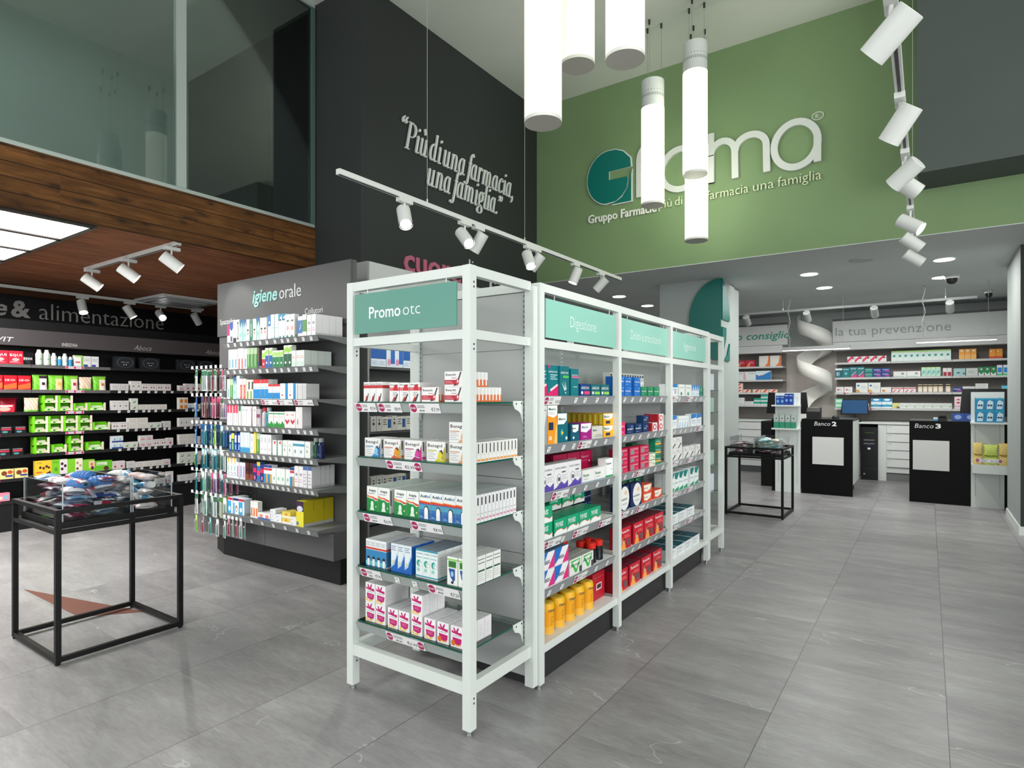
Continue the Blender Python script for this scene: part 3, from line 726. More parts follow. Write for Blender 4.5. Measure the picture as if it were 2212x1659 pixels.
# --- end display (white frame, glass shelves). local x 0..0.76 (world X -2.32..-1.55), y 0..0.5
def end_display(loc, rz, label, glass_z, sign=None, products=True, back=True):
    t = thing('end_display', label, 'shelf unit', loc, rz)
    W, Dp, H = 0.765, 0.50, 1.97
    pw = 0.042
    for (x, y) in ((0, 0), (W - pw, 0)):
        m = MB().box(x, y, 0.028, x + pw, y + pw, H, M_WHITE); foot(m, x + pw / 2, y + pw / 2)
        sx = x + pw + 0.0004
        screws(m, sx, y + pw * 0.6, (0.16, 0.14, 1.64, 1.62, 1.90, 1.88), '+x')
        m.build('post', t)
    # rear posts with slots
    for x, sx in ((-0.012, 0.042), (W - 0.036, W - 0.048)):
        m = MB().box(x, Dp - 0.035, 0.03, x + 0.048, Dp + 0.004, H - 0.02, M_WHITE).box(sx - 0.006, Dp - 0.026, 0.2, sx + 0.006, Dp - 0.003, H - 0.05, mat('a9b0ae', 0.5))
        slots(m, sx, Dp - 0.0264, 0.25, 1.9, k=1)
        m.build('rear_post', t)
    for z0, z1, nm in ((0.172, 0.226, 'lower_rail'), (1.663, 1.702, 'sign_rail'), (H - 0.042, H, 'top_rail')):
        MB().box(pw, 0.004, z0, W - pw, pw - 0.004, z1, M_WHITE).build(nm, t)
        for x in (0.004, W - pw + 0.004):
            MB().box(x, pw, z0, x + pw - 0.008, Dp - 0.03, z1, M_WHITE).build(nm, t)
    MB().box(pw, Dp - 0.03, H - 0.042, W - pw, Dp - 0.004, H, M_WHITE).build('top_rail', t)
    if back:
        m = MB()
        for z in (0.07, 0.30, 0.66, 1.02, 1.38, 1.65): 
            z1 = {0.07: 0.297, 0.30: 0.657, 0.66: 1.017, 1.02: 1.377, 1.38: 1.647, 1.65: 1.925}[z]
            m.box(0.03, Dp - 0.02, z, W - 0.03, Dp - 0.004, z1, M_PANEL)
        m.build('back_panel', t)
    for z in glass_z:
        m = MB().boxm(0.045, 0.03, z - 0.008, W - 0.05, Dp - 0.03, z, M_SHELFGLASS, {'-y': GLASS_EDGE, '+x': GLASS_EDGE, '-x': GLASS_EDGE})
        m.build('glass_shelf', t)
        for x in (0.045, W - 0.052):
            prof = [(Dp - 0.03, 0.004), (Dp - 0.115, 0.004), (Dp - 0.115, -0.012), (Dp - 0.10, -0.035), (Dp - 0.07, -0.045), (Dp - 0.05, -0.06), (Dp - 0.035, -0.10), (Dp - 0.03, -0.105)]
            mb = MB().prism([(x, y, z + zz) for y, zz in prof], (0.004, 0, 0), M_WHITE)
            screws(mb, x + 0.0045, Dp - 0.09, (z - 0.01,), '+x'); screws(mb, x + 0.0045, Dp - 0.045, (z - 0.008,), '+x')
            mb.build('shelf_bracket', t)
    if sign:
        s = MB().box(0.07, -0.012, 1.718, 0.70, -0.004, 1.905, TEALSIGN2)
        add_text(s, sign[0], 0.078, mat('e9efee', 0.4), lambda p: (0.17 + p[0], -0.0125, 1.785 + p[1]), width=.205, offset=0.012, res=3)
        add_text(s, sign[1], 0.078, mat('e9efee', 0.4), lambda p: (0.39 + p[0], -0.0125, 1.785 + p[1]), width=.105, offset=-0.012, res=3)
        sg = s.build('hanging_sign', t)
        for x in (0.14, 0.63): MB().tube((x, 0.006, 1.90), (x, 0.006, 1.93), 0.002, STEEL, 6).build('hook', sg)
    return t
GZ = [1.396, 1.133, 0.870, 0.605, 0.338]
ed = end_display((-2.325, 1.955, 0), 0, 'white end display with glass shelves under a teal promotion sign', GZ, ('Promo', 'otc'))
clear = mat('9ea5a3', 0.25)
def glass_strip(z, tags, promos, x0=0.05, x1=0.71): return strip(ed, x0, x1, 0.028, z - 0.004, tags, promos, col=clear, h=0.042)
pm = promo_mesh
glass_strip(GZ[0], (), [(0.11, pm('€7,99', 0.14)), (0.27, pm('€8,99', 0.15, old='€12,00')), (0.49, pm('€7,99', 0.18))])
glass_strip(GZ[1], (), [(0.36, pm('€5,90', 0.22, double=True))])
glass_strip(GZ[2], (), [(0.19, pm('€6,99', 0.19)), (0.50, pm('€8,90', 0.185, old='€14,95'))])
glass_strip(GZ[3], (0.32, 0.43), [(0.145, pm('€7,90', 0.14)), (0.60, pm('€7,20', 0.18))])
glass_strip(GZ[4], (), [(0.37, pm('€6,90', 0.24, double=True))])

# --- main gondola. local x 0..2.72 -> world Y, y 0..0.84 -> world -X
GON = thing('shelf_gondola', 'long white double-sided shelf island with teal hanging signs over three bays', 'shelf unit', (-1.535, 2.462, 0), PI / 2)
H = 1.97; pw = 0.04; BX = [0.0, 0.895, 1.79, 2.685]; GW = 0.86
for y0 in (0.0, GW - pw):
    for i, x in enumerate(BX):
        m = MB().box(x, y0, 0.028, x + pw, y0 + pw, H, M_WHITE); foot(m, x + pw / 2, y0 + pw / 2)
        screws(m, x + 0.012, y0 - 0.0004, (0.28, 1.64, 1.62, 1.90, 1.88) if False else (), '-y')
        if i == 0:
            dk = [(z) for z in (1.64, 1.62, 1.90, 1.88, 0.22)]
            for z in dk: m.add([(-0.0004, y0 + 0.02 + 0.005 * math.cos(a * PI / 4), z + 0.005 * math.sin(a * PI / 4)) for a in range(8)], [tuple(range(8))], mat('2f3030', 0.5))
        m.build('post', GON)
    MB().box(pw, y0 + 0.002, H - 0.04, BX[3], y0 + pw - 0.002, H, M_WHITE).build('top_rail', GON)
    for a, b in zip(BX, BX[1:]): MB().box(a + pw, y0 + 0.002, 1.66, b, y0 + pw - 0.002, 1.70, M_WHITE).build('sign_rail', GON)
for x in (BX[0], BX[3]):
    MB().box(x + 0.002, pw, H - 0.04, x + pw - 0.002, GW - pw, H, M_WHITE).build('top_rail', GON)
# wide slotted end upright of the island
m = MB().box(0.0, 0.41, 0.03, 0.03, 0.45, 1.93, M_WHITE); m.build('end_upright', GON)
m = MB()
for a, b in zip(BX, BX[1:]):
    for z0, z1 in ((0.17, 0.447), (0.45, 0.717), (0.72, 0.987), (0.99, 1.257), (1.26, 1.5), (1.503, 1.75)): m.box(a + 0.035, 0.42, z0, b + 0.005, 0.44, z1, M_PANEL)
m.build('spine_panel', GON)
for x in BX[1:3]:
    m = MB().box(x + 0.006, 0.405, 0.1, x + 0.034, 0.455, 1.75, M_WHITE)
    slots(m, x + 0.02, 0.4046, 0.3, 1.7); m.build('spine_upright', GON)
SZ = [1.425, 1.18, 0.94, 0.705, 0.460]
SIDEG = {0: [(0.12, '€13,70', 0.16)], 1: [(0.47, '€9,20', 0.15)], 2: [(0.20, '€8,90', 0.17)], 3: [(0.12, '€8,90', 0.17), (0.42, '€9,60', 0.17), (0.72, '€8,90', 0.16)], 4: [(0.42, '€6,50', 0.15)]}
for bi, (a, b) in enumerate(zip(BX, BX[1:])):
    for si, z in enumerate(SZ):
        for y0, y1, front in ((0.035, 0.418, 1), (0.442, GW - 0.035, 0)):
            MB().box(a + pw + 0.004, y0, z - 0.018, b - 0.004, y1, z, M_WHITE).build('shelf', GON)
            for x in (a + pw + 0.001, b - 0.003):
                yy = (0.41, 0.06) if front else (0.45, 0.80)
                MB().prism([(x, yy[0], z - 0.002), (x, yy[1], z - 0.018), (x, yy[1], z - 0.03), (x, yy[0] , z - 0.07)], (0.002, 0, 0), M_WHITE).build('shelf_bracket', GON)
        if bi == 0: pr = [(a + pw + x, pm(p, w, old='€9,90')) for x, p, w in SIDEG[si]]
        elif bi == 1: pr = [(a + pw + 0.35, pm('€9,90', 0.15))] if si in (2,) else ([(a + 0.14, pm('€8,90', 0.13)), (a + 0.40, pm('€8,50', 0.13))] if si == 3 else [])
        else: pr = [(a + 0.16, pm('€7,90', 0.14)), (a + 0.5, pm('€6,90', 0.14))] if si in (0, 2, 3, 4) else [(a + 0.75, pm('€7,90', 0.12))]
        tg = [x for x in spaced(a + pw + 0.04, b - 0.04, 6) if all(abs(x - p[0]) > 0.10 for p in pr)]
        strip(GON, a + pw + 0.004, b - 0.004, 0.034, z + 0.002, tg, pr, col=mat('8f9297', 0.22) if bi < 2 else STRIP, h=0.05)
    MB().box(a + pw, 0.012, 0.165, b, GW - 0.012, 0.205, M_WHITE).build('base_deck', GON)
    # teal sign
    txt = (('Digestione', 0.30), ('Dolori e articolazioni', 0.52), ('Igiene', 0.28))[bi]
    off = 0.07 if bi == 0 else 0.05
    s = MB().box(a + off, 0.012, 1.712, b - 0.03 if bi else b - 0.02, 0.02, 1.905, TEALSIGN)
    add_text(s, txt[0], 0.085, mat('dfeeea', 0.4), lambda p: ((a + b) / 2 + 0.02 + p[0], 0.0114, 1.785 + p[1]), align='c', width=txt[1], offset=-0.01, res=3)
    sg = s.build('hanging_sign', GON)
    for x in (a + 0.16, b - 0.1): MB().tube((x, 0.016, 1.90), (x, 0.016, 1.932), 0.0025, STEEL, 6).build('hook', sg)
MB().box(0.03, 0.06, 0.0, 2.70, GW - 0.06, 0.165, M_BLACK if False else mat('2c2c2d', 0.5)).build('plinth', GON)
# end panels (white) behind both end displays
# rear end display, seen edge-on
ed2 = end_display((-1.552, 5.697, 0), PI, 'white end display at the far end of island, seen edge-on', [1.48, 1.28, 1.03, 0.80, 0.56], None)
m = MB()
m.box(-0.0, 0.0, 0, 0.001, 0.001, 0.001, M_WHITE)

# --- display tables with acrylic bins
def display_table(loc, w, d, label, rz=0.0):
    t = thing('display_table', label, 'table', loc, rz)
    k = mat('0e0e0f', 0.45, 0.0, 0.25); s = 0.026; hz = 0.82
    for x in (0, w - s):
        for y in (0, d - s):
            m = MB().box(x, y, 0.012, x + s, y + s, hz, k); m.tube((x + s / 2, y + s / 2, 0), (x + s / 2, y + s / 2, 0.012), 0.012, k, 10); m.build('leg', t)
    for z0, z1, nm in ((0.014, 0.040, 'lower_rail'), (0.690, 0.712, 'middle_rail'), (hz - 0.022, hz, 'top_rail')):
        for y in (0.001, d - s + 0.001): MB().box(s, y, z0, w - s, y + s - 0.002, z1, k).build(nm, t)
        for x in (0.001, w - s + 0.001): MB().box(x, s, z0, x + s - 0.002, d - s, z1, k).build(nm, t)
    MB().box(s + 0.01, s + 0.01, 0.712, w - s - 0.01, d - s - 0.01, 0.724, k).box(s + .01, s + .01, .724, w - s - .01, s + .014, .748, k).box(s + .01, d - s - .014, .724, w - s - .01, d - s - .01, .748, k).box(s + .01, s + .014, .724, s + .014, d - s - .014, .748, k).box(w - s - .014, s + .014, .724, w - s - .01, d - s - .014, .748, k).build('tray', t)
    return t
def bin_(loc, w, d, h, label, group):
    t = thing('acrylic_bin', label, 'bin', loc, 0, group)
    g = 0.004
    MB().box(0, 0, 0, w, d, g, M_GLASS).build('bottom', t)
    edge = mat('cfd4d4', 0.1)
    for x0, y0, x1, y1 in ((0, 0, w, g), (0, d - g, w, d), (0, g, g, d - g), (w - g, g, w, d - g)):
        MB().boxm(x0, y0, g, x1, y1, h, M_GLASS, {'+z': edge}).build('side', t)
    for x in (0, w - g):
        for y in (0, d - g):
            m = MB(); m.box(x - .0005, y - .0005, g, x + g + .0005, y + g + .0005, h, mat('b9c0c4', 0.1)); m.build('glued_edge', t)
    return t
LT = (-4.435, 1.245); RTB = (-2.03, 7.48)
display_table((LT[0], LT[1], 0), 0.66, 0.66, 'black square-tube display table with clear bins in the left foreground')
display_table((RTB[0], RTB[1], 0), 0.66, 0.66, 'black square-tube display table with clear bins beside the grey column')
bin_((LT[0] + 0.045, LT[1] + 0.045, 0.7245), 0.57, 0.34, 0.225, 'clear acrylic bin of sponges on the left table, nearer half', 'acrylic bins')
bin_((LT[0] + 0.045, LT[1] + 0.392, 0.7245), 0.57, 0.222, 0.225, 'clear acrylic bin of tubes on the left table, farther half', 'acrylic bins')
bin_((RTB[0] + 0.045, RTB[1] + 0.045, 0.7245), 0.28, 0.57, 0.21, 'clear acrylic bin on the far table, left half', 'acrylic bins')
bin_((RTB[0] + 0.332, RTB[1] + 0.045, 0.7245), 0.28, 0.57, 0.21, 'clear acrylic bin on the far table, right half', 'acrylic bins')

# --- oral care unit. back plane world Y = 3.1, shelf front at Y = 2.8
OR = thing('oral_care_unit', 'charcoal shelf wall for oral care with seven grey shelves and hooks', 'shelf unit', (-5.48, 2.78, 0))
GRY = mat('77797a', 0.45)
m = MB().box(0, 0.32, 0.33, 1.86, 0.36, 2.47, M_CHAR)
seam = mat('2b2b2c', 0.6)
m.box(0.60, 0.3195, 0.2, 0.604, 0.32, 1.95, seam); m.box(1.21, 0.3195, 0.2, 1.214, 0.32, 1.95, seam)
m.build('back_panel', OR)
m = MB().box(0.0, 0.14, 0.2, 1.86, 0.319, 0.405, M_CHAR)
for x in (0.36, 1.0): m.box(x, 0.1395, 0.2, x + 0.004, 0.14, 0.4, seam)
m.build('base_front', OR)
MB().prism([(0.0, 0.36, 0.0), (0.0, 0.30, 0.0), (0.25, 0.22, 0.0), (1.84, 0.22, 0.0), (1.84, 0.36, 0.0)], (0, 0, 0.2), M_BLACK).build('plinth', OR)
h = MB().box(0.0, 0.30, 1.98, 1.86, 0.318, 2.47, mat('505152', 0.5))
PT = lambda x0, z0: (lambda p: (x0 + p[0], 0.2995 - p[2], z0 + p[1]))
h2 = h.build('header', OR)
m = MB(); add_text(m, 'igiene', 0.165, mat('8fcfc8', 0.4), PT(0.575, 2.245), width=0.36, offset=0.018, shear=0.22, extrude=0.03)
m.build('teal_lettering', h2)
m = MB(); add_text(m, 'orale', 0.165, WHT, PT(0.965, 2.245), width=0.29, offset=-0.012, extrude=0.02)
m.build('white_lettering', h2); m = MB(); add_text(m, 'Spazzolini', 0.07, WHT, PT(0.045, 2.09), width=0.24, offset=-0.008); m.build('white_lettering', h2); m = MB(); add_text(m, 'Collutori', 0.07, WHT, PT(1.305, 2.09), width=0.225, offset=-0.008)
m.build('white_lettering', h2)
OZ = [1.872, 1.648, 1.402, 1.182, 0.965, 0.742, 0.446]
for i, z in enumerate(OZ):
    MB().box(0.60, 0.02, z - 0.02, 1.84, 0.318, z, GRY).prism([(1.838, 0.02, z - 0.02), (1.838, 0.318, z - 0.02), (1.838, 0.318, z - 0.06), (1.838, 0.1, z - 0.03)], (0.002, 0, 0), GRY).build('shelf', OR)
    if i == 2: tg, pr = spaced(0.66, 1.12, 8, .01), [(1.25, pm('€3,90', 0.2)), (1.45, pm('€4,90', 0.2)), (1.68, pm('€4,90', 0.22))]
    else: tg, pr = spaced(0.63, 1.82, (13, 13, 0, 14, 14, 17, 8)[i], 0.012), []
    strip(OR, 0.60, 1.84, 0.018, z - 0.001, tg, pr, col=GRY, h=0.045)
def hooks(z, n, x0=0.10, x1=0.56):
    m = MB()
    for k in range(n):
        x = x0 + (x1 - x0) * k / max(1, n - 1)
        m.tube((x, 0.318, z), (x, 0.03, z), 0.003, STEEL, 6).tube((x, 0.03, z), (x, 0.015, z + 0.02), 0.003, STEEL, 6)
        m.box(x - 0.016, 0.012, z + 0.004, x + 0.016, 0.014, z + 0.03, WHT)
    m.tube((x0 - 0.02, 0.312, z), (x1 + 0.02, 0.312, z), 0.004, STEEL, 6)
    m.build('hook_row', OR)
HZ = [1.66, 1.42, 1.18, 0.97, 0.765, 0.565, 0.37]
for z in HZ[:6]: hooks(z, 7)
hooks(0.40, 5, 0.62, 0.86)

# --- food shelving on the left wall. local x -> +Y, y -> -X
FW = thing('food_shelving', 'long black shelf wall of food and supplements at the left', 'shelf unit', (-7.95, 0.85, 0), PI / 2)
FZ = [1.765, 1.495, 1.258, 1.03, 0.80, 0.555, 0.325]
BW = 0.778; NB = 6
FB = [0.0, 0.778, 1.556, 2.32, 3.098, 3.90, 4.7]
m = MB().box(0, 0.30, 0.0, 4.7, 0.34, 2.27, M_BLACK)
for x in FB: m.box(x - 0.002, 0.299, 0.3, x + 0.004, 0.30, 2.27, mat('050505', 0.8))
m.build('back_panel', FW)
MB().box(0, 0.02, 0, 4.7, 0.30, 0.30, M_BLACK).build('plinth', FW)
hd = MB().box(0, 0.0, 1.965, 4.7, 0.3, 2.14, mat('453f41', 0.5)).build('header_band', FW)
FP = lambda x0, z0: (lambda p: (x0 + p[0], -0.001 - p[2], z0 + p[1]))
m = MB(); lt = mat('b5b2b2', 0.5)
add_text(m, 'EQUIVIT', 0.07, mat('d8d6d6'), FP(1.02, 2.0), width=0.38, offset=0.02, shear=0.2); m.build('brand_lettering', hd); m = MB()
add_text(m, 'ENERZONA', 0.05, lt, FP(1.83, 1.985), width=0.15, offset=0.02); add_text(m, 'ZONA', 0.06, lt, FP(1.83, 1.985 - 0.0), width=0.15, offset=0.03) if False else None
m.build('brand_lettering', hd)
for x0 in (2.57, 3.45):
    m = MB(); add_text(m, 'Aboca', 0.085, lt, FP(x0, 1.99), width=0.2, shear=0.4, offset=-0.01)
    m.build('brand_lettering', hd)
FSH = mat('2a292a', 0.35); ALU = mat('8d8a8a', 0.3, 0.5)
pink = mat('e62e8a', 0.5)
def pct_mesh():
    m = MB().box(-0.11, -0.001, -0.014, 0.11, 0, 0.014, pink)
    for x in (-0.055, 0.055): add_text(m, '-30%', 0.022, WHT, lambda p: (x + p[0], -0.0015, -0.008 + p[1]), align='c', width=0.07, offset=0.02, res=1)
    return m.mesh('promo_tag')
def pct2_mesh():
    m = MB().box(-0.09, -0.001, -0.014, 0.09, 0, 0.014, mat('f0dfe6'))
    for x in (-0.075, 0.0, 0.075): m.add([(x + 0.013 * math.cos(a * PI / 6), -0.0014, 0.013 * math.sin(a * PI / 6)) for a in range(12)], [tuple(range(12))], mat('d8336f'))
    for x in (-0.037, 0.037): add_text(m, '30%', 0.018, mat('5a4a55'), lambda p: (x + p[0], -0.0016, -0.007 + p[1]), align='c', width=0.034, res=1)
    return m.mesh('promo_tag')
PCT, PCT2 = pct_mesh(), pct2_mesh()
for bi, (a, b) in enumerate(zip(FB, FB[1:])):
    for si, z in enumerate(FZ):
        MB().box(a + 0.002, 0.012, z - 0.02, b - 0.002, 0.298, z, FSH).build('shelf', FW)
        tg = []; pr = []
        if bi >= 3 and si: tg = spaced(a + 0.05, b - 0.05, 8, 0.02)
        if bi == 2: pr = [(a + 0.40, PCT2)]
        elif bi <= 1: pr = [(a + 0.40, PCT)]
        strip(FW, a + 0.002, b - 0.002, 0.010, z + 0.002, tg, pr, col=ALU if (bi < 3 and si < 2) else FSH, h=0.034, tilt=0.2)

# --- heart-care wall unit, glimpsed past the end display; front plane X = -3.9
CU = thing('wall_shelf_unit', 'light grey shelf unit along the dark wall behind the end display', 'shelf unit', (-3.90, 3.50, 0), PI / 2)
MB().box(0, 0, 0, 0.02, 0.54, 2.57, mat('8d8f8f', 0.5)).build('side_panel', CU)
MB().box(0.02, 0.40, 0, 3.4, 0.42, 2.57, mat('a7a9a9', 0.5)).build('back_panel', CU)
MB().box(0.02, 0.0, 2.33, 3.4, 0.03, 2.57, mat('bfc1c0', 0.5)).build('header', CU)
CZ2 = [1.68, 1.39, 1.12, 0.86, 0.60, 0.34]
for z in CZ2: MB().box(0.02, 0.02, z - 0.02, 3.4, 0.40, z, mat('56585a', 0.5)).build('shelf', CU)
MB().box(0.02, 0.05, 0, 3.4, 0.40, 0.3, mat('6b6d6d', 0.5)).build('base', CU)

# --- counters, back counter, back shelving, chute
def counter(loc, w, d, label, word, num, tx):
    t = thing('service_counter', label, 'counter', loc)
    K = mat('060607', 0.5, 0.0, 0.15)
    hc = 1.095
    MB().box(0, 0, 0, w, 0.05, hc, K).build('front_panel', t)
    MB().box(0.0, 0.05, hc - 0.03, w, d, hc, mat('2a2b2c', 0.3)).build('worktop', t)
    MB().box(w - 0.03, 0.05, 0.16, w, d, hc - 0.03, M_WHITE).build('side_panel', t)
    MB().box(0.0, 0.05, 0.16, 0.03, d, hc - 0.03, M_WHITE).build('side_panel', t)
    MB().box(0.06, 0.10, 0, w - 0.06, d - 0.05, 0.16, mat('303031', 0.5)).build('plinth', t)
    MB().box(tx, -0.03, 0.44, tx + 0.40, -0.001, 0.835, mat('d6d6d4', 0.5)).build('blank_panel', t)
    m = MB()
    add_text(m, word, 0.085, WHT, lambda p: (tx + 0.02 + p[0], -0.002 - p[2], 1.0 + p[1]), width=0.21, offset=-0.008, shear=0.2)
    add_text(m, num, 0.085, WHT, lambda p: (tx + 0.25 + p[0], -0.002 - p[2], 1.0 + p[1]), width=0.06, offset=0.035)
    m.build('lettering', t)
    return t
counter((-1.54, 9.76, 0), 0.66, 0.95, 'black service counter reading number two with blank white panel', 'Banco', '2', 0.15)
counter((-0.21, 9.80, 0), 0.66, 0.95, 'black service counter reading number three with blank white panel', 'Banco', '3', 0.04)
def stand(loc, w, label, levels, tray=None, sx=-0.055):
    t = thing('display_stand', label, 'display stand', loc)
    m = MB().box(0, 0, 0, w, 0.04, 1.48, M_WHITE)
    for x in (0.045, w - 0.045): slots(m, x, -0.0004, 0.15, 1.4, k=1, w=0.005)
    m.build('upright_panel', t)
    MB().box(sx, 0.041, 0, sx + 0.075, 0.10, 1.08, mat('060607', 0.5, 0.0, 0.15)).build('dark_side_panel', t)
    for z in levels: MB().box(-0.01, -0.22, z - 0.022, w + 0.01, 0.0, z, M_WHITE).build('shelf', t)
    if tray is not None: MB().box(-0.0, -0.24, tray - 0.10, w + 0.03, -0.232, tray + 0.012, M_WHITE).box(0, -0.232, tray - 0.02, w + .03, 0, tray, M_WHITE).box(0, -0.232, tray - 0.10, 0.008, 0, tray - 0.02, M_WHITE).box(w + 0.022, -0.232, tray - 0.10, w + 0.03, 0, tray - 0.02, M_WHITE).build('tray', t)
    return t
stand((-1.895, 9.72, 0), 0.345, 'white slotted display stand left of the second counter', [1.30, 0.96])
stand((0.455, 9.755, 0), 0.335, 'white slotted display stand right of the third counter', [1.10], 0.56, 0.31)
def monitor(loc, w, h, label, rz=0, back=True):
    t = thing('computer_monitor', label, 'monitor', loc, rz)
    K = mat('121214', 0.35)
    m = MB()
    m.prism([(-w / 2, 0, 0.12), (w / 2, 0, 0.12), (w / 2 - 0.03, 0, 0.12 + h), (-w / 2 + 0.03, 0, 0.12 + h)], (0, 0.04, 0), K); m.build('casing', t)
    MB().box(-0.1, -0.05, 0, 0.1, 0.12, 0.012, K).box(-0.02, 0.01, 0.012, 0.02, 0.03, 0.13, K).build('stand', t)
    if not back: MB().box(-w / 2 + 0.03, -0.003, 0.14, w / 2 - 0.03, -0.001, 0.10 + h, emit('164a78', 0.12)).build('screen', t)
    return t
monitor((-1.86, 10.45, 1.03), 0.62, 0.34, 'dark monitor seen from behind, left of second counter')
monitor((0.70, 10.45, 1.03), 0.68, 0.38, 'dark monitor seen from behind, above the third counter stand')
t = thing('side_counter', 'low black side counter carrying the dark monitor by the left stand', 'counter', (-2.2, 10.2, 0))
MB().box(0, 0, 0, 0.62, 0.6, 1.03, mat('0f0f10', 0.4)).build('body', t); MB().box(-0.01, -0.01, 1.0, 0.63, 0.6, 1.03, mat('3a3a3b', 0.3)).build('worktop', t) if False else None
t = thing('side_counter', 'low black side counter behind the right stand at the wall', 'counter', (0.47, 10.1, 0))
MB().box(0, 0, 0, 0.60, 0.65, 1.03, mat('0f0f10', 0.4)).build('body', t)
# back counter
BC = thing('back_counter', 'white back counter with drawers under the far shelves', 'cabinet', (-3.1, 11.95, 0))
MB().box(0, 0, 0.955, 4.2, 0.60, 0.985, M_WHITE).build('worktop', BC)
MB().box(0.0, 0.03, 0.0, 1.0, 0.6, 0.12, mat('55565a', 0.5)).box(1.0, 0.03, 0, 2.05, 0.6, 0.1, M_WHITE).box(2.5, 0.05, 0, 4.2, 0.6, 0.14, mat('7a7c7c', 0.5)).build('plinth', BC)
MB().box(0.0, 0.02, 0.12, 1.75, 0.6, 0.955, M_WHITE).box(2.40, 0.02, 0.0, 2.52, 0.6, 0.955, M_WHITE).box(2.52, 0.03, 0.14, 4.2, 0.6, 0.955, M_WHITE).box(2.1, 0.5, 0, 2.4, 0.6, 0.955, mat('151516', 0.5)).build('body', BC)
for r in range(5):
    z = 0.24 + r * 0.142
    for x0, x1 in ((2.53, 3.1), (3.11, 3.68), (0.08, 0.8)):
        d = MB().box(x0, 0.005, z, x1, 0.03, z + 0.135, mat('dfe1e0', 0.4)).build('drawer', BC)
        MB().box(x0, 0.004, z + 0.128, x1, 0.0055, z + 0.135, mat('8f9191', 0.4)).box(x0 + 0.02, 0.003, z + 0.1, x0 + 0.06, 0.0055, z + 0.106, mat('8f9191', 0.4)).build('handle', d)
pc = thing('computer_tower', 'black computer tower under the back counter right of second counter', 'computer', (-0.95, 11.93, 0))
K = mat('101012', 0.35)
MB().box(0, 0, 0, 0.25, 0.45, 0.90, K).build('case', pc)
m = MB()
m.box(0.06, -0.003, 0.80, 0.19, 0, 0.812, mat('3c5a1a', 0.4)).build('display_light', pc)
for z in (.67, .61): MB().box(0.04, -0.006, z, 0.2, 0, z + .02, mat('6d6d6f', 0.3)).build('drive_slot', pc)
MB().box(0.10, -0.003, 0.52, 0.14, 0, 0.55, WHT).box(0.09, -0.003, 0.58, 0.15, 0, 0.60, mat('1d2a6a')).build('sticker', pc); m = MB()
m.box(0.02, -0.004, 0.19, 0.23, 0, 0.195, mat('303032')).tube((0.05, -0.004, 0.1), (0.05, 0, 0.1), 0.015, STEEL, 10)
m.build('front_fittings', pc)
monitor((-1.05, 12.0, 0.99), 0.44, 0.27, 'blue-lit computer screen on back counter below the far shelves', back=False)
# back shelving
BS = thing('prevention_shelving', 'white and grey back wall shelving with slim grey lettering above', 'shelf unit', (-1.385, 12.22, 0))
BZ = [2.03, 1.762, 1.495, 1.222]
BB = [0.0, 0.855, 1.71, 2.47]
MB().box(0, 0.33, 1.0, 2.47, 0.36, 2.37, M_BACK).build('back_panel', BS)
hb = MB().box(-0.02, -0.10, 2.39, 2.47, 0.36, 2.765, mat('c9cbca', 0.5)).box(-0.02, -0.09, 2.25, 2.47, 0.36, 2.385, mat('dcdddc', 0.5)).box(-0.02, -0.11, 2.765, 2.47, -0.08, 2.80, mat('4e5150', 0.5)).build('header', BS)
m = MB()
add_text(m, 'la tua prevenzione', 0.22, mat('8a8c8b', 0.5), lambda p: (0.03 + p[0], -0.104 - p[2], 2.50 + p[1]), width=1.66, offset=-0.012, extrude=0.02)
m.build('lettering', hb)
for bi, (a, b) in enumerate(zip(BB, BB[1:])):
    for si, z in enumerate(BZ):
        MB().box(a + 0.003, 0.015, z - 0.03, b - 0.003, 0.33, z, M_WHITE).build('shelf', BS)
        tg = spaced(a + .05, b - .05, 5, .02)
        pr = [(a + 0.2, pm('€9,90', 0.13)), (a + 0.6, pm('€8,90', 0.13))] if bi == 0 and si > 1 else []
        if pr: tg = []
        strip(BS, a + .003, b - .003, 0.013, z + 0.002, tg, pr, col=mat('dcdede', 0.3), h=0.036)
BL = thing('advice_shelving', 'white back wall shelving left of the chute with teal lettering', 'shelf unit', (-3.3, 12.22, 0))
MB().box(0, 0.33, 1.0, 1.05, 0.36, 2.37, M_BACK).build('back_panel', BL)
hb = MB().box(0, -0.10, 2.39, 1.15, -0.04, 2.765, mat('cfd0ce', 0.5)).box(0, -0.09, 2.25, 1.06, 0.36, 2.385, mat('dcdddc', 0.5)).box(0, -0.11, 2.765, 1.15, -0.08, 2.80, mat('4e5150', 0.5)).build('header', BL)
m = MB()
add_text(m, 'il nostro consiglio,', 0.20, mat('2f9480', 0.5), lambda p: (-0.42 + p[0], -0.104 - p[2], 2.51 + p[1]), width=1.66, offset=0.006, shear=0.2, extrude=0.02)
m.build('lettering', hb)
for si, z in enumerate([2.0, 1.745, 1.50, 1.26]):
    MB().box(0, 0.015, z - 0.03, 1.05, 0.33, z, M_WHITE).build('shelf', BL)
    strip(BL, 0, 1.05, 0.013, z + 0.002, spaced(0.2, 1.0, 6, .03), (), col=mat('e3e4e4', 0.3), h=0.034)
struct('wall_back_niche', MB().box(-2.25, 12.575, 0, -1.385, 12.6, 2.35, mat('b9b2ac', 0.6)))
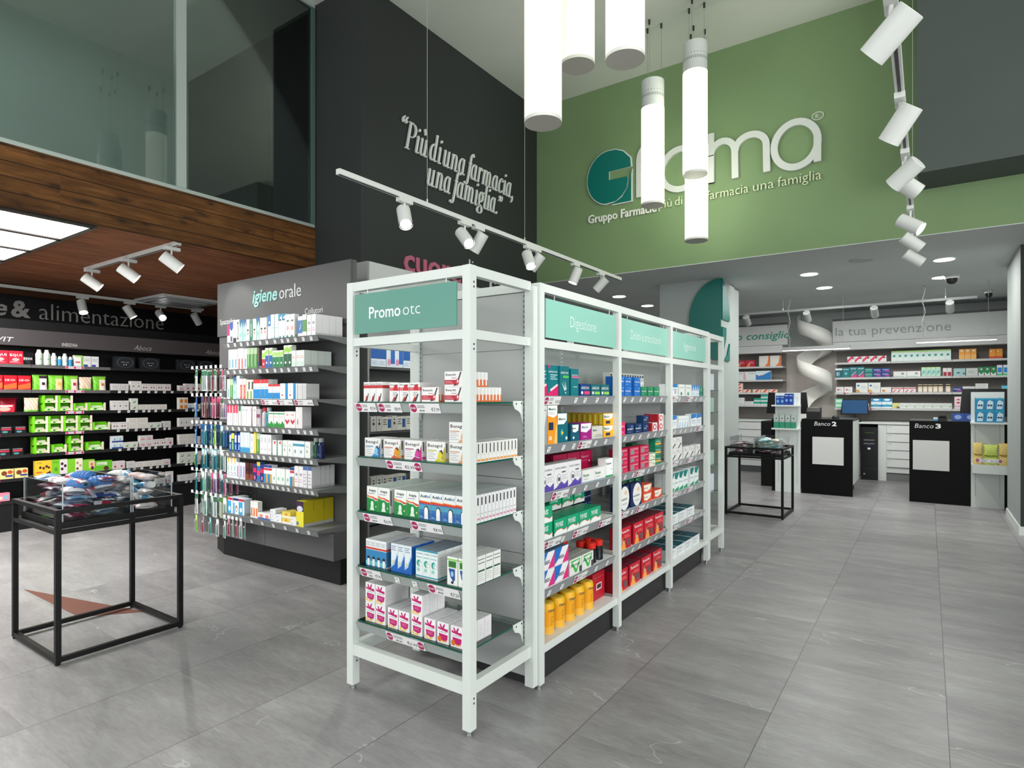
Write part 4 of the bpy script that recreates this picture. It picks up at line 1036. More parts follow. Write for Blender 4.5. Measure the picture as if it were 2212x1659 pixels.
# helical chute
ch = thing('spiral_chute', 'white spiral delivery chute descending from the ceiling to the back counter', 'chute', (-1.70, 12.13, 1.16))
m = MB(); N = 90; R1 = 0.29; R2 = 0.10
turns = 2.15; z0, z1 = 0.0, 1.55
a_at = lambda k: math.radians(200) - turns * 2 * PI * k / N
P = []
for k in range(N + 1):
    a = a_at(k); z = z0 + (z1 - z0) * k / N
    c, s = math.cos(a), math.sin(a)
    P.append([(R2 * c, R2 * s, z - 0.02), (R1 * c, R1 * s, z), (R1 * c, R1 * s, z + 0.25), ((R1 - 0.008) * c, (R1 - 0.008) * s, z + 0.25), ((R1 - 0.008) * c, (R1 - 0.008) * s, z + 0.008), (R2 * c, R2 * s, z - 0.012)])
vs = [q for r_ in P for q in r_]
fs = [(6 * k + i, 6 * (k + 1) + i, 6 * (k + 1) + (i + 1) % 6, 6 * k + (i + 1) % 6) for k in range(N) for i in range(6)]
fs += [tuple(range(6)), tuple(range(6 * N + 5, 6 * N - 1, -1))]
m.add(vs, fs, mat('e4e3de', 0.35), True); m.build('slide', ch)
MB().box(-0.30, -0.16, -0.17, 0.02, 0.10, -0.02, mat('e4e3de', 0.4)).build('outlet', ch)
# ------------------------------------------------------------------ merchandise
class D: pass
def decor(m, els, P, w, h, e0=0.0004):
    """els drawn on a w x h face; P(x, y, lift) -> point, x from 0..w, y from 0..h"""
    for k, e in enumerate(els):
        lift = e0 + 0.00025 * k; t = e[0]
        if t == 'r':
            _, u0, v0, u1, v1, c = e
            m.add([P(u0 * w, v0 * h, lift), P(u1 * w, v0 * h, lift), P(u1 * w, v1 * h, lift), P(u0 * w, v1 * h, lift)], [(0, 1, 2, 3)], mat(c))
        elif t == 'p':
            m.add([P(u * w, v * h, lift) for u, v in e[1]], [tuple(range(len(e[1])))], mat(e[2]))
        elif t == 'c':
            _, u, v, ru, rv, c = e
            m.add([P((u + ru * math.cos(a * PI / 9)) * w, (v + rv * math.sin(a * PI / 9)) * h, lift) for a in range(18)], [tuple(range(18))], mat(c))
        elif t == 't':
            _, u, v, wid, hgt, c, s = e[:7]
            st = dict(e[7]) if len(e) > 7 else {}; st.setdefault('offset', 0.012)
            add_text(m, s, hgt * h / 0.72, mat(c), lambda p: P(u * w + p[0], v * h + p[1], lift), width=wid * w, res=1, **st)
        elif t == 'l':       # small print: n lines
            _, u0, v0, u1, v1, n, c = e
            for i in range(n):
                vv = v0 + (v1 - v0) * (i + 0.3) / n; v2 = vv + (v1 - v0) * 0.35 / n; uu = u1 - (u1 - u0) * (0.25 if i % 2 else 0.0)
                m.add([P(u0 * w, vv * h, lift), P(uu * w, vv * h, lift), P(uu * w, v2 * h, lift), P(u0 * w, v2 * h, lift)], [(0, 1, 2, 3)], mat(c))
def box_design(name, desc, w, h, d, base, front=(), side=(), top=(), cat='box', sidecol=None, topcol=None):
    m = MB(); B = mat(base, 0.42)
    mf = {}
    if sidecol: mf['+x'] = mf['-x'] = mat(sidecol, 0.42)
    if topcol: mf['+z'] = mat(topcol, 0.42)
    m.boxm(-w / 2, 0, 0, w / 2, d, h, B, mf)
    decor(m, front, lambda x, y, l: (-w / 2 + x, -l, y), w, h)
    decor(m, side, lambda x, y, l: (w / 2 + l, x, y), d, h)
    decor(m, [(e[0],) + tuple(e[1:]) for e in side if e[0] == 'r'], lambda x, y, l: (-w / 2 - l, d - x, y), d, h)
    decor(m, top, lambda x, y, l: (-w / 2 + x, y, h + l), w, d)
    o = D(); o.mesh = m.mesh(name); o.name = name; o.desc = desc; o.w = w; o.h = h; o.d = d; o.cat = cat
    return o
def bottle_design(name, desc, prof, mats, d=None, els=(), cat='bottle', seg=20, rr=None):
    """prof [(r,z)...], mats one per band; els wrapped on the body of radius rr between z0..z1"""
    R = max(r for r, z in prof); h = prof[-1][1]
    m = MB(); m.lathe(prof, lambda k: mats[min(k, len(mats) - 1)], seg, cy=R)
    if els:
        r, z0, z1 = rr
        def P(x, y, l):
            a = -PI / 2 + (x - R * 0.9) / r
            return ((r + l * 2) * math.cos(a), R + (r + l * 2) * math.sin(a), z0 + y)
        decor(m, els, P, R * 1.8, z1 - z0)
    o = D(); o.mesh = m.mesh(name); o.name = name; o.desc = desc; o.w = 2 * R; o.h = h; o.d = 2 * R; o.cat = cat
    return o
def pouch_design(name, desc, w, h, d, colf, cat='bag', nu=14, nv=16, flat_bottom=True, back=None):
    """soft bag; colf(u, v) -> colour of the front cell"""
    m = MB()
    def th(u, v):
        pu = max(0.0, 1 - (2 * u - 1) ** 6) ** 0.5
        pv = 1 - max(0.0, (v - 0.25) / 0.75) ** 2.2 if flat_bottom else math.sin(PI * min(0.985, max(0.015, v))) ** 0.6
        return max(0.001, d / 2 * pu * pv)
    def wd(v): return 1 - 0.05 * math.sin(PI * v)
    F = []; Bk = []
    for j in range(nv + 1):
        v = j / nv
        for i in range(nu + 1):
            u = i / nu; x = (u - 0.5) * w * wd(v); t = th(u, v) * (1 + 0.06 * math.sin(9 * u + 7 * v)); z = v * h
            F.append((x, d / 2 - t, z)); Bk.append((x, d / 2 + t, z))
    for j in range(nv):
        for i in range(nu):
            a = j * (nu + 1) + i; q = [F[a], F[a + 1], F[a + nu + 2], F[a + nu + 1]]
            c = colf((i + 0.5) / nu, (j + 0.5) / nv)
            m.add(q, [(0, 1, 2, 3)], mat(c, 0.3), False)
    n = len(F)
    fs = [(j * (nu + 1) + i + 1, j * (nu + 1) + i, (j + 1) * (nu + 1) + i, (j + 1) * (nu + 1) + i + 1) for j in range(nv) for i in range(nu)]
    m.add(Bk, fs, mat(back or colf(0.02, 0.5), 0.3), True)
    ring = [i for i in range(nu + 1)]
    m.add([F[i] for i in ring] + [Bk[i] for i in ring], [(i, nu + 1 + i, nu + 2 + i, i + 1) for i in range(nu)], mat(back or colf(0.02, 0.5), 0.3))
    for s in (0, nu):
        idx = [j * (nu + 1) + s for j in range(nv + 1)]
        m.add([F[i] for i in idx] + [Bk[i] for i in idx], [(j, j + 1, nv + 2 + j, nv + 1 + j) for j in range(nv)], mat(back or colf(0.02, 0.5), 0.3))
    o = D(); o.mesh = m.mesh(name); o.name = name; o.desc = desc; o.w = w; o.h = h; o.d = d; o.cat = cat
    return o
class Shelf:
    def __init__(s, loc, rz, z, desc, short): s.loc = loc; s.rz = rz; s.z = z; s.desc = desc; s.short = short
REC = []
RUNNO = {}
def put(S, x, y, z, d, yaw=0.0, rec=(0, 0, 0, 1), pitch=None):
    c, s = math.cos(S.rz), math.sin(S.rz)
    o = bpy.data.objects.new(d.name, d.mesh); COL.objects.link(o)
    o.location = (S.loc[0] + c * x - s * y, S.loc[1] + s * x + c * y, z)
    o.rotation_euler = (0, 0, S.rz + yaw)
    o['category'] = d.cat
    REC.append((o, S, d) + tuple(rec))
    return o
def fill(S, x, d, nx=1, nd=1, nh=1, gap=0.003, y0=0.012, dgap=0.002, jit=0.0, z=None, nd_last=None, dz=0.0):
    """nx columns from x (left edge), nd deep, nh high"""
    if x is None: x = S.x
    key = (S.desc, d.desc)
    for i in range(nx):
        col = RUNNO.get(key, 0) + 1; RUNNO[key] = col
        for j in range(nd if (nd_last is None or i < nx - 1) else nd_last):
            for k in range(nh):
                zz = (S.z if z is None else z) + 0.0006 + k * (d.h + 0.0008)
                put(S, x + d.w / 2 + random.uniform(-jit, jit) * 0.3, y0 + j * (d.d + dgap) + random.uniform(0, jit), zz, d, random.uniform(-jit, jit) * 4, (col, j + 1, k + 1, nh))
        x += d.w + gap
    S.x = x
    lim = getattr(S, 'lim', None)
    if lim and x - gap > lim + .001: print('OVERFLOW', S.desc, d.desc, round(x - gap, 3), lim)
    return x
ORD = ['', 'first', 'second', 'third', 'fourth', 'fifth', 'sixth', 'seventh', 'eighth', 'ninth', 'tenth', 'eleventh', 'twelfth', 'thirteenth', 'fourteenth', 'fifteenth', 'sixteenth', 'seventeenth', 'eighteenth', 'nineteenth', 'twentieth']
def finish_labels():
    G = {}
    for r in REC: G.setdefault((r[1].desc, r[2].desc), []).append(r)
    for (sd, dd), rs in G.items():
        nc = max(r[3] for r in rs); nr = max(r[4] for r in rs)
        for o, S, d, c, j, k, nh in rs:
            lv = ''
            mh = max(r[5] for r in rs if r[3] == c and r[4] == j)
            if mh == 2: lv = ('lower ', 'upper ')[k - 1]
            elif mh == 3: lv = ('lowest ', 'middle ', 'uppermost ')[k - 1]
            elif mh > 3: lv = ORD[k] + '-level '
            lab = lv + dd
            if nc > 1: lab += ', %s from left' % ORD[c]
            if nr > 1: lab += ', ' + ('front row' if j == 1 else ORD[j] + ' row')
            lab += ', ' + sd
            tag(o, lab, d.cat, '%ss on the %s' % (dd, S.short) if len(rs) > 1 else None)

# ---- designs ---------------------------------------------------------------
def sp(cols, k=3):  # small print
    return ('l', 0.1, 0.12, 0.9, 0.4, k, cols)
I = dict(shear=0.25); B_ = dict(offset=0.02)
A = {}
A['spray_w'] = box_design('throat_spray_box', 'slim white and red spray box', 0.042, 0.094, 0.036, 'efedec', [('r', 0, .68, 1, .84, 'c4383c'), ('t', .1, .87, .8, .06, '222222', 'Benactiv'), ('p', [(.2, .02), (.5, .1), (.75, .42), (.85, .42), (.62, .05), (.35, 0.0)], '3a3434'), ('p', [(.3, .05), (.45, .3), (.6, .28), (.5, .08)], 'c7313a')], [('r', 0, .68, 1, .84, 'c4383c')])
A['spray_r'] = box_design('throat_spray_box', 'white spray box with red cap picture', 0.062, 0.088, 0.036, 'eceaea', [('r', 0, .58, 1, .76, 'd9707a'), ('p', [(.35, .6), (.9, .58), (.8, .9), (.5, .88)], 'c5202c'), ('t', .1, .86, .8, .07, '333333', 'Benactiv'), ('l', .35, .3, .8, .52, 3, '888888'), ('p', [(.2, .0), (.5, .08), (.8, .42), (.9, .42), (.65, .03)], '3a3434'), ('p', [(.3, .05), (.5, .28), (.62, .24), (.5, .06)], 'c7313a')], [('r', 0, .58, 1, .76, 'd9707a')])
A['benactiv'] = box_design('lozenge_box', 'white and red throat lozenge box', 0.100, 0.066, 0.024, 'eeecec', [('t', .07, .72, .58, .17, '222222', 'Benactiv'), ('p', [(0, .15), (.62, .15), (.66, .45), (0, .45)], 'b8243c'), ('l', .05, .2, .5, .4, 2, 'f0a0a0'), ('p', [(.5, .05), (.72, .1), (.95, .95), (.88, .95), (.7, .3), (.55, .15)], '3b3337'), ('c', .72, .3, .09, .2, 'd0303c'), ('c', .75, .35, .04, .1, 'f0e6e6'), ('l', .4, .52, .68, .64, 1, 'c08090')],
    [('r', 0, 0, 1, .5, 'e8702c'), ('r', .3, .1, .7, .9, 'f2efec')], sidecol='f0eeec')
def benagol(nm, desc, c1, c2, c3):
    return box_design('lozenge_box', desc, 0.108, 0.088, 0.027, 'e9e7e6', [('t', .07, .72, .78, .17, '1c1c1e', 'Benagol'), ('l', .05, .1, .5, .62, 5, 'b9b9bd'), ('r', .05, .52, .55, .56, c1), ('p', [(.45, .0), (.62, .18), (.78, .1), (1, .12), (1, 0)], c1), ('p', [(.6, .22), (.68, .5), (.85, .55), (.92, .35), (.8, .12)], c2), ('p', [(.68, .52), (.82, .6), (.93, .4), (.9, .15), (.84, .15), (.86, .38), (.78, .5)], '2a2730'), ('p', [(.85, .3), (1, .8), (1, .05), (.9, .02)], c3)],
        [('r', .28, .45, .55, .92, '3c3c40'), ('r', 0.1, .05, .9, .16, c2), ('r', .0, .38, 1, .40, 'd8d2c8')], sidecol='ecebe8')
A['bg_blue'] = benagol('a', 'white lozenge box with blue motif', '3f8fc8', '7cc0e0', '2a6aa8')
A['bg_orange'] = benagol('b', 'white lozenge box with orange motif', 'd8602c', 'e89030', 'c8a020')
A['bg_pink'] = benagol('c', 'white lozenge box with pink motif', 'a81c70', 'd03c98', 'c02880')
A['bg_yellow'] = benagol('d', 'white lozenge box with yellow motif', 'c8c820', 'd8d030', 'b8a818')
A['bg_peach'] = benagol('e', 'white lozenge box with peach motif', 'd8a078', 'e8a050', 'd08028')
A['actigrip'] = box_design('cold_remedy_box', 'white over green cold remedy box', 0.076, 0.118, 0.026, 'ecedea', [('p', [(0, 0), (1, 0), (1, .46), (.8, .42), (.55, .5), (.3, .5), (0, .56)], '0f8a3c'), ('p', [(0, .66), (.3, .6), (.6, .6), (.5, .54), (.3, .53), (0, .58)], 'e0823c'), ('p', [(.45, .6), (1, .52), (1, .47), (.8, .46), (.5, .55)], 'd2452c'), ('t', .2, .8, .62, .1, '2c2c30', 'Actigrip'), ('l', .1, .68, .7, .76, 1, '9a9ab8'), ('c', .5, .28, .13, .14, 'e4ece2'), ('p', [(.3, 0.04), (.7, .04), (.6, .22), (.4, .22)], 'dfe8dd'), ('c', .85, .2, .05, .04, 'cfe0a0')], [('r', .2, .3, .5, .9, '55565a')], sidecol='dfe0dd', topcol='c4cfc8')
A['actifed'] = box_design('cold_remedy_box', 'white and blue red-striped cold box', 0.069, 0.122, 0.026, 'e9ecec', [('r', 0, 0, 1, .58, '2f6fae'), ('r', 0, .36, 1, .54, '4f9cb8'), ('r', 0, .10, 1, .24, '2560a4'), ('p', [(0, .58), (1, .56), (1, .64), (0, .68)], 'cf3a24'), ('p', [(0, .66), (1, .63), (1, .655), (0, .69)], 'ef9a40'), ('t', .1, .80, .48, .11, '1e2440', 'Acti'), ('t', .58, .80, .34, .11, '2f84b0', 'fed'), ('c', .62, .33, .2, .17, '15171c'), ('r', .46, .02, .78, .32, 'e8e8e8'), ('c', .62, .32, .16, .14, 'f0efee'), ('l', .08, .06, .35, .14, 2, 'a8d0e8')],
    [('r', .25, .62, .6, .9, '3a3c44'), ('r', .2, .1, .9, .17, 'd890a0'), ('r', .1, .3, .7, .33, 'b0b4b8')], sidecol='e8e8ea', topcol='b9c0c0')
A['acti_spray'] = box_design('nasal_spray_box', 'slim nasal spray box with red stripe', 0.034, 0.128, 0.05, 'e9ecec', [('r', 0, 0, 1, .62, '2f83b8'), ('r', 0, .05, 1, .2, '6fc0cf'), ('r', 0, .64, 1, .71, 'cf3a24'), ('l', .1, .76, .9, .92, 3, '9aa4ac'), ('c', .55, .28, .28, .1, '16181c'), ('r', .35, .02, .8, .28, 'eceeee')], [('r', 0, .05, 1, .62, '3a78a8'), ('r', 0, .64, 1, .71, 'c04030')], sidecol='d7dadb', topcol='cfd2d3')
A['blue_spray'] = box_design('nasal_spray_box', 'white and deep blue nasal spray box', 0.043, 0.130, 0.05, 'dfe6ec', [('p', [(0, 0), (1, 0), (1, .62), (.8, .5), (.5, .25), (0, .12)], '1660b8'), ('p', [(0, .2), (.4, .3), (.7, .5), (.95, .72), (.85, .5), (.5, .3), (0, .14)], '8ec6ea'), ('c', .25, .33, .15, .07, 'd8d8a0'), ('l', .1, .74, .8, .94, 3, '6f88a8')], [('r', 0, 0, 1, 1, '1560b4')], sidecol='1b62b4', topcol='c8ccd0')
A['teal_spray'] = box_design('nasal_spray_box', 'white box with teal ear picture', 0.043, 0.128, 0.05, 'e2ebe9', [('r', 0, .93, 1, 1, '3b8fa8'), ('t', .1, .82, .8, .05, '2c7f98', 'OTOSAN'), ('c', .45, .5, .3, .12, '17a094'), ('c', .65, .48, .24, .1, 'bfe0da'), ('c', .7, .46, .15, .07, 'b03030'), ('c', .74, .46, .14, .065, 'eff2f2'), ('r', 0, .04, 1, .08, '2b8fb0'), ('l', .1, .68, .9, .76, 1, '8ab8c0'), ('r', .2, .22, .5, .34, '8fcfc4')], [('r', 0, .03, 1, .08, '1d8f94'), ('l', .2, .2, .8, .8, 6, 'c0c4c4')], sidecol='dcdfdf', topcol='8c98a8')
A['green_spray'] = box_design('throat_spray_box', 'white box with green and blue panels', 0.058, 0.122, 0.056, 'eef0ec', [('r', .12, .62, .88, .86, '4c9a3c'), ('r', .2, .66, .8, .82, '2f6e34'), ('p', [(.15, .58), (.75, .58), (.75, .2), (.6, .12), (.3, .3)], '1d4f9c'), ('r', 0, .88, 1, .93, '8cc860'), ('c', .5, .1, .12, .05, '1c2a3a'), ('c', .5, .4, .15, .1, '9ac0e0')],
    [('r', .1, .86, .92, .885, '4d4f50'), ('r', .1, .73, .92, .755, '4d4f50'), ('r', .08, .44, .92, .50, '2f5a3c'), ('r', 0, 0, .03, 1, 'c8ccc8'), ('l', .1, .1, .9, .4, 4, 'cfd2cf')], sidecol='e9ebe8', topcol='d8dad8')
A['tachi'] = box_design('cold_remedy_box', 'white box with magenta hand motif', 0.066, 0.092, 0.05, 'efeef0', [('p', [(.08, .66), (.92, .58), (.92, .72), (.6, .72), (.7, .95), (.55, .9), (.45, .74), (.3, .92), (.2, .9), (.3, .72), (.08, .78)], 'c0186c'), ('t', .15, .52, .7, .05, '8a8a90', 'TACHIFLUDEC'), ('p', [(.15, .46), (.92, .44), (.88, .2), (.6, .12), (.2, .2)], 'c01a70'), ('l', .3, .25, .8, .4, 3, 'e088b0'), ('p', [(.1, .24), (.3, .1), (.6, .12), (.85, .14), (.6, .04), (.1, .06)], 'f0c850')], [('l', .2, .2, .8, .75, 5, 'd8d4d8')], sidecol='e6e4e6', topcol='d9d8da')
A['tachi_o'] = box_design('cold_remedy_box', 'magenta-printed white box with orange fruit', 0.066, 0.092, 0.05, 'efeef0', [('p', [(.08, .66), (.92, .58), (.92, .72), (.6, .72), (.7, .95), (.55, .9), (.45, .74), (.3, .92), (.2, .9), (.3, .72), (.08, .78)], 'c0186c'), ('t', .15, .52, .7, .05, '8a8a90', 'TACHIFLUDEC'), ('p', [(.15, .46), (.92, .44), (.88, .2), (.6, .12), (.2, .2)], 'c01a70'), ('c', .22, .2, .17, .14, 'e06c24'), ('p', [(.4, .08), (.8, .1), (.85, .16), (.45, .14)], 'f0a030')], [('l', .2, .2, .8, .75, 5, 'd8d4d8')], sidecol='e6e4e6', topcol='d9d8da')

EDS = {}
for i, z in enumerate(GZ):
    EDS[i] = Shelf((-2.27, 1.99), 0, z, ('top', 'second', 'third', 'fourth', 'lowest')[i] + ' glass shelf', ('top', 'second', 'third', 'fourth', 'lowest')[i] + ' glass shelf')
S = EDS[0]
fill(S, 0.012, A['spray_w'], 3, 3, gap=.002); fill(S, 0.19, A['spray_r'], 3, 3, gap=.003)
fill(S, 0.395, A['benactiv'], 1, 5); fill(S, 0.53, A['benactiv'], 1, 11)
RUNNO[(S.desc, A['benactiv'].desc)] = 1
for j in range(7): put(S, 0.58, 0.012 + j * 0.026, S.z + 0.0674, A['benactiv'], 0, (2, j + 1, 2, 2))
S = EDS[1]
for x, k in ((0.02, 'bg_blue'), (0.152, 'bg_orange'), (0.286, 'bg_pink'), (0.424, 'bg_yellow')): fill(S, x, A[k], 1, 4)
fill(S, 0.556, A['bg_peach'], 1, 13, dgap=.0015)
put(S, 0.61, 0.012, S.z + 0.0895, A['bg_peach'], 0, (1, 1, 2, 2))
S = EDS[2]
fill(S, 0.035, A['actigrip'], 2, 12, gap=.002); fill(S, 0.222, A['actigrip'], 2, 12, gap=.002); fill(S, 0.380, A['actifed'], 4, 13, gap=.002)
S = EDS[3]
fill(S, 0.028, A['acti_spray'], 4, 4, gap=.001); fill(S, 0.20, A['blue_spray'], 3, 3, gap=.001); fill(S, 0.358, A['teal_spray'], 3, 4, gap=.001); fill(S, 0.55, A['green_spray'], 2, 4, gap=.004, y0=.006)
S = EDS[4]
fill(S, 0.025, A['tachi'], 2, 3, 2, gap=.004); fill(S, 0.178, A['tachi'], 2, 3, 1, gap=.006); fill(S, 0.33, A['tachi'], 1, 3, 2); fill(S, 0.41, A['tachi'], 1, 3, 1); fill(S, 0.487, A['tachi_o'], 2, 4, 1, gap=.012)

# ---- island bays (front faces +X) ----
GS = {}
for b in range(3):
    for i, z in enumerate(SZ + [0.205]):
        nm = '%s %s-bay shelf' % (('top', 'second', 'third', 'fourth', 'fifth', 'bottom')[i], ('digestion', 'pain', 'hygiene')[b])
        GS[b, i] = Shelf((-1.56, 2.462 + BX[b] + 0.045), PI / 2, z, nm, nm); GS[b, i].lim = .85
def med(name, desc, w, h, d, base, brand, bc, extra=(), side=(), bv=.62, bw=.8, bh=.2, st=None, **k):
    return box_design(name, desc, w, h, d, base, list(extra) + [('t', .08, bv, bw, bh, bc, brand, st or {})], side, **k)
T1 = '0e7680'
A['gav_red'] = med('digestive_syrup_box', 'tall teal syrup box with pink corner', 0.108, 0.155, .05, T1, 'GAVISCON', 'e8f4f4', [('p', [(0, 0), (1, 0), (1, .38), (.5, .22), (0, .05)], 'd8206a'), ('p', [(.05, 1), (.25, 1), (.2, .88), (.05, .92)], 'd8206a'), ('l', .25, .52, .9, .72, 3, 'cfe8ea'), ('p', [(.2, .2), (.9, .4), (.95, .34), (.3, .14)], 'f0d8e0')], bv=.76, bh=.06, topcol='0c5a68', st=I)
A['gav_tall'] = med('digestive_syrup_box', 'tall teal syrup box with silver streaks', 0.1, 0.155, .05, '0d6e78', 'GAVISCON', 'e8f4f4', [('r', .35, .6, .95, .68, '56c04a'), ('p', [(.2, .45), (.6, .2), (.5, .16)], 'dfe8e8'), ('p', [(.35, .52), (.65, .2), (.58, .18)], 'b8d4d8'), ('p', [(.55, .52), (.7, .22), (.62, .2)], 'dfe8e8'), ('c', .6, .1, .05, .03, 'e8f4f4')], bv=.74, bh=.07, topcol='0c5a68', st=I)
A['gav_nar'] = med('digestive_syrup_box', 'narrow teal syrup box with pink strip', 0.085, 0.145, .05, T1, 'GAVISCON', 'e8f4f4', [('r', .1, .66, 1, .72, 'e06090'), ('l', .3, .3, .8, .36, 1, 'cfe8ea')], bv=.74, bh=.05, topcol='0c5a68', st=I)
A['gav_low'] = med('antacid_box', 'low blue antacid box with pink bar', 0.115, 0.066, .05, '14407e', 'GAVISCON', 'e8f0f4', [('r', .4, .12, .98, .38, 'e0447c'), ('c', .18, .25, .1, .14, 'f0f0f4')], bv=.55, bh=.24, st=I)
A['gav_grn'] = med('antacid_box', 'low teal antacid box with green bar', 0.112, 0.066, .05, '0f6670', 'GAVISCON', 'e8f4f4', [('r', .4, .12, .98, .36, '8fd058'), ('c', .2, .25, .1, .14, 'f0f0f4')], bv=.55, bh=.24, st=I)
S = GS[0, 0]
fill(S, -.012, A['gav_red'], 2, 1, gap=.004, y0=.022); fill(S, 0.205, A['gav_tall'], 1, 1); fill(S, 0.325, A['gav_nar'], 1, 1); fill(S, 0.43, A['gav_low'], 1, 2); fill(S, 0.56, A['gav_grn'], 2, 2, gap=.01)
A['ma_tall'] = med('antacid_syrup_box', 'tall orange antacid box with white top', 0.095, 0.195, .06, 'f09a28', 'Maalox', '1c6a74', [('p', [(0, 1), (1, 1), (1, .75), (.6, .68), (0, .74)], 'eff0ee'), ('l', .1, .76, .7, .84, 2, 'b0b4b4'), ('r', .1, .36, .58, .56, '22304c'), ('p', [(.6, 0), (1, 0), (1, .6), (.8, .4)], 'f8c070'), ('r', .1, .1, .4, .2, 'f6d8b0')], bv=.88, bh=.06, bw=.75, st=I)
A['ma_white'] = med('antacid_syrup_box', 'tall white antacid box at post', 0.07, 0.195, .06, 'd8dada', 'Maalox', '1c6a74', [('p', [(.3, 0), (1, .9), (1, 0)], '9a9ea0'), ('c', .5, .4, .1, .02, 'd85030')], bv=.86, bh=.06, st=I)
A['ma_teal'] = med('antacid_box', 'teal antacid box with white swoosh', 0.105, 0.155, .05, '0f6878', 'Maalox', '1c5560', [('p', [(0, .98), (.9, .98), (.9, .75), (.6, .62), (0, .62)], 'f0f2f0'), ('c', .4, .34, .14, .12, '20a0a0'), ('c', .45, .33, .1, .05, 'f0c040'), ('c', .85, .14, .1, .06, 'e0f0f4')], bv=.76, bh=.08, bw=.7, st=I)
A['ma_small'] = med('antacid_box', 'small teal antacid box with white swoosh', 0.095, 0.092, .045, '145a72', 'Maalox', '3a3040', [('p', [(.15, .95), (.9, .95), (.85, .6), (.5, .5), (.2, .55)], 'f0f2f0'), ('c', .3, .2, .1, .08, 'e0f0f4')], bv=.7, bh=.12, bw=.5, st=I)
A['nau'] = med('antacid_box', 'magenta and white antacid box', 0.13, 0.095, .04, 'a81c84', 'Maalox', '2a7a80', [('p', [(0.02, .95), (.98, .95), (.9, .62), (.5, .42), (0, .5)], 'f2eff2'), ('l', .2, .12, .6, .24, 2, 'e0a8d8')], bv=.68, bh=.14, bw=.6, st=I)
A['ma_grey'] = med('antacid_box', 'low pale grey antacid box', 0.135, 0.07, .04, 'd5d3cb', 'Maalox', '3a6c68', [('p', [(.1, .1), (.5, .35), (.9, .3), (.95, .15), (.5, .22)], 'b0aea8'), ('l', .3, .08, .9, .2, 1, '88908c')], bv=.6, bh=.16, bw=.4, st=I)
A['ma_yel'] = med('antacid_box', 'yellow and white antacid box', .135, .07, .03, 'f0b020', 'Maalox', '2a6c78', [('p', [(.05, .95), (.95, .95), (.9, .6), (.5, .45), (.1, .55)], 'f4f2ea'), ('r', .25, .12, .68, .36, '2c3048')], bv=.62, bh=.24, bw=.55, side=[('r', 0, 0, 1, .6, 'b89a20'), ('r', .3, .1, .7, .9, 'd8c040')], sidecol='a89c30', st=I)
S = GS[0, 1]
fill(S, 0.01, A['ma_white'], 1, 1); fill(S, 0.085, A['ma_tall'], 1, 1); fill(S, 0.185, A['ma_teal'], 1, 1); fill(S, 0.325, A['ma_small'], 1, 2); fill(S, 0.435, A['nau'], 1, 2); fill(S, 0.57, A['ma_grey'], 1, 2, gap=.005); fill(S, 0.715, A['ma_yel'], 1, 9, 2, dgap=.006)
A['purple'] = med('stomach_remedy_box', 'square white box with violet wave', .145, .135, .07, 'e6e5e8', 'ENTEROGERMINA', '9a9aa4', [('p', [(0, 0), (1, 0), (1, .3), (.75, .16), (.5, .3), (.2, .1), (0, .04)], '5a48a4'), ('c', .35, .4, .17, .2, 'a8a8b0'), ('c', .35, .4, .14, .17, 'e6e5e8'), ('r', .26, .32, .44, .46, '5c5c66'), ('l', .55, .34, .95, .56, 3, 'c0c0c8'), ('r', .55, .62, .82, .67, '5a5a60')], bv=.78, bh=.07, topcol='c4c2c4')
A['long'] = med('tablet_box', 'long white tablet box with green lettering', .145, .07, .04, 'ebebea', 'Riopan', '28764c', [('r', 0, 0, 1, .05, '6a98b8'), ('l', .1, .2, .5, .36, 1, 'a8b8b0')], bv=.48, bh=.24, bw=.45)
A['riop'] = med('tablet_box', 'tall white tablet box with green foot', .1, .11, .05, 'eceeed', 'Riopan', '3a3c40', [('r', 0, 0, 1, .1, '2c9a5c'), ('c', .8, .4, .05, .04, '2c9a5c')], bv=.68, bh=.12, bw=.7)
A['crim'] = med('tablet_box', 'deep crimson tablet box', .15, .078, .05, 'b01248', 'Digerent', 'e8a0b8', [('l', .15, .2, .6, .36, 1, 'd85888'), ('c', .75, .2, .05, .08, 'f0e0e8')], bv=.5, bh=.16, bw=.6, side=[('r', .3, .2, .7, .9, '7c1038')], sidecol='9a1040', topcol='8c0c38')
S = GS[0, 2]
fill(S, 0.0, A['purple'], 3, 1, gap=.002); fill(S, 0.455, A['long'], 2, 1, gap=.002, jit=0); RUNNO[(S.desc, A['long'].desc)] = 0
fill(S, 0.745, A['riop'], 1, 1)
fill(S, 0.31, A['crim'], 3, 4, 2, gap=.01, y0=.125) if False else None
fill(S, 0.34, A['crim'], 3, 2, 2, gap=.006, y0=.13)
A['yovis'] = med('probiotic_box', 'green and white probiotic box', .13, .082, .06, '0ea072', 'YOVIS', 'eef6f2', [('p', [(0, 0), (1, 0), (1, .32), (.8, .2), (.5, .36), (.2, .3), (0, .12)], 'eef0ee'), ('p', [(0, .16), (.2, .34), (.5, .4), (.8, .24), (1, .36), (1, .32), (.8, .2), (.5, .36), (.2, .3), (0, .12)], 'd84a44')], bv=.50, bh=.32, bw=.62, topcol='128c66', sidecol='0c8c64', st=dict(shear=.15, offset=.02))
A['navy'] = med('tablet_box', 'slim navy tablet box on edge', .04, .15, .09, '141f44', 'plus', 'b8c4e0', [('l', .2, .2, .8, .5, 3, '6878a8')], bv=.7, bh=.05)
S = GS[0, 3]
fill(S, 0.0, A['yovis'], 1, 1, 2); fill(S, 0.15, A['yovis'], 4, 2, 1, gap=.003); fill(S, 0.33, A['yovis'], 3, 1, 1, gap=.01, y0=.15, z=S.z + 0.085)
fill(S, 0.74, A['navy'], 2, 1, gap=.003, y0=.15)
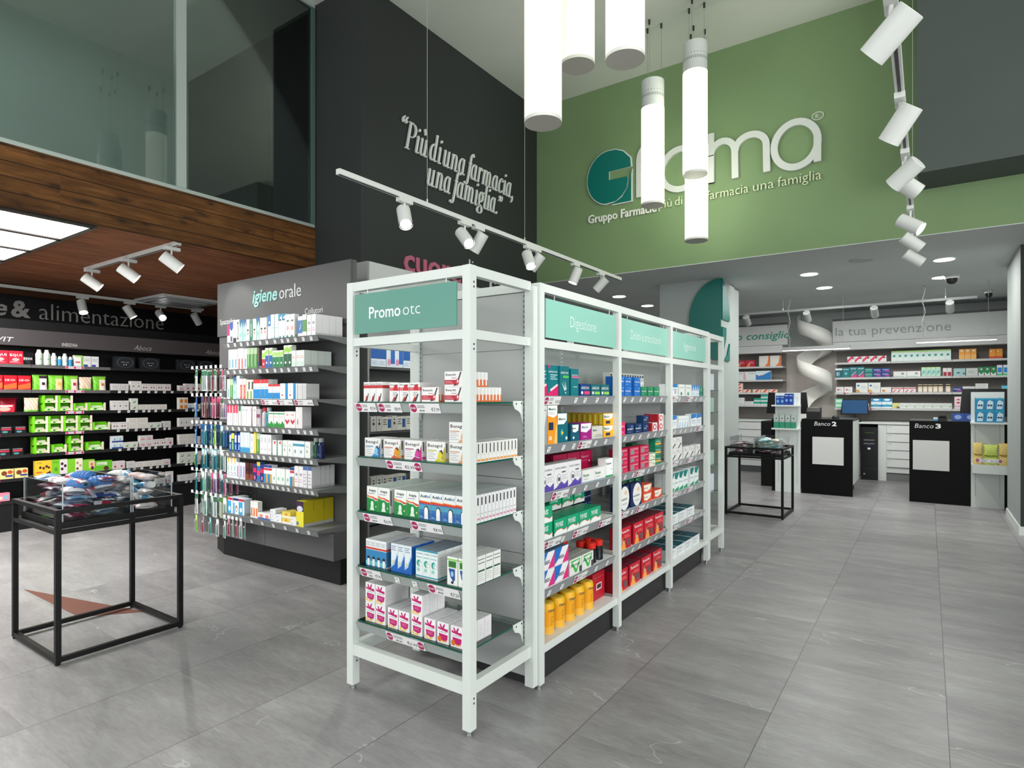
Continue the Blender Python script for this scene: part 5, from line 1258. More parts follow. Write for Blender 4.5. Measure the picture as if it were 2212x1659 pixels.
A['rx'] = box_design('antiseptic_box', 'white box with blue and pink triangles', .142, .088, .07, 'ecebf0', [('p', [(0, 1), (.55, 1), (.25, .35), (0, .1)], '1f6cc0'), ('p', [(.55, .05), (1, .9), (1, .05)], 'e02c80'), ('t', .3, .35, .4, .2, '4a4a58', 'BENZAC', dict(offset=.02)), ('r', 0, 0, 1, .04, 'c8c8d0')], topcol='5c7ca0', sidecol='d8d8dc')
A['aloe'] = med('herbal_box', 'white box with green leaf lettering', .135, .085, .04, 'e4e6e2', 'Alovex', '1e7a34', [('p', [(.1, .9), (.9, .9), (.6, .1), (.45, .1)], '3fae4c'), ('p', [(.2, .8), (.8, .85), (.55, .3)], 'e4e6e2'), ('r', .8, 0, 1, .4, '4a4a4a')], bv=.5, bh=.25, bw=.8, topcol='a4aaa4', sidecol='c8cbc8')
prof = [(.029, 0), (.031, .004), (.031, .068), (.025, .08), (.025, .082), (.029, .082), (.029, .112), (.025, .115)]
rd = mat('d42418', .3)
A['jar'] = bottle_design('supplement_jar', 'dark jar with red lid', prof, [mat('15171a', .2)] * 4 + [rd] * 3, els=[('r', .02, .1, .98, .85, 'c8ccc4'), ('l', .1, .2, .8, .5, 4, '8a9088'), ('c', .5, .62, .1, .12, '2a3a5c')], rr=(.0312, 0, .068), cat='jar')
S = GS[0, 4]
fill(S, 0.01, A['rx'], 2, 1, 2, gap=.002); fill(S, 0.31, A['aloe'], 2, 4, 1, gap=.006); fill(S, 0.60, A['jar'], 2, 2, gap=.028, y0=.02); fill(S, 0.47, A['jar'], 2, 1, gap=.03, y0=.185)
yl = mat('f0b414', .35); yl2 = mat('eda41a', .35); yt = mat('f6cf4a', .35)
prof = [(.041, 0), (.044, .006), (.043, .04), (.0425, .116), (.044, .118), (.044, .130), (.039, .154), (.027, .157)]
A['citro'] = bottle_design('fibre_powder_tub', 'yellow twist-lid tub', prof, [mat('f4c878', .35), mat('f2b640', .35), yl2, yl, yl, yl, yt], els=[('r', .0, .74, 1, .86, 'e8e2d4'), ('t', .08, .75, .84, .075, '23355e', 'CITROSODINA', dict(offset=.02)), ('l', .3, .3, .8, .6, 4, 'c48a28'), ('p', [(.4, .2), (.7, .14), (.85, .22), (.6, .16)], '22406c')], rr=(.0435, .0, .154), cat='tub')
A['redbig'] = med('heat_patch_box', 'large red box showing barcode', 0.16, 0.16, .14, 'b81a2c', 'ThermaCare', 'd86070', [('r', .3, .35, .75, .6, 'e8d0d0'), ('r', .36, .40, .70, .56, '4a3030')], bv=.8, bh=.06)
S = GS[0, 5]
fill(S, 0.0, A['citro'], 6, 2, gap=.022, y0=.02); fill(S, 0.69, A['redbig'], 1, 1, y0=.07)
# pain bay
A['nblue'] = med('painkiller_box', 'bright blue painkiller box', 0.1, 0.06, .04, '1c6ac0', 'NUROFEN', 'eef4fa', [('c', .7, .78, .2, .08, '8cc4ee'), ('c', .66, .76, .17, .07, '1c6ac0'), ('l', .1, .16, .5, .24, 1, 'a0c8f0')], bv=.42, bh=.16, bw=.75)
A['ngreen'] = med('painkiller_box', 'green painkiller box', 0.1, 0.062, .04, '1a8458', 'NUROFEN', 'eef6f0', [('c', .5, .78, .25, .08, '90d0b0'), ('c', .46, .76, .22, .07, '1a8458'), ('l', .1, .16, .6, .24, 1, 'a0e0c0')], bv=.42, bh=.16, bw=.75)
A['rowbox'] = med('muscle_gel_box', 'slim white gel box with green foot', 0.04, 0.155, .05, 'e2e0dc', 'gel', '4a4c50', [('r', 0, .0, 1, .28, '3f7c3c'), ('c', .5, .5, .3, .05, '9a9c9a'), ('r', .2, .84, .8, .94, '3c3e44')], bv=.7, bh=.04, bw=.5)
S = GS[1, 0]
fill(S, 0.02, A['nblue'], 2, 2, 2, gap=.008); fill(S, 0.275, A['nblue'], 1, 2, 2); fill(S, 0.39, A['ngreen'], 3, 1, 1, gap=.015); fill(S, 0.40, A['rowbox'], 9, 1, gap=.004, y0=.16); fill(S, .22, A['rowbox'], 3, 1, gap=.004, y0=.16)
A['pinkb'] = med('painkiller_box', 'bright pink painkiller box', 0.1, 0.08, .05, 'e03470', 'MOMENT', 'f8e8ee', [('r', .1, .35, .9, .5, 'c01c58'), ('l', .15, .12, .8, .28, 2, 'f4a8c0')], bv=.62, bh=.1)
A['navyb'] = med('painkiller_box', 'navy painkiller box', 0.11, 0.063, .045, '18305c', 'MOMENT', 'e0e8f4', [('c', .7, .75, .18, .1, '4a78b8'), ('l', .1, .14, .6, .26, 1, '7898c8')], bv=.42, bh=.16)
A['navyt'] = med('painkiller_box', 'tall navy box under a white carton', 0.09, 0.056, .05, '1a3a66', 'OKI', 'e0e8f4', [('c', .65, .7, .2, .1, '4a88c8')], bv=.42, bh=.12, bw=.5)
A['redo'] = box_design('vein_cream_box', 'white box with red ring', 0.11, 0.058, .05, 'e6e2e2', [('c', .55, .5, .3, .35, 'c42434'), ('c', .55, .5, .18, .22, 'e6e2e2'), ('r', 0, 0, .18, 1, 'b01c30')], sidecol='a01828')
A['white_p'] = med('tablet_box', 'plain white box above navy ones', 0.13, 0.06, .08, 'd8d8d8', 'aspirina', '888888', (), bv=.4, bh=.2)
S = GS[1, 1]
fill(S, 0.03, A['pinkb'], 1, 2); fill(S, 0.16, A['navyb'], 2, 2, gap=.02); fill(S, 0.425, A['navyt'], 1, 1, 2); fill(S, 0.57, A['redo'], 1, 2); fill(S, 0.69, A['redo'], 1, 2, 2)
A['prose'] = med('muscle_cream_box', 'crimson box with grey panel', 0.15, 0.05, .06, 'c82450', 'VOLTADVANCE', 'f0d8e0', [('r', .1, .1, .5, .6, '8c8f94'), ('r', .6, .1, .95, .35, 'e04468')], bv=.66, bh=.18, bw=.8, sidecol='b01c40')
A['wgrn'] = med('tablet_box', 'ivory box with green marks', 0.1, 0.045, .05, 'e8ead8', 'arnica', '3a6a3c', [('c', .75, .3, .08, .12, '3c3c3c'), ('r', 0, .9, 1, 1, '5c9c4c')], bv=.5, bh=.15, bw=.4)
A['dicl'] = med('anti_inflammatory_box', 'green box with yellow band', 0.11, 0.06, .05, '12785a', 'Voltaren', 'e8f4ee', [('r', 0, .3, 1, .5, 'f0b040'), ('l', .1, .1, .6, .22, 1, '80c0a8')], bv=.62, bh=.16)
A['gtall'] = med('anti_inflammatory_box', 'tall dark green carton', .09, .15, .05, '0f6e48', 'gel', 'c8e8d8', (), bv=.7, bh=.05, bw=.4)
S = GS[1, 2]
fill(S, 0.02, A['prose'], 1, 1, 3); fill(S, 0.20, A['prose'], 2, 1, 3, gap=.02); fill(S, 0.54, A['wgrn'], 1, 1, 2); fill(S, .545, A['wgrn'], 1, 1, 3, y0=.09); fill(S, 0.66, A['dicl'], 1, 1, 3, y0=.02); fill(S, 0.56, A['gtall'], 1, 1, 1, y0=.15)
A['brexi'] = med('pain_patch_box', 'navy box with big white oval', .17, .15, .05, '18285c', 'Brexidol', '22304c', [('c', .6, .5, .42, .5, 'e6e6e4'), ('c', .7, .72, .12, .09, 'e0c0a0'), ('l', .4, .2, .8, .32, 1, 'a8b0b8')], bv=.42, bh=.1, bw=.72, sidecol='14204c')
A['froben'] = med('lozenge_box', 'orange-red and cream box', 0.15, 0.06, .04, 'e25438', 'Froben', '5a4034', [('p', [(.05, .95), (.95, .9), (.8, .35), (.4, .15), (.1, .3)], 'efe8da')], bv=.5, bh=.18, bw=.45)
S = GS[1, 3]
fill(S, 0.02, A['brexi'], 2, 1, gap=.03); fill(S, 0.425, A['froben'], 1, 2, 2); fill(S, 0.62, A['froben'], 1, 2, 1)
for jx, jd in ((0.5, .15),): fill(GS[1, 3], jx, A['gtall'], 3, 1, gap=.03, y0=.2)
A['therm'] = med('heat_patch_box', 'red heat patch box with flame', .17, .135, .07, 'c8142c', 'ThermaCare', 'f4e4e4', [('p', [(.1, 0), (.35, .6), (.55, 0)], 'f0a040'), ('c', .32, .38, .12, .16, 'd8a880'), ('c', .36, .46, .06, .08, '3a2020'), ('r', .62, .12, .92, .42, '6a5050'), ('l', .4, .5, .9, .66, 2, 'f08888')], bv=.76, bh=.13, bw=.75, topcol='6e2030', sidecol='a01024', st=B_)
fill(GS[1, 4], 0.05, A['therm'], 1, 1); fill(GS[1, 4], 0.26, A['therm'], 3, 2, gap=.012)
fill(GS[1, 5], 0.0, A['therm'], 4, 2, gap=.028)
# hygiene bay
A['h1'] = med('cleanser_box', 'white and blue cleanser box', 0.12, 0.09, .05, 'e8ecee', 'chilly', '2a6aa8', [('r', 0, .72, 1, 1, '2c7cc0'), ('c', .6, .32, .2, .16, 'c4a8d0')], bv=.5, bh=.1)
A['h2'] = med('cleanser_box', 'white box with pale green drop', 0.12, 0.09, .05, 'e4e9e6', 'saugella', '5a9a84', [('c', .4, .2, .18, .16, '5a9a7c')], bv=.7, bh=.08)
A['h3'] = med('intimate_gel_box', 'slim white and blue gel box', 0.045, 0.09, .05, 'e6ebf0', 'gel', '2a5a98', [('p', [(0, 1), (1, 1), (.6, .6), (.2, .4)], '2c78c0'), ('c', .5, .2, .2, .12, '9cc0e0')], bv=.5, bh=.05, bw=.5)
A['h4'] = med('cleanser_box', 'emerald cleanser box', 0.075, 0.085, .05, '1c9078', 'tea', 'e0f0e8', [('c', .5, .3, .3, .12, '106a54')], bv=.6, bh=.1, bw=.6)
A['h5'] = med('pad_box', 'white box with blue corner', 0.13, 0.1, .05, 'e8edf0', 'Canesten', '3a78b8', [('p', [(0, .6), (1, .7), (1, 1), (0, 1)], '2f7cc4'), ('l', .1, .2, .9, .5, 4, 'a8c0d8')], bv=.46, bh=.06)
A['h6'] = med('applicator_box', 'white box with blue applicators', 0.055, 0.09, .05, 'eaf0f2', 'gyno', '3a78b8', [('p', [(.3, 0), (.5, .5), (.6, .5), (.55, 0)], '2f8cc4')], bv=.7, bh=.05)
A['h7'] = med('test_box', 'white box with grey picture', 0.12, 0.085, .05, 'e4e3e3', 'test', '6a6a6a', [('p', [(.2, 0), (.8, .5), (.9, .4), (.4, 0)], '3a3a3c'), ('l', .1, .6, .9, .76, 2, 'a8a8a8')], bv=.8, bh=.08, bw=.4)
A['h8'] = med('pad_box', 'white box with teal fan shapes', 0.095, 0.137, .06, 'e8eef0', 'Meclon', '3a7a78', [('p', [(0, .7), (.5, .62), (1, .95), (1, 1), (0, 1)], '147a74'), ('p', [(0, 0), (.9, .0), (.9, .22), (0, .08)], '2c9a70')], bv=.42, bh=.06)
A['h9'] = med('plaster_box', 'long white box with dark teal top', 0.17, 0.075, .12, 'e3e8ea', 'Lactacyd', '5a6a78', [('l', .1, .2, .6, .5, 3, 'b0b8c0')], bv=.66, bh=.12, bw=.5, topcol='1c5a68')
S = GS[2, 0]; fill(S, .08, A['h1'], 1, 2); fill(S, .24, A['h2'], 1, 2); fill(S, .40, A['h2'], 1, 1); fill(S, .535, A['h3'], 4, 1, gap=.004); fill(S, .74, A['h4'], 1, 1)
S = GS[2, 1]; fill(S, .05, A['h5'], 1, 2); fill(S, .23, A['h6'], 4, 2, gap=.004); fill(S, .52, A['h5'], 2, 1, gap=.01)
S = GS[2, 2]; fill(S, .05, A['h7'], 2, 1, 2, gap=.01); fill(S, .34, A['h7'], 2, 1, 1, gap=.01); fill(S, .64, A['h7'], 1, 1, 1)
S = GS[2, 3]; fill(S, .04, A['h8'], 4, 2, gap=.006); fill(S, .50, A['h8'], 2, 2, gap=.02)
S = GS[2, 4]; fill(S, .05, A['h9'], 3, 2, gap=.02)
S = GS[2, 5]; fill(S, .02, A['h9'], 4, 2, gap=.012)
# ---- oral care unit ----
OS = {}
for i, z in enumerate(OZ):
    nm = '%s oral-care shelf' % ('top', 'second', 'third', 'fourth', 'fifth', 'sixth', 'bottom')[i]
    OS[i] = Shelf((-4.88, 2.80), 0, z, nm, nm); OS[i].lim = 1.24
def tooth(desc, w, h, base, els, d=.04, name='toothpaste_box', cat='box', **k): return box_design(name, desc, w * .87, h, d, base, els, [('r', 0, 0, 1, .12, 'c8c8c8')], cat=cat, **k)
O = {}
O['mag'] = tooth('magenta and white tall box', .045, .15, 'e4e2e6', [('r', 0, .4, 1, 1, 'b02070')])
O['nv'] = tooth('white box with navy chevron', .055, .17, 'eceef2', [('p', [(0, 1), (1, 1), (1, .7), (.5, .55), (0, .7)], '2a4ca0'), ('r', .2, .05, .8, .3, '5a5a70')])
O['bx'] = tooth('white box with black upright lettering', .045, .185, 'f0f0f0', [('r', .3, .1, .75, .9, '2c2c30'), ('r', .35, .2, .6, .8, 'f0f0f0')])
O['bk'] = tooth('white box with black foot', .05, .185, 'eeeef0', [('r', 0, 0, 1, .2, '1c2238')])
O['mt'] = tooth('mint coloured tall box', .055, .18, 'b8ded4', [('p', [(0, 1), (1, 1), (1, .6), (.6, .9), (.3, .6), (0, .95)], '1a5c90'), ('c', .5, .3, .3, .1, '8ccabc')])
O['gr'] = tooth('emerald tall narrow box', .04, .165, '128058', [('r', .3, .2, .6, .85, 'b8e0cc')])
O['wp'] = tooth('white tall box with pink print', .05, .175, 'e8e6e4', [('c', .5, .35, .2, .08, 'e08a94'), ('c', .5, .5, .3, .05, '3a3c40')])
O['bl'] = tooth('white box with blue top', .045, .185, 'e8eaec', [('r', 0, .55, 1, 1, '2476b8'), ('c', .5, .7, .25, .06, 'e8f0f4')])
O['pa'] = tooth('pale aqua tall box', .05, .19, 'dcebec', [('l', .1, .4, .9, .5, 1, 'a0c0c4'), ('r', 0, 0, 1, .05, '88c0cc')])
O['aq'] = tooth('white and aqua box with blue swirl', .05, .185, 'dcecf0', [('p', [(0, .7), (.4, .85), (1, .95), (1, 1), (0, 1)], '2a90b8'), ('c', .5, .76, .35, .04, '1c4c70'), ('p', [(.2, 0), (.5, .12), (.8, 0)], '20406a')])
O['fl'] = tooth('white box with flower and green foot', .06, .175, 'eeecea', [('c', .5, .4, .22, .1, 'e49a94'), ('p', [(0, 0), (.8, 0), (.4, .12)], '128058'), ('c', .5, .72, .3, .04, '58605c')])
O['bv'] = tooth('blue box with white tick', .06, .15, '2070b4', [('r', 0, 0, 1, .15, 'f0f0f2'), ('p', [(.3, .4), (.45, .32), (.75, .6), (.7, .62), (.45, .4)], 'f4f4f0'), ('r', 0, .8, 1, 1, 'eceef2')])
O['go'] = tooth('olive green and white box', .055, .16, '4f8c34', [('r', 0, .75, 1, 1, 'f0f0ee'), ('r', 0, 0, 1, .2, 'f0f0ee')])
O['wf'] = tooth('white floss box with small pictures', .055, .155, 'e9e6ea', [('c', .5, .6, .3, .07, 'a0a0a4'), ('l', .1, .2, .9, .4, 2, 'd8a0b4')], d=.06)
S = OS[0]; r = S
def seq(S, x, items, gap=.004, y0=.012, jit=0.004):
    S.x = x
    for it in items:
        k, n = (it[0], it[1]) if isinstance(it, tuple) else (it, 1)
        if k is None: S.x += n; continue
        nd = it[2] if isinstance(it, tuple) and len(it) > 2 else 1
        nh = it[3] if isinstance(it, tuple) and len(it) > 3 else 1
        fill(S, None, k, n, nd, nh, gap=gap, y0=y0, jit=jit)
seq(OS[0], 0.02, [O['mag'], O['nv'], O['bk'], O['bx'], (O['mt'], 2), O['wp'], O['gr'], O['wp'], O['mt'], (O['wp'], 2), (None, .01), O['bl'], (O['pa'], 2), (O['aq'], 2), (O['fl'], 2), (None, .035), O['bv'], O['go'], (O['wf'], 2, 4)])
O['tb'] = tooth('clear-fronted white brush pack with pale blue', .05, .165, 'e2e6ea', [('r', .2, .05, .8, .5, '9ac4d4'), ('r', .4, .1, .5, .5, '38485c')], d=.02)
O['tr'] = tooth('white brush pack with red stripe', .045, .17, 'e6e4e2', [('r', .3, 0, .7, .5, 'dc4a44'), ('r', .1, .6, .9, .9, 'd8dadc')], d=.02)
O['tg'] = tooth('green translucent brush pack', .05, .165, 'a8c49a', [('r', 0, 0, 1, .7, '4f8c44'), ('r', .35, .1, .5, .9, 'c8dcc0')], d=.02)
O['dk'] = tooth('dark narrow box', .03, .16, '5c4c4c', [('r', .2, .1, .8, .3, '1c2c80')])
O['rt'] = tooth('red and lime toothpaste box', .05, .14, 'eef0ea', [('r', 0, 0, 1, .5, 'c02434'), ('p', [(0, .5), (1, .6), (1, .9), (0, .8)], 'a4d468'), ('c', .5, .22, .2, .06, 'f0f0f0')])
O['bt'] = tooth('blue and lime toothpaste box', .05, .155, 'eef0ea', [('r', 0, 0, 1, .62, '1c60a8'), ('p', [(0, .62), (1, .72), (1, .95), (0, .85)], 'a4d468'), ('c', .5, .25, .2, .06, 'f0f0f0')])
O['gt'] = tooth('green and lime toothpaste box', .05, .13, 'eef0ea', [('r', 0, 0, 1, .62, '1c7c48'), ('p', [(0, .62), (1, .72), (1, .95), (0, .85)], 'a4d468'), ('c', .5, .25, .2, .06, 'f0f0f0')])
O['gd'] = tooth('dark green and lime tall box', .055, .165, 'e8ece4', [('r', 0, 0, 1, .6, '145838'), ('p', [(0, .62), (1, .72), (1, .95), (0, .85)], '9ccc58'), ('c', .5, .2, .2, .06, 'f0f0f0')])
O['ws'] = tooth('pale mint sensitive toothpaste box', .055, .12, 'dfe8e2', [('l', .1, .5, .9, .7, 2, 'e08a8a'), ('r', .2, .1, .8, .3, 'c8dcd0')], d=.06)
seq(OS[1], 0.04, [(O['tb'], 3), (O['tr'], 2), (O['tb'], 1), (O['tg'], 3), O['dk'], (None, .03), O['rt'], (O['bt'], 2), O['gt'], (O['gt'], 2), (O['gd'], 2), (O['ws'], 3, 4)])
O['qr'] = tooth('orange red toothbrush pack', .05, .165, 'e4d8d4', [('r', .2, 0, .8, .7, 'd84c40'), ('r', .4, .1, .5, .6, 'f0e0d8')], d=.02)
O['ys'] = tooth('cream and green box', .055, .155, 'e4e4cc', [('r', .2, 0, .6, .4, '6a9a40'), ('r', .6, .5, 1, .9, '3a3c40')])
O['az'] = tooth('red white and blue toothpaste box', .055, .155, 'eef0f0', [('r', 0, .02, 1, .5, '1c86c8'), ('r', 0, .8, 1, 1, 'd42c30'), ('c', .4, .66, .4, .08, 'f4f4f4'), ('r', .1, .55, .9, .6, 'a0c8e4')])
O['az2'] = tooth('short red white and blue box', .055, .115, 'eef0f0', [('r', 0, .02, 1, .42, '1c86c8'), ('r', 0, .85, 1, 1, 'd42c30')])
O['ora'] = tooth('white and blue denture tablet box', .11, .12, 'eef0f2', [('r', .68, .0, 1, 1, '2a8ac0'), ('c', .3, .25, .18, .1, 'e4e0e4'), ('c', .3, .52, .2, .11, 'd8dce4'), ('c', .3, .78, .2, .11, 'e4e0e4'), ('c', .3, .25, .1, .06, 'c8546c')], d=.05)
O['thin'] = tooth('thin white carton on edge', .02, .115, 'e2e0e2', [('r', .2, .1, .5, .9, 'c4c4c8')], d=.12)
seq(OS[2], 0.02, [(O['tb'], 1), (O['tg'], 1), O['mt'], (O['pa'], 1), (O['qr'], 2), (O['ys'], 2), (O['az'], 4, 2), (O['az2'], 3, 2), (O['ora'], 2, 2), (O['thin'], 6)], gap=.003)
O['rc'] = tooth('white interdental pack with crimson top', .045, .17, 'e2dedf', [('r', .1, .6, .9, 1, 'e03c58'), ('r', .4, .1, .5, .6, '8c8c90')], d=.02)
O['gc'] = tooth('white pack with green top', .04, .17, 'd2d6d0', [('r', .1, .7, .9, 1, '1c7048')], d=.02)
O['or'] = tooth('white brush carton with grey ring', .055, .16, 'e6e4e6', [('c', .5, .8, .25, .06, '5a5c60'), ('c', .5, .8, .15, .04, 'e6e4e6'), ('r', .4, .1, .5, .7, 'b0b4b8')], d=.03)
O['or2'] = tooth('white and crimson curved carton', .055, .16, 'e8e4e6', [('p', [(.6, 1), (1, .8), (1, 0), (.8, 0), (.85, .7)], 'c02a50')], d=.03)
O['sp'] = tooth('grey mouth gel box', .06, .14, 'b4aeb4', [('r', 0, .5, .9, .7, '8c3a58'), ('l', .1, .1, .8, .4, 3, 'd8d0d8')])
prof = [(.022, 0), (.024, .004), (.024, .10), (.012, .12), (.012, .122), (.018, .122), (.018, .15), (.014, .152)]
def mw(nm, desc, b1, lab, cap): return bottle_design(nm, desc, prof, [mat(b1, .2), mat(b1, .2), mat(b1, .2), mat(b1, .2), mat(cap, .3), mat(cap, .3), mat(cap, .3)], els=[('r', .05, .15, .95, .75, lab), ('l', .15, .2, .8, .4, 2, 'e8e8e8')], rr=(.0242, 0, .10), seg=16)
O['mr'] = mw('mouthwash_bottle', 'white mouthwash bottle with red cap', 'c8c4c8', 'b02c58', 'c02030')
O['mg'] = mw('mouthwash_bottle', 'teal mouthwash bottle with grey cap', '2c8090', '60a8b8', 'a8b0b8')
O['mm'] = tooth('white and green mountain picture box', .075, .12, 'eceeea', [('p', [(0, 0), (1, 0), (1, .2), (.6, .42), (.3, .2), (0, .3)], '2c9038'), ('r', 0, .84, 1, .92, '3c9c58'), ('l', .1, .6, .9, .75, 2, 'e0a8a0')], d=.05)
O['ms'] = tooth('white box with crimson smile', .075, .125, 'e6e2e2', [('p', [(.1, .4), (.5, .2), (.9, .4), (.8, .55), (.5, .4), (.2, .55)], 'c43048'), ('c', .5, .8, .25, .06, 'e0a0a0')], d=.05)
O['wb'] = tooth('tall white irrigator box', .09, .16, 'e0dee0', [('c', .3, .6, .1, .12, 'f4f4f4'), ('c', .3, .3, .06, .14, 'c04054')], d=.08)
seq(OS[3], 0.02, [(O['rc'], 4), O['gc'], (O['or'], 2), O['or2'], (None, .01), O['or'], O['sp'], O['mr'], O['mg'], (O['mm'], 3, 2), (O['ms'], 2), O['wb']])
O['cb'] = tooth('cobalt blue brush pack', .045, .15, '1c3f94', [('r', .2, .5, .8, .9, 'e8ecf4'), ('r', .3, .1, .7, .4, '8cb4e0')], d=.02)
O['cy'] = tooth('navy and yellow brush pack', .045, .15, '2a6440', [('r', 0, .7, 1, 1, 'ead44c'), ('r', .3, .1, .7, .6, '9cc890')], d=.02)
O['cl'] = tooth('white pack with light blue foot', .05, .165, 'd8e6e8', [('r', 0, 0, 1, .25, '3a94c0'), ('r', .4, .2, .5, .9, '8cbccc')], d=.02)
O['ye'] = tooth('yellow tall narrow box', .04, .17, 'ecc41c', [('r', .3, .1, .6, .9, 'f0e8b0')])
O['wt'] = tooth('white brush head carton', .055, .155, 'e4e2e4', [('c', .5, .25, .2, .06, '9c9ca0'), ('c', .5, .25, .12, .04, 'e4e2e4'), ('r', .3, .6, .7, .85, 'c4c6ca')], d=.05)
O['rv'] = tooth('white rinse box with red leaf', .07, .115, 'e8e8e8', [('p', [(.2, .9), (.7, .95), (.5, .7)], 'c42c3c'), ('r', .85, 0, 1, 1, '2c8c5c')], d=.04)
O['wl'] = tooth('white care box with small print', .07, .12, 'e6e8e6', [('c', .4, .4, .12, .1, '9aa09c'), ('l', .2, .6, .8, .8, 2, 'b0b4b2')], d=.05)
O['wb2'] = tooth('white box with steel blue band', .08, .12, 'e6eaec', [('r', 0, .68, 1, .84, '4a9ab0'), ('c', .4, .35, .15, .12, '8ca0a8')], d=.05)
O['li'] = mw('mouthwash_bottle', 'dark green mouthwash bottle', '0f4a34', '3a8c68', '8c9490')
O['li2'] = mw('mouthwash_bottle', 'dark blue mouthwash bottle', '101c50', '3c4c90', '8c9098')
seq(OS[4], 0.05, [O['cb'], O['cy'], (O['cb'], 2), (O['cl'], 3), O['wt'], O['ye'], O['tg'], (O['wt'], 3, 2), (None, .02), (O['rv'], 2), (O['wl'], 2), (O['wb2'], 2, 1), O['wl'], (None, .015), O['li'], (None, .004), O['li2']], gap=.003)
O['cu'] = tooth('white box with coloured brush heads', .05, .17, 'e8e8ea', [('c', .5, .2, .3, .09, '3a6a9c'), ('c', .5, .2, .2, .06, 'e8e8ea'), ('p', [(.2, 1), (.8, 1), (.6, .7), (.4, .7)], 'e8b83c'), ('r', .4, .35, .6, .6, '4cb0a8')], d=.03)
O['bd'] = tooth('pink and blue dental brush box', .045, .135, 'dde2ea', [('r', .3, .1, .5, .8, '4c80b8'), ('r', .6, .1, .8, .8, 'd880a8')], d=.03)
O['br'] = tooth('brown and copper toothpaste box', .06, .14, '4a2424', [('r', 0, 0, 1, .35, '7c4030'), ('c', .5, .6, .3, .1, '1c1020')], d=.04)
O['ml'] = tooth('magenta and navy toothpaste box', .05, .14, '2c3480', [('r', 0, .5, 1, .75, 'd0285c'), ('r', .3, .1, .7, .3, 'e08090')], d=.04)
O['yb'] = tooth('yellow topped multicolour box', .05, .155, '3474a8', [('r', 0, .8, 1, 1, 'e8c440'), ('r', 0, .3, 1, .55, 'e04070')], d=.04)
O['bo'] = tooth('white and blue box with red header', .06, .14, 'e8ecf2', [('r', 0, .85, 1, 1, '2a3c84'), ('r', 0, .7, 1, .82, 'c83048'), ('r', 0, 0, .6, .5, '2c8cc4'), ('r', .6, 0, 1, .5, 'e0a440')], d=.05)
O['wg'] = tooth('white box with pale green drop', .06, .12, 'e8ecea', [('c', .5, .35, .2, .12, '8cc8a4')], d=.05)
O['gs'] = tooth('white carton stack with blue tabs', .055, .16, 'e2e0e4', [('r', 0, .82, 1, 1, '4a6a9c'), ('l', .1, .1, .9, .7, 4, 'b8b4bc')], d=.04)
seq(OS[5], 0.02, [(O['cu'], 3), (O['bd'], 3), O['br'], O['br'], O['ml'], O['yb'], O['ml'], (O['bo'], 2), (O['wg'], 4, 2), (O['bo'], 1), (O['wf'], 2), O['gs'], (O['gs'], 1, 5)])
O['pe'] = tooth('white and sky blue denture cleanser box', .09, .13, 'dce8f0', [('r', 0, 0, .7, .8, '3c9cd0'), ('r', 0, .85, 1, 1, 'c03040'), ('c', .4, .3, .2, .15, 'e8f0f4')], d=.07)
O['pn'] = tooth('blue box with brown face picture', .09, .13, 'e4ecf2', [('r', 0, .85, 1, 1, '1c2c6c'), ('c', .6, .35, .2, .22, 'b07050'), ('c', .62, .3, .1, .12, 'f4f0f0'), ('r', 0, 0, .3, .7, '5cb0d8')], d=.07)
O['kk'] = tooth('narrow orange and white box', .035, .13, 'eceae4', [('r', .2, .1, .8, .6, 'e07030')], d=.04)
O['sm'] = tooth('low white and red gel box', .09, .05, 'f0ecec', [('c', .5, .5, .3, .3, 'e08c88'), ('r', 0, 0, 1, .25, '3c68a8')], d=.12)
O['wh'] = tooth('small white carton lying flat', .08, .03, 'ececf0', [('r', .1, .3, .5, .6, 'c8ccd4')], d=.1)
O['yw'] = tooth('long yellow and white low box', .12, .045, 'e8d060', [('r', 0, 0, 1, .3, 'f0f0ea'), ('c', .5, .6, .15, .2, 'd8902c')], d=.1)
O['su'] = tooth('plum and yellow adhesive box', .10, .19, 'e8dc3c', [('r', 0, .6, 1, 1, '3a2040'), ('c', .5, .7, .4, .12, 'd8d8e4'), ('c', .2, .12, .15, .08, '3c80b8')], d=.09, sidecol='d8c424')
seq(OS[6], 0.03, [(O['pe'], 1, 2), O['pn'], (O['pe'], 1), (None, .09), (O['kk'], 3), (O['sm'], 2, 1, 1), (None, .0), (O['wh'], 1, 1, 3), (O['wh'], 1, 1, 2), (O['yw'], 1, 1, 2), (O['wh'], 1, 1, 2), (O['su'], 1, 3)], gap=.004)
# hanging brush packs on the hooks
HK = Shelf((-5.48, 2.78), 0, 0, '', '')
def blister(name, desc, w, h, base, brush, card=None):
    m = MB()
    prof2 = [(-w / 2, 0), (w / 2, 0), (w / 2, h * .96), (w * .2, h), (-w * .2, h), (-w / 2, h * .96)]
    m.prism([(x, 0.0, z - h) for x, z in prof2], (0, 0.0015, 0), mat(base, .4))
    if card: m.prism([(x * .98, -0.0006, z - h) for x, z in ((-w / 2, h * .72), (w / 2, h * .72), (w / 2, h * .95), (-w / 2, h * .95))], (0, 0.0005, 0), mat(card, .4))
    m.prism([(x, -0.014, z) for x, z in ((-w * .32, -h * .96), (w * .32, -h * .96), (w * .32, -h * .3), (0, -h * .22), (-w * .32, -h * .3))], (0, 0.014, 0), M_GLASS)
    m.tube((0, -0.006, -h * .92), (0, -0.006, -h * .5), 0.0045, mat(brush, .3), 8, r1=.003).tube((0, -0.006, -h * .5), (0, -0.006, -h * .34), .0028, mat(brush, .3), 8)
    m.box(-.004, -.012, -h * .36, .004, -.004, -h * .27, mat('f0f0f4', .6))
    o = D(); o.mesh = m.mesh(name); o.name = name; o.desc = desc; o.w = w; o.h = h; o.d = .016; o.cat = 'toothbrush'
    return o
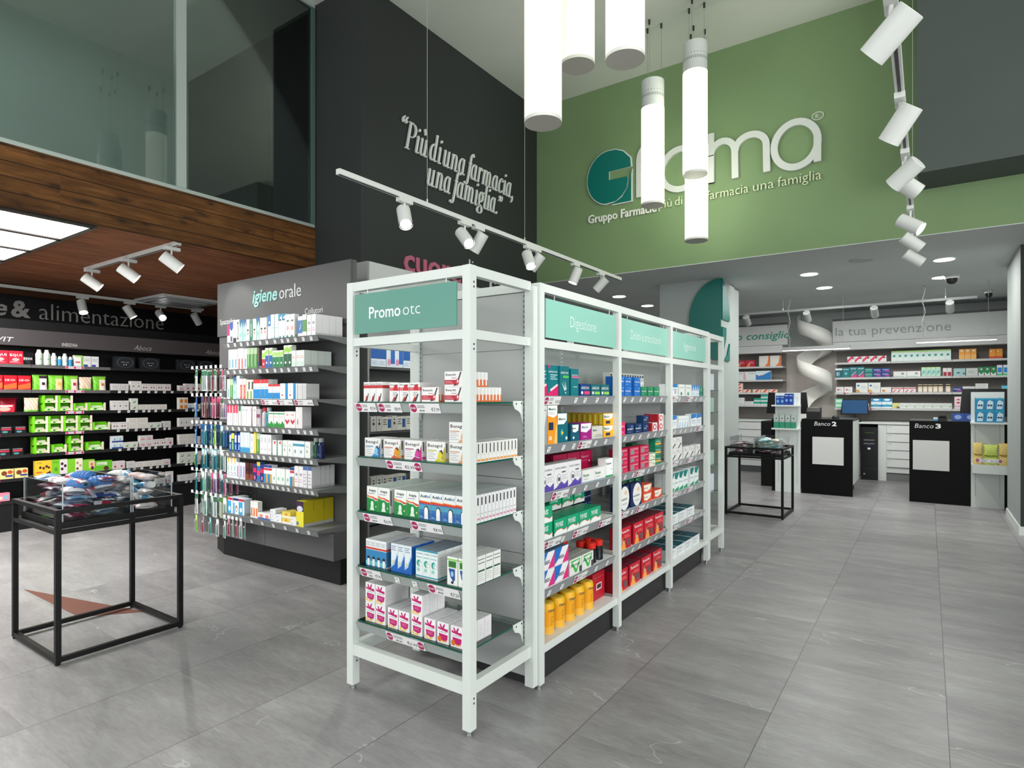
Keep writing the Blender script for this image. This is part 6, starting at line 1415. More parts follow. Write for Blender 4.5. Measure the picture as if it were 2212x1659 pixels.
HP = [('white clear', 'e0e4e4', 'b8c8cc', '2c6c4c'), ('maroon', '6c3c40', 'c8a0a0', None), ('rose', 'e0a8bc', 'c04070', 'd85080'), ('cobalt', '2c62a8', '7cc0e0', '1c4c88'), ('teal', '3c8ca0', '1c6c80', 'c4dce0'), ('mint', 'cfe8e0', '2c9c84', 'e8ecec'), ('lime', 'cfe0a8', '9cc83c', '4c8030'), ('pale violet', 'b8b0cc', '8c60a0', 'e4e0e8')]
HD = [blister('toothbrush_pack', '%s hanging toothbrush pack' % a, .052, .185, b, c, d) for a, b, c, d in HP]
plan = [(0, [0, 0, 0, 1, 0, 2, 0]), (1, [3, 1, 1, 2, 2, 0, 7]), (2, [3, 3, 4, 3, 6, 4, 3]), (3, [4, 4, 4, 5, 4, 5, 0]), (4, [4, 5, 5, 2, 7, 4, 2]), (5, [0, 0, 5, 5, 0, 6, 5])]
for hi, ids in plan:
    for k, di in enumerate(ids):
        x = 0.10 + 0.46 * k / 6
        S = Shelf((-5.48, 2.78), 0, HZ[hi], '%s hook row' % ORD[hi + 1], '%s hook row' % ORD[hi + 1])
        key = (S.desc, HD[di].desc); RUNNO[key] = RUNNO.get(key, 0) + 1
        for q in range(3): put(S, x, 0.05 + 0.02 * (k % 2) + .055 * q, HZ[hi] - 0.003, HD[di], random.uniform(-.35, .1), (RUNNO[key], q + 1, 1, 1))
HD2 = [blister('floss_pack', 'long %s hanging floss pack' % a, .035, .15, b, c, d) for a, b, c, d in (('crimson', 'd8a0a8', 'b02040', None), ('white', 'e4e4e4', '5cb0a0', None), ('lime', 'b8d880', '7cb040', None), ('aqua', '8cccc8', '2c8c90', None))]
for hi, ids, zz, x0, x1 in ((7, [2, 0, 3, 1, 1], .37, 0.10, .56), (8, [0, 1, 0, 1, 1], 0.40, 0.62, .86)):
    S = Shelf((-5.48, 2.78), 0, zz, '%s hook row' % ('lowest' if hi == 7 else 'under-shelf'), 'low hook row')
    for k, di in enumerate(ids):
        key = (S.desc, HD2[di].desc); RUNNO[key] = RUNNO.get(key, 0) + 1
        put(S, x0 + (x1 - x0) * k / 4, 0.05, zz - 0.003, HD2[di], random.uniform(-.5, .1), (RUNNO[key], 1, 1, 1))
m = MB()
for k in range(5):
    x = 0.10 + 0.46 * k / 4
    m.tube((x, 0.318, .37), (x, 0.03, .37), 0.003, STEEL, 6)
m.build('hook_row', OR)

# ---- food shelf wall ----
FS = {}
def FSf(sec, i):
    nm = '%s shelf, %s' % (('top', 'second', 'third', 'fourth', 'fifth', 'sixth', 'bottom')[i], sec)
    if (sec, i) not in FS: FS[sec, i] = Shelf((-7.95, 0.85), PI / 2, FZ[i], nm, nm)
    return FS[sec, i]
F = {}
def fb(key, desc, w, h, d, base, els=(), name='food_box', **k): F[key] = box_design(name, desc, w, h, d, base, els, **k)
fb('redbox', 'bright red supplement box', .125, .14, .08, 'd81c34', [('t', .1, .6, .8, .18, 'f4e0e0', 'EQUI', B_), ('c', .5, .35, .25, .12, 'f0a0a0'), ('l', .1, .1, .8, .24, 2, 'f0b0b8')])
fb('redbag', 'red and orange supplement box', .11, .15, .08, 'c81428', [('p', [(0, 0), (1, .1), (1, .5), (0, .3)], 'e8602c'), ('t', .1, .6, .8, .15, 'f0e0d8', 'ISO')])
fb('redlow', 'low red bar tray', .17, .08, .12, 'd02038', [('c', .5, .4, .3, .3, 'e8a498'), ('r', .05, .7, .9, .9, 'f0d0c8')], name='snack_tray')
fb('blkbox', 'black bar box with coloured print', .10, .075, .10, '1a1618', [('r', .1, .5, .9, .75, 'b83048'), ('c', .4, .25, .25, .15, '4c8c90'), ('l', .1, .8, .9, .95, 1, 'c8c0c0')])
fb('yelbox', 'yellow and white chocolate snack box', .11, .10, .08, 'e8d890', [('c', .3, .6, .22, .25, '7c3c24'), ('r', .4, .2, .95, .4, '3c4484'), ('c', .75, .7, .2, .2, 'c8502c')])
fb('yelbig', 'big yellow biscuit box with chocolate rounds', .15, .165, .06, 'ecc238', [('t', .1, .8, .3, .1, '206c3c', 'ZONA'), ('c', .3, .55, .08, .09, '4a2a1c'), ('c', .5, .5, .08, .09, '5a301c'), ('c', .68, .6, .08, .09, '4a2a1c'), ('c', .82, .52, .07, .08, '4a2a1c'), ('p', [(.55, .1), (.9, .3), (.95, .15), (.65, 0)], '3a2440'), ('r', .05, .2, .4, .28, 'd8603c')])
fb('grnchoc', 'green and white box with dark rounds', .145, .165, .06, '7cc82c', [('r', .5, 0, 1, 1, 'e4dcdc'), ('c', .65, .7, .09, .1, '3a1c28'), ('c', .85, .55, .09, .1, '3a1c28'), ('c', .65, .35, .09, .1, '3a1c28'), ('t', .08, .8, .3, .08, '2c7030', 'ZONA'), ('c', .25, .35, .12, .14, '5aa020')])
fb('grnlight', 'green and cream box with beige rounds', .145, .16, .06, '80cc30', [('r', .5, 0, 1, 1, 'ece4d0'), ('c', .65, .7, .08, .09, 'b08c64'), ('c', .85, .5, .08, .09, 'c0a078'), ('c', .65, .3, .08, .09, '5c4038')])
fb('grnsm', 'green and pink fruit box', .12, .14, .06, '80cc30', [('r', .5, .3, 1, .9, 'f0c8a8'), ('c', .75, .6, .1, .12, 'd86c40'), ('c', .8, .3, .12, .15, '5a2038')])
fb('grnlong', 'long bright green bar box', .18, .115, .06, '66c02a', [('r', .1, .55, .7, .85, 'e8f0d8'), ('t', .15, .6, .4, .16, '1c6a34', 'Balance'), ('c', .65, .2, .15, .25, '5a2430')])
def crate(key, desc, w, h, d, bar):
    m = MB(); G1 = mat('76d21e', .45)
    m.box(-w / 2, 0, 0, w / 2, d, .004, G1).box(-w / 2, d - .004, .004, w / 2, d, h, G1)
    for s in (-1, 1):
        x = s * w / 2
        m.prism([(x, 0, 0), (x, d, 0), (x, d, h), (x, d * .75, h * .8), (x, d * .3, h * .75), (x, 0, h * .98)], (-s * .004, 0, 0), G1)
        m.box(min(x, x - s * .022), -.001, 0, max(x, x - s * .022), .004, h * .98, G1 if s < 0 else mat('e6d8c4', .5))
    m.box(-w / 2, 0, 0, w / 2, .004, h * .42, G1)
    decor(m, [('r', .12, .08, .55, .36, 'd8ecb0'), ('r', .58, .08, .86, .36, bar), ('c', .4, .22, .1, .1, '2c7c34')], lambda x, y, l: (-w / 2 + x, -l, y), w, h)
    for k in range(5): m.box(-w / 2 + .03, .012 + k * .018, .006, w / 2 - .03, .024 + k * .018, h * (.50 + .06 * (k % 3)), mat((bar, 'e8e4e0', 'd4e8a8')[k % 3], .35))
    o = D(); o.mesh = m.mesh('snack_tray'); o.name = 'snack_tray'; o.desc = desc; o.w = w; o.h = h; o.d = d; o.cat = 'snack tray'; F[key] = o
crate('crate', 'green cardboard tray of snack bars', .14, .088, .11, 'e8c8c8')
crate('cratew', 'wide low green tray of snack packs', .18, .095, .11, 'e4e8e0')
def greenbag(r2):
    def f(u, v):
        if v > .93: return '5a8c2c'
        if u < .42: return '6cb832' if (int(u * 14) + int(v * 16)) % 5 else '8cd04c'
        if v > .72: return '3a2c34' if r2 == 'a' else '80c040'
        q = math.hypot(u - .7, v - .4)
        if q < .12: return {'a': '3a1c28', 'b': 'e8b048', 'c': 'b83040', 'd': 'd87840'}[r2]
        return {'a': 'e4d8dc', 'b': 'f0c89c', 'c': 'f0d0c4', 'd': 'ece0d0'}[r2]
    return f
for k, dsc in (('a', 'green snack bag with dark rounds'), ('b', 'green snack bag with golden biscuits'), ('c', 'green snack bag with red fruit'), ('d', 'green snack bag with wide picture')):
    F['bag' + k] = pouch_design('snack_bag', dsc, .14, .165, .07, greenbag(k))
F['bagx'] = pouch_design('snack_bag', 'beige snack bag with green foot', .13, .15, .07, lambda u, v: '6cb040' if v < .14 else ('dccab4' if (int(u * 14) * 3 + int(v * 16) * 5) % 7 else 'b07850'))
F['blackbag'] = pouch_design('protein_bag', 'black and white protein bag', .12, .135, .06, lambda u, v: 'e0dcdc' if .35 < v < .55 and .1 < u < .9 and int(u * 14) % 2 else '17171a')
F['redpouch'] = pouch_design('snack_bag', 'dark red snack bag', .16, .15, .07, lambda u, v: 'a01c30' if v > .5 else '702030')
pr = [(.030, 0), (.033, .01), (.033, .12), (.022, .14), (.022, .15), (.019, .152), (.018, .168), (.011, .17)]
def shaker(key, desc, k, top, bot):
    F[key] = bottle_design('supplement_bottle', desc, [(r * k, z * k) for r, z in pr], [mat(bot, .35), mat(bot, .35), mat('dfe4de', .35), mat('dfe4de', .35), mat('eceeec', .3)], els=[('r', .0, .15, 1, .35, '6cb83c'), ('t', .15, .5, .7, .1, '3c4c48', 'ZONA'), ('l', .2, .65, .8, .78, 2, '8aa098')], rr=(.0332 * k, 0, .12 * k))
shaker('bot1', 'tall white and green supplement bottle', 1.0, 0, 'c8d8c8'); shaker('bot2', 'medium white supplement bottle', .82, 0, 'dfe4e0'); shaker('bot3', 'small white bottle with blue foot', .62, 0, '2f8fc8')
fb('wgbox', 'white box with green edge', .08, .125, .06, 'e6e4e0', [('r', .8, 0, 1, 1, '74c030'), ('r', 0, .85, 1, 1, 'a8d070'), ('r', .1, .3, .7, .45, 'd06474')])
fb('wbbox', 'white box with navy foot', .075, .12, .06, 'dedede', [('r', .05, .02, .6, .2, '2a3c98'), ('l', .1, .5, .9, .8, 3, '9a9a9a')])
A_ = 'red bay'; B2 = 'green bay'
fb('pinkbox', 'pink health product box', .12, .085, .06, 'e0889c', [('r', .55, .2, .9, .75, '8cb0c4'), ('r', .1, .2, .5, .6, 'f0d0c8')])
fill(FSf(A_, 0), 1.10, F['redbox'], 3, 1, gap=.004); fill(FSf(A_, 0), 1.475, F['blackbag'], 1) if False else None
fill(FSf(A_, 1), 1.08, F['redbag'], 4, 1, gap=.01); fill(FSf(A_, 2), 1.05, F['redlow'], 2, 1, gap=.02); fill(FSf(A_, 2), 1.32, F['redpouch'], 1, y0=.15)
fill(FSf(A_, 3), 1.05, F['blkbox'], 4, 1, 1, gap=.02); fill(FSf(A_, 3), 1.10, F['blkbox'], 3, 1, 1, gap=.02, y0=.15); fill(FSf(A_, 4), 1.05, F['blkbox'], 4, 1, 1, gap=.012)
fill(FSf(A_, 5), 1.04, F['yelbox'], 4, 1, gap=.015); fill(FSf(A_, 6), 1.12, F['pinkbox'], 2, 1, gap=.01)
S = FSf(B2, 0)
seq(S, 1.463, [F['blackbag']], gap=0.0, jit=0); seq(S, 1.60, [(F['bot1'], 2), F['bot2'], F['bot3'], F['bot2'], F['bot3']], gap=.004, jit=0)
seq(S, 1.955, [F['wgbox'], (F['wbbox'], 2)], gap=.006, jit=0)
S = FSf(B2, 1); seq(S, 1.57, [F['baga'], F['bagb'], F['bagc'], F['bagx'], F['bagd']], gap=.006, jit=0)
S = FSf(B2, 2); fill(S, 1.50, F['bagx'], 1); fill(S, 1.655, F['crate'], 2, 1, 2, gap=.004); fill(S, 1.945, F['crate'], 1, 1, 1); fill(S, 2.09, F['cratew'], 1)
S = FSf(B2, 3); fill(S, 1.565, F['crate'], 4, 1, 2, gap=.002); fill(S, 2.136, F['cratew'], 1)
S = FSf(B2, 4); fill(S, 1.58, F['crate'], 1, 1, 2); fill(S, 1.74, F['crate'], 1, 1, 1); fill(S, 1.90, F['crate'], 1, 1, 2); fill(S, 2.07, F['cratew'], 1)
S = FSf(B2, 5); seq(S, 1.59, [F['yelbig'], F['grnchoc'], F['grnlight'], F['grnsm'], F['grnlong']], gap=.002, jit=0)
# white supplement cartons
C_ = 'first white bay'; D_ = 'second white bay'
fb('ring', 'black case with grey ring print', .215, .135, .08, '1e2124', [('c', .5, .5, .44, .48, '3a4046'), ('c', .5, .5, .36, .42, '1e2124'), ('t', .3, .48, .4, .1, '9aa4ac', 'aboca'), ('c', .44, .3, .03, .04, 'd8d8d8'), ('c', .56, .3, .03, .04, 'd8d8d8')], name='cosmetic_case')
seq(FSf(C_, 0), 2.37, [F['ring'], (None, .07), F['ring']], jit=0); seq(FSf(D_, 0), 2.93 + .02, [], jit=0); FSf(D_, 0).x = 3.11; seq(FSf(D_, 0), 3.11, [F['ring'], (None, .03), F['ring']], jit=0)
W_ = []
def wv(dsc, w, h, base, els): W_.append(box_design('supplement_box', dsc, w, h, .06, base, els))
wv('white box with small dark fruit', .085, .085, 'dcd6d4', [('c', .3, .45, .1, .1, '6a2034'), ('c', .65, .45, .1, .1, '8a3048'), ('l', .1, .75, .8, .9, 1, 'a8a4a4')])
wv('low white box with beige spots', .11, .065, 'dad6d2', [('c', .3, .35, .06, .08, 'b09060'), ('c', .6, .35, .06, .08, 'a88858'), ('l', .1, .6, .8, .8, 1, 'b4b0b0')])
wv('tall white box with tiny emblem', .06, .115, 'd9d5d4', [('c', .5, .45, .15, .07, '5a5a5c'), ('l', .2, .7, .8, .85, 2, 'b0acac')])
wv('white box with pink label', .075, .07, 'd8d4d4', [('r', .15, .2, .75, .5, 'd890a0'), ('l', .1, .6, .8, .8, 1, 'a8a8a8')])
wv('white box with blue foot', .06, .075, 'd4dadf', [('r', 0, 0, 1, .25, '28468c'), ('c', .5, .5, .2, .15, '7cb0cc')])
wv('white and orange box', .055, .075, 'dcd8d0', [('r', .2, .1, .9, .7, 'd08030')])
wv('white box with green sprig', .08, .07, 'd8dad4', [('p', [(.2, .2), (.5, .5), (.8, .6), (.6, .2)], '6a9c70'), ('l', .1, .65, .8, .8, 1, 'a4a8a0')])
wv('greyish white plain box', .09, .08, 'cfcccc', [('l', .15, .3, .8, .7, 3, 'a8a6a8')])
wv('pinkish white box with crimson spot', .07, .095, 'dcd2d4', [('c', .5, .35, .2, .12, 'b03850'), ('l', .1, .6, .8, .8, 2, 'b8a8ac')])
random.seed(21)
PATT = {1: [7, 2, 0, 0, 8, 3], 2: [2, 6, 1, 1, 4, 5], 3: [0, 1, 6, 7, 2, 2], 4: [4, 6, 3, 0, 8, 1], 5: [8, 7, 1, 3, 3, 6], 6: [1, 3, 0, 7]}
for sec, x0, x1 in ((C_, 2.335, 3.06), (D_, 3.115, 3.80)):
    for si in range(1, 7):
        S = FSf(sec, si); S.x = x0 + (.5 if (si == 6 and sec == C_) else 0)
        ids = PATT[si][:]
        if sec == D_: ids = ids[::-1]
        k = 0
        while S.x < x1 - .05 and k < 12:
            d = W_[ids[k % len(ids)]]; n = random.choice((1, 2, 2, 3)); hh = 2 if (d.h < .08 and random.random() < .3) else 1
            n = max(1, min(n, int((x1 - S.x) / (d.w + .003))))
            if S.x + d.w > x1: break
            fill(S, None, d, n, 1, hh, gap=.002, jit=.002); S.x += random.choice((.0, .004, .02)); k += 1
S = FSf(D_, 5); 
# ---- heart-care wall unit, the part glimpsed past the end display ----
CS = {}
def CSf(i):
    nm = '%s grey-unit shelf' % ('top', 'second', 'third', 'fourth', 'fifth', 'lowest')[i]
    if i not in CS: CS[i] = Shelf((-3.90, 3.50), PI / 2, CZ2[i], nm, nm)
    return CS[i]
G_ = {}
def gb(k, dsc, w, h, base, els, name='care_box', d=.08): G_[k] = box_design(name, dsc, w, h, d, base, els)
gb('a', 'white and royal blue box', .085, .15, 'd8e2ec', [('r', 0, .45, 1, 1, '2a5ca8'), ('l', .1, .1, .9, .35, 3, '8cacd0')])
gb('b', 'white and blue box with pink flower', .10, .15, 'd4deea', [('r', .5, .2, 1, 1, '3468b4'), ('c', .3, .3, .2, .2, 'd890b0')])
gb('c', 'slim teal and mint box', .06, .13, 'a8c4b8', [('r', 0, 0, 1, .5, '1c7c84'), ('c', .5, .85, .12, .05, '1c2c2c')])
gb('d', 'grey and teal care box', .12, .12, '7c9498', [('p', [(.2, .95), (.7, .9), (.6, .4), (.3, .4)], 'dce8ec'), ('r', .7, 0, 1, .7, '2c8c8c')])
gb('e', 'white box with black dots', .06, .13, 'c8c8c4', [('c', .5, .75, .15, .05, '2c2c2c'), ('c', .5, .5, .2, .1, '3a3a3c')])
gb('f', 'white and steel blue box with print', .11, .12, 'd4d4cc', [('r', .6, .2, .95, .85, '2c5c9c'), ('l', .1, .4, .5, .9, 3, '4a4a4c')])
gb('g', 'mint oval support pack', .05, .19, 'a0b8a8', [('c', .5, .5, .42, .45, 'b8ccb8'), ('c', .5, .5, .25, .35, '90a894')])
gb('h', 'beige support pack with picture', .09, .18, 'c8c0cc', [('r', .3, .1, .8, .5, 'd08860'), ('c', .6, .4, .2, .1, 'f0e0d0'), ('r', .8, .5, 1, 1, '24486c')])
seq(CSf(0), .05, [(G_['a'], 2), (G_['b'], 2), (G_['a'], 2)], jit=.003)
seq(CSf(1), .05, [(G_['c'], 3), G_['d'], (G_['c'], 1), G_['d'], (G_['c'], 2)], jit=.003)
seq(CSf(2), .05, [(G_['e'], 2), G_['f'], G_['e'], (G_['f'], 2)], jit=.003)
seq(CSf(3), .05, [(G_['g'], 3), G_['h'], G_['h']], jit=.003)
seq(CSf(4), .05, [(G_['e'], 3), (G_['f'], 2)], jit=.003)

for i, z in enumerate([1.48, 1.28, 1.03, 0.80, 0.56]):
    S = Shelf((-1.60, 5.66), PI, z, '%s far-end glass shelf' % ('top', 'second', 'third', 'fourth', 'lowest')[i], '%s far-end shelf' % ('top', 'second', 'third', 'fourth', 'lowest')[i])
    seq(S, .03, [[(G_['a'], 2, 3), (G_['e'], 2, 3)], [(G_['c'], 2, 3), (G_['f'], 1, 2)], [(G_['e'], 4, 3)], [(G_['c'], 3, 3)], [(G_['b'], 2, 3)]][i], jit=0)
# ---- back shelves ----
K_ = {}
def kb(k, dsc, w, h, base, els, name='medicine_box', d=.06): K_[k] = box_design(name, dsc, w, h, d, base, els)
kb('diag', 'white box with pink diagonal', .115, .10, 'eceef0', [('p', [(0, .4), (.5, 1), (.9, 1), (.2, 0), (0, 0)], 'e83c60'), ('p', [(.3, .1), (.7, .8), (.95, .8), (.5, .1)], '4a4e54'), ('p', [(.1, .0), (.6, .6), (.75, .5), (.4, 0)], 'f0f0f2')])
kb('teal1', 'dark teal box with white header', .11, .165, '12606c', [('r', 0, .8, 1, 1, 'e4ecec'), ('r', .2, .2, .4, .6, 'a8d0d8'), ('r', .5, .2, .6, .6, 'a8d0d8')])
kb('teal2', 'teal box with pale circle', .11, .175, '107078', [('l', .1, .75, .9, .9, 1, 'cfe8e8'), ('c', .5, .4, .2, .13, '70c0d0')])
kb('teal3', 'teal box with magenta wedge', .11, .185, '107078', [('p', [(0, 0), (1, 0), (1, .35), (.4, .1)], 'e02c78'), ('l', .1, .75, .9, .9, 1, 'cfe8e8'), ('p', [(.2, .2), (.9, .6), (.9, .5), (.3, .12)], 'c8a0b8')])
kb('teal4', 'low deep teal box', .125, .08, '0f6468', [('l', .1, .5, .9, .8, 1, 'b8e0dc'), ('r', .1, .2, .9, .4, '38a890')])
kb('nvp', 'low navy box with pink bar', .125, .075, '1c3c8c', [('l', .1, .5, .8, .8, 1, 'dce4f4'), ('r', .4, .2, .9, .4, 'd84080')])
kb('wred', 'white box with small red mark', .125, .10, 'e6e2e2', [('c', .3, .5, .1, .15, 'b02838'), ('l', .4, .3, .8, .6, 2, 'a8a4a4')])
kb('wblu', 'square white box with blue and orange corners', .18, .17, 'dfe2e0', [('c', .2, .7, .1, .1, '3a6ca0'), ('p', [(0, 0), (.4, 0), (.2, .3), (0, .3)], 'd8a060'), ('l', .4, .4, .9, .7, 3, 'b0c0c4')])
kb('worg', 'low white box with orange spot', .165, .09, 'e2e0dc', [('c', .25, .3, .15, .2, 'd88030')])
kb('grs', 'pale green stack box', .12, .08, '7cd4a8', [('r', .1, .3, .9, .7, 'e0f4ea')])
kb('brn', 'white topped brown bottle carton', .055, .12, '6a4c40', [('r', 0, .7, 1, 1, 'eeeeec'), ('c', .5, .8, .2, .08, '202020'), ('r', 0, 0, 1, .25, 'c89c80')])
kb('tis', 'rounded white tissue pack', .125, .075, 'e8e6e2', [('p', [(.2, .2), (.5, .5), (.9, .7), (.5, .3)], '8a8680')])
kb('bw', 'tall blue and white wipes box', .155, .17, 'dfeef6', [('r', 0, .65, 1, 1, '2a90c4'), ('r', 0, .15, 1, .35, '2080b8'), ('c', .5, .85, .3, .1, 'e8f4fa'), ('c', .5, .3, .35, .1, '48b0c0')])
kb('mint', 'white box with mint leaf blob', .082, .17, 'dfeeea', [('r', 0, .85, 1, 1, 'b4e08c'), ('c', .5, .5, .25, .12, '2c9a8c'), ('c', .65, .55, .12, .08, '5ab8a8')])
kb('lngw', 'long white box with grey square', .19, .09, 'e2e4e2', [('r', .6, .4, .8, .75, '8a9894'), ('r', 0, 0, .8, .1, '9cc8bc')])
kb('aqw', 'pale aqua box with zigzag', .062, .15, 'b4dccc', [('r', 0, .85, 1, 1, 'c0e8a8'), ('p', [(.1, .2), (.5, .7), (.9, .5), (.5, .3)], '6cb4ac')])
kb('redv', 'white carton with red foot', .055, .13, 'e8e0e0', [('r', .1, 0, .9, .5, 'a02840')])
kb('redd', 'white box with crimson stripes', .17, .085, 'e8dcdc', [('r', 0, .7, 1, .85, 'c03048'), ('p', [(.1, 0), (.3, .5), (.4, .5), (.2, 0)], 'c04058'), ('p', [(.5, 0), (.7, .5), (.8, .5), (.6, 0)], 'c04058')])
kb('org', 'cream and black vial carton', .06, .13, 'e0c8a8', [('r', 0, .75, 1, .92, '202420'), ('r', .1, .1, .9, .5, 'e8e4dc')])
kb('lowm', 'low white box with coloured corner', .118, .09, 'e2e4e2', [('c', .8, .4, .12, .2, '9cc89c'), ('l', .1, .4, .6, .7, 2, 'b4bcb8')])
kb('lowy', 'low yellow and grey box', .11, .09, 'd8d890', [('p', [(.1, .2), (.8, .5), (.9, .2)], 'd4b020'), ('r', .6, 0, 1, .3, '5c6468')])
kb('orange', 'orange vitamin box', .072, .165, 'f0a03c', [('c', .5, .82, .3, .1, 'f4e0b8'), ('r', 0, 0, 1, .45, 'f4b868')])
kb('orange2', 'orange and red vitamin box', .08, .15, 'f09c30', [('c', .3, .75, .12, .08, 'f4e8c8'), ('r', 0, 0, 1, .2, 'd84828')])
kb('tealw', 'teal box with pink header', .07, .15, '1c7c94', [('r', 0, .7, 1, 1, 'e0e4e8'), ('c', .5, .8, .2, .1, 'c04870'), ('r', 0, 0, 1, .08, 'c83c78')])
kb('mt2', 'pale teal tablet box', .15, .12, 'a8cccc', [('c', .4, .4, .15, .1, '3a6c70'), ('r', .8, .2, 1, .4, '3a6c70')])
kb('gy', 'grey white tablet box', .15, .12, 'd4dad8', [('l', .2, .3, .8, .7, 3, 'a0a8a8')])
kb('gw', 'green and white pointed box', .065, .135, 'e4f0e8', [('p', [(0, .4), (.5, .1), (1, .4), (1, 1), (0, 1)], '1c8c50'), ('p', [(.2, .8), (.5, .6), (.8, .8)], 'e4f0e8')])
kb('bg', 'blue box with green foot', .065, .16, 'e4eef8', [('r', .1, .25, .9, .75, '2c8cd8'), ('r', 0, 0, 1, .15, '38c870')])
kb('cy', 'cyan tablet box', .11, .10, '5ccce4', [('r', .1, .3, .9, .6, 'd4f0f8')])
kb('wst', 'flat white box', .16, .045, 'e4e4e4', [('l', .1, .3, .8, .6, 1, 'a8a8ac')])
kb('pk', 'white box with crimson lips', .10, .20, 'ecdcE0'.lower(), [('c', .5, .75, .25, .05, 'c82c6c'), ('c', .5, .5, .25, .07, 'd84048'), ('r', 0, .15, 1, .25, 'd8b0c4')])
kb('bbx', 'royal blue box on the counter', .13, .10, '2c4c98', [('c', .5, .5, .3, .3, '8ca8d8')])
def BSf(b, i):
    nm = '%s shelf, %s prevention bay' % (('top', 'second', 'third', 'lowest')[i], ('left', 'middle', 'right')[b])
    return CS.setdefault(('B', b, i), Shelf((-1.385 + BB[b] + .01, 12.22), 0, BZ[i], nm, nm))
k = K_
seq(BSf(0, 0), .19, [(k['diag'], 5)], jit=0); seq(BSf(0, 1), .0, [k['teal1'], k['teal2'], (k['teal3'], 2), (k['teal4'], 1, 1, 2), (k['nvp'], 2, 1, 2)], jit=0)
seq(BSf(0, 2), .01, [(k['wred'], 2), (None, .05), (k['wblu'], 2), k['worg']], gap=.008, jit=0)
seq(BSf(0, 3), -.0, [(k['grs'], 1, 1, 2), k['grs'], (k['brn'], 2), (None, .03), k['tis'], (None, .03), (k['bw'], 2)], gap=.004, jit=0)
seq(BSf(1, 0), .0, [(k['mint'], 10)], gap=.001, jit=0); seq(BSf(1, 1), .03, [(k['lngw'], 2), (None, .01), (k['aqw'], 4), (None, .03), (k['redv'], 2)], jit=0)
seq(BSf(1, 2), .0, [k['redd'], (k['redd'], 1), (None, .02), (k['org'], 5), (None, .03), k['org']], gap=.01, jit=0)
seq(BSf(1, 3), .01, [k['lowy'], (k['lowm'], 6)], gap=.002, jit=0)
seq(BSf(2, 0), .08, [(k['orange'], 3), (None, .16), (k['orange2'], 2), ], jit=0)
seq(BSf(2, 1), .01, [k['mt2'], k['gy'], (k['gw'], 3), (k['bg'], 3)], gap=.012, jit=0)
seq(BSf(2, 2), .0, [k['nvp'], (k['wst'], 1, 1, 2), (k['wst'], 1, 1, 3), (k['wst'], 1), k['cy']], gap=.004, jit=0)
seq(BSf(2, 3), .02, [(k['pk'], 2)], jit=0)
def BLf(i):
    nm = '%s advice shelf' % ('top', 'second', 'third', 'lowest')[i]
    return CS.setdefault(('L', i), Shelf((-3.3, 12.22), 0, (2.0, 1.745, 1.50, 1.26)[i], nm, nm))
kb('thr', 'red heat patch box', .17, .125, 'c02038', [('p', [(.1, 0), (.3, .5), (.5, 0)], 'e89040'), ('l', .4, .5, .9, .8, 2, 'f0b8b8'), ('c', .4, .4, .1, .15, 'e0b080')])
kb('wor', 'square white box with orange sweep', .19, .20, 'e8e4dc', [('p', [(.5, 0), (1, 0), (1, 1), (.9, 1), (.8, .3)], 'e87838')])
kb('wgr', 'white medical device box', .22, .16, 'e4ecec', [('l', .4, .7, .9, .85, 1, '5a9c80'), ('p', [(0, 0), (.2, 0), (.1, .9), (0, .9)], 'e8b0c0')])
kb('blm', 'white box with blue mountain', .27, .17, 'dcecf4', [('p', [(0, 0), (1, 0), (1, .95), (.8, .8), (.3, .4), (0, .6)], '2f84c8'), ('p', [(.1, .3), (.3, .4), (.5, .5), (.3, .5)], 'd03c50')])
kb('lor', 'low white and orange box', .24, .11, 'e8dcd0', [('p', [(.1, .3), (.8, .5), (.8, .4)], '7a6c60'), ('r', .85, 0, 1, 1, 'e07030')])
kb('rdo', 'small red and orange box', .14, .06, 'f0d8cc', [('p', [(.2, .1), (.6, .9), (.9, .9), (.5, .1)], 'e0482c')])
kb('wht', 'plain white carton', .17, .07, 'e2e4e4', [('l', .1, .3, .8, .7, 2, 'b4b8b8')])
kb('grc', 'white and sea green carton', .12, .065, 'e4ecea', [('r', 0, .4, 1, 1, '1ca48c')])
seq(BLf(0), .20, [(k['thr'], 2), (None, .07), (k['wor'], 2)], gap=.008, jit=0); seq(BLf(1), .12, [k['wgr'], k['wgr'], k['blm']], gap=.004, jit=0); fill(BLf(1), .80, k['lor'], 1, y0=.10) if False else None
seq(BLf(2), .18, [(k['rdo'], 1, 1, 3), k['rdo'], (None, .03), k['rdo'], (k['rdo'], 2)], gap=.01, jit=0)
seq(BLf(3), .18, [(k['wht'], 1, 1, 2), k['wht'], (k['grc'], 1, 1, 2), (k['grc'], 1, 1, 3), k['grc']], gap=.006, jit=0)
# boxes on the display stands and counters
st1 = lambda z, nm: Shelf((-1.895, 9.50), 0, z, nm, nm)
gb('eb', 'blue eye care box', .055, .135, '1c4ca0', [('c', .5, .4, .3, .15, '7cb0e0'), ('l', .1, .75, .9, .9, 1, 'c8dcf0')], name='eye_care_box'); gb('eb2', 'tall blue eye care box', .055, .165, '1a3c98', [('c', .5, .4, .3, .12, '7cb0e0'), ('l', .1, .75, .9, .9, 1, 'c8dcf0')], name='eye_care_box')
gb('gs', 'silver and green dental box', .07, .20, 'a8b4b0', [('r', 0, 0, 1, .45, '2c9070'), ('c', .5, .72, .3, .12, 'd8dcdc'), ('c', .5, .72, .2, .08, '5c6868')], name='dental_box')
seq(st1(1.30, 'upper shelf of left stand'), .05, [(G_['eb'], 2), (G_['eb2'], 2)], jit=0); seq(st1(0.96, 'lower shelf of left stand'), .02, [(G_['gs'], 4)], gap=.008, jit=0)
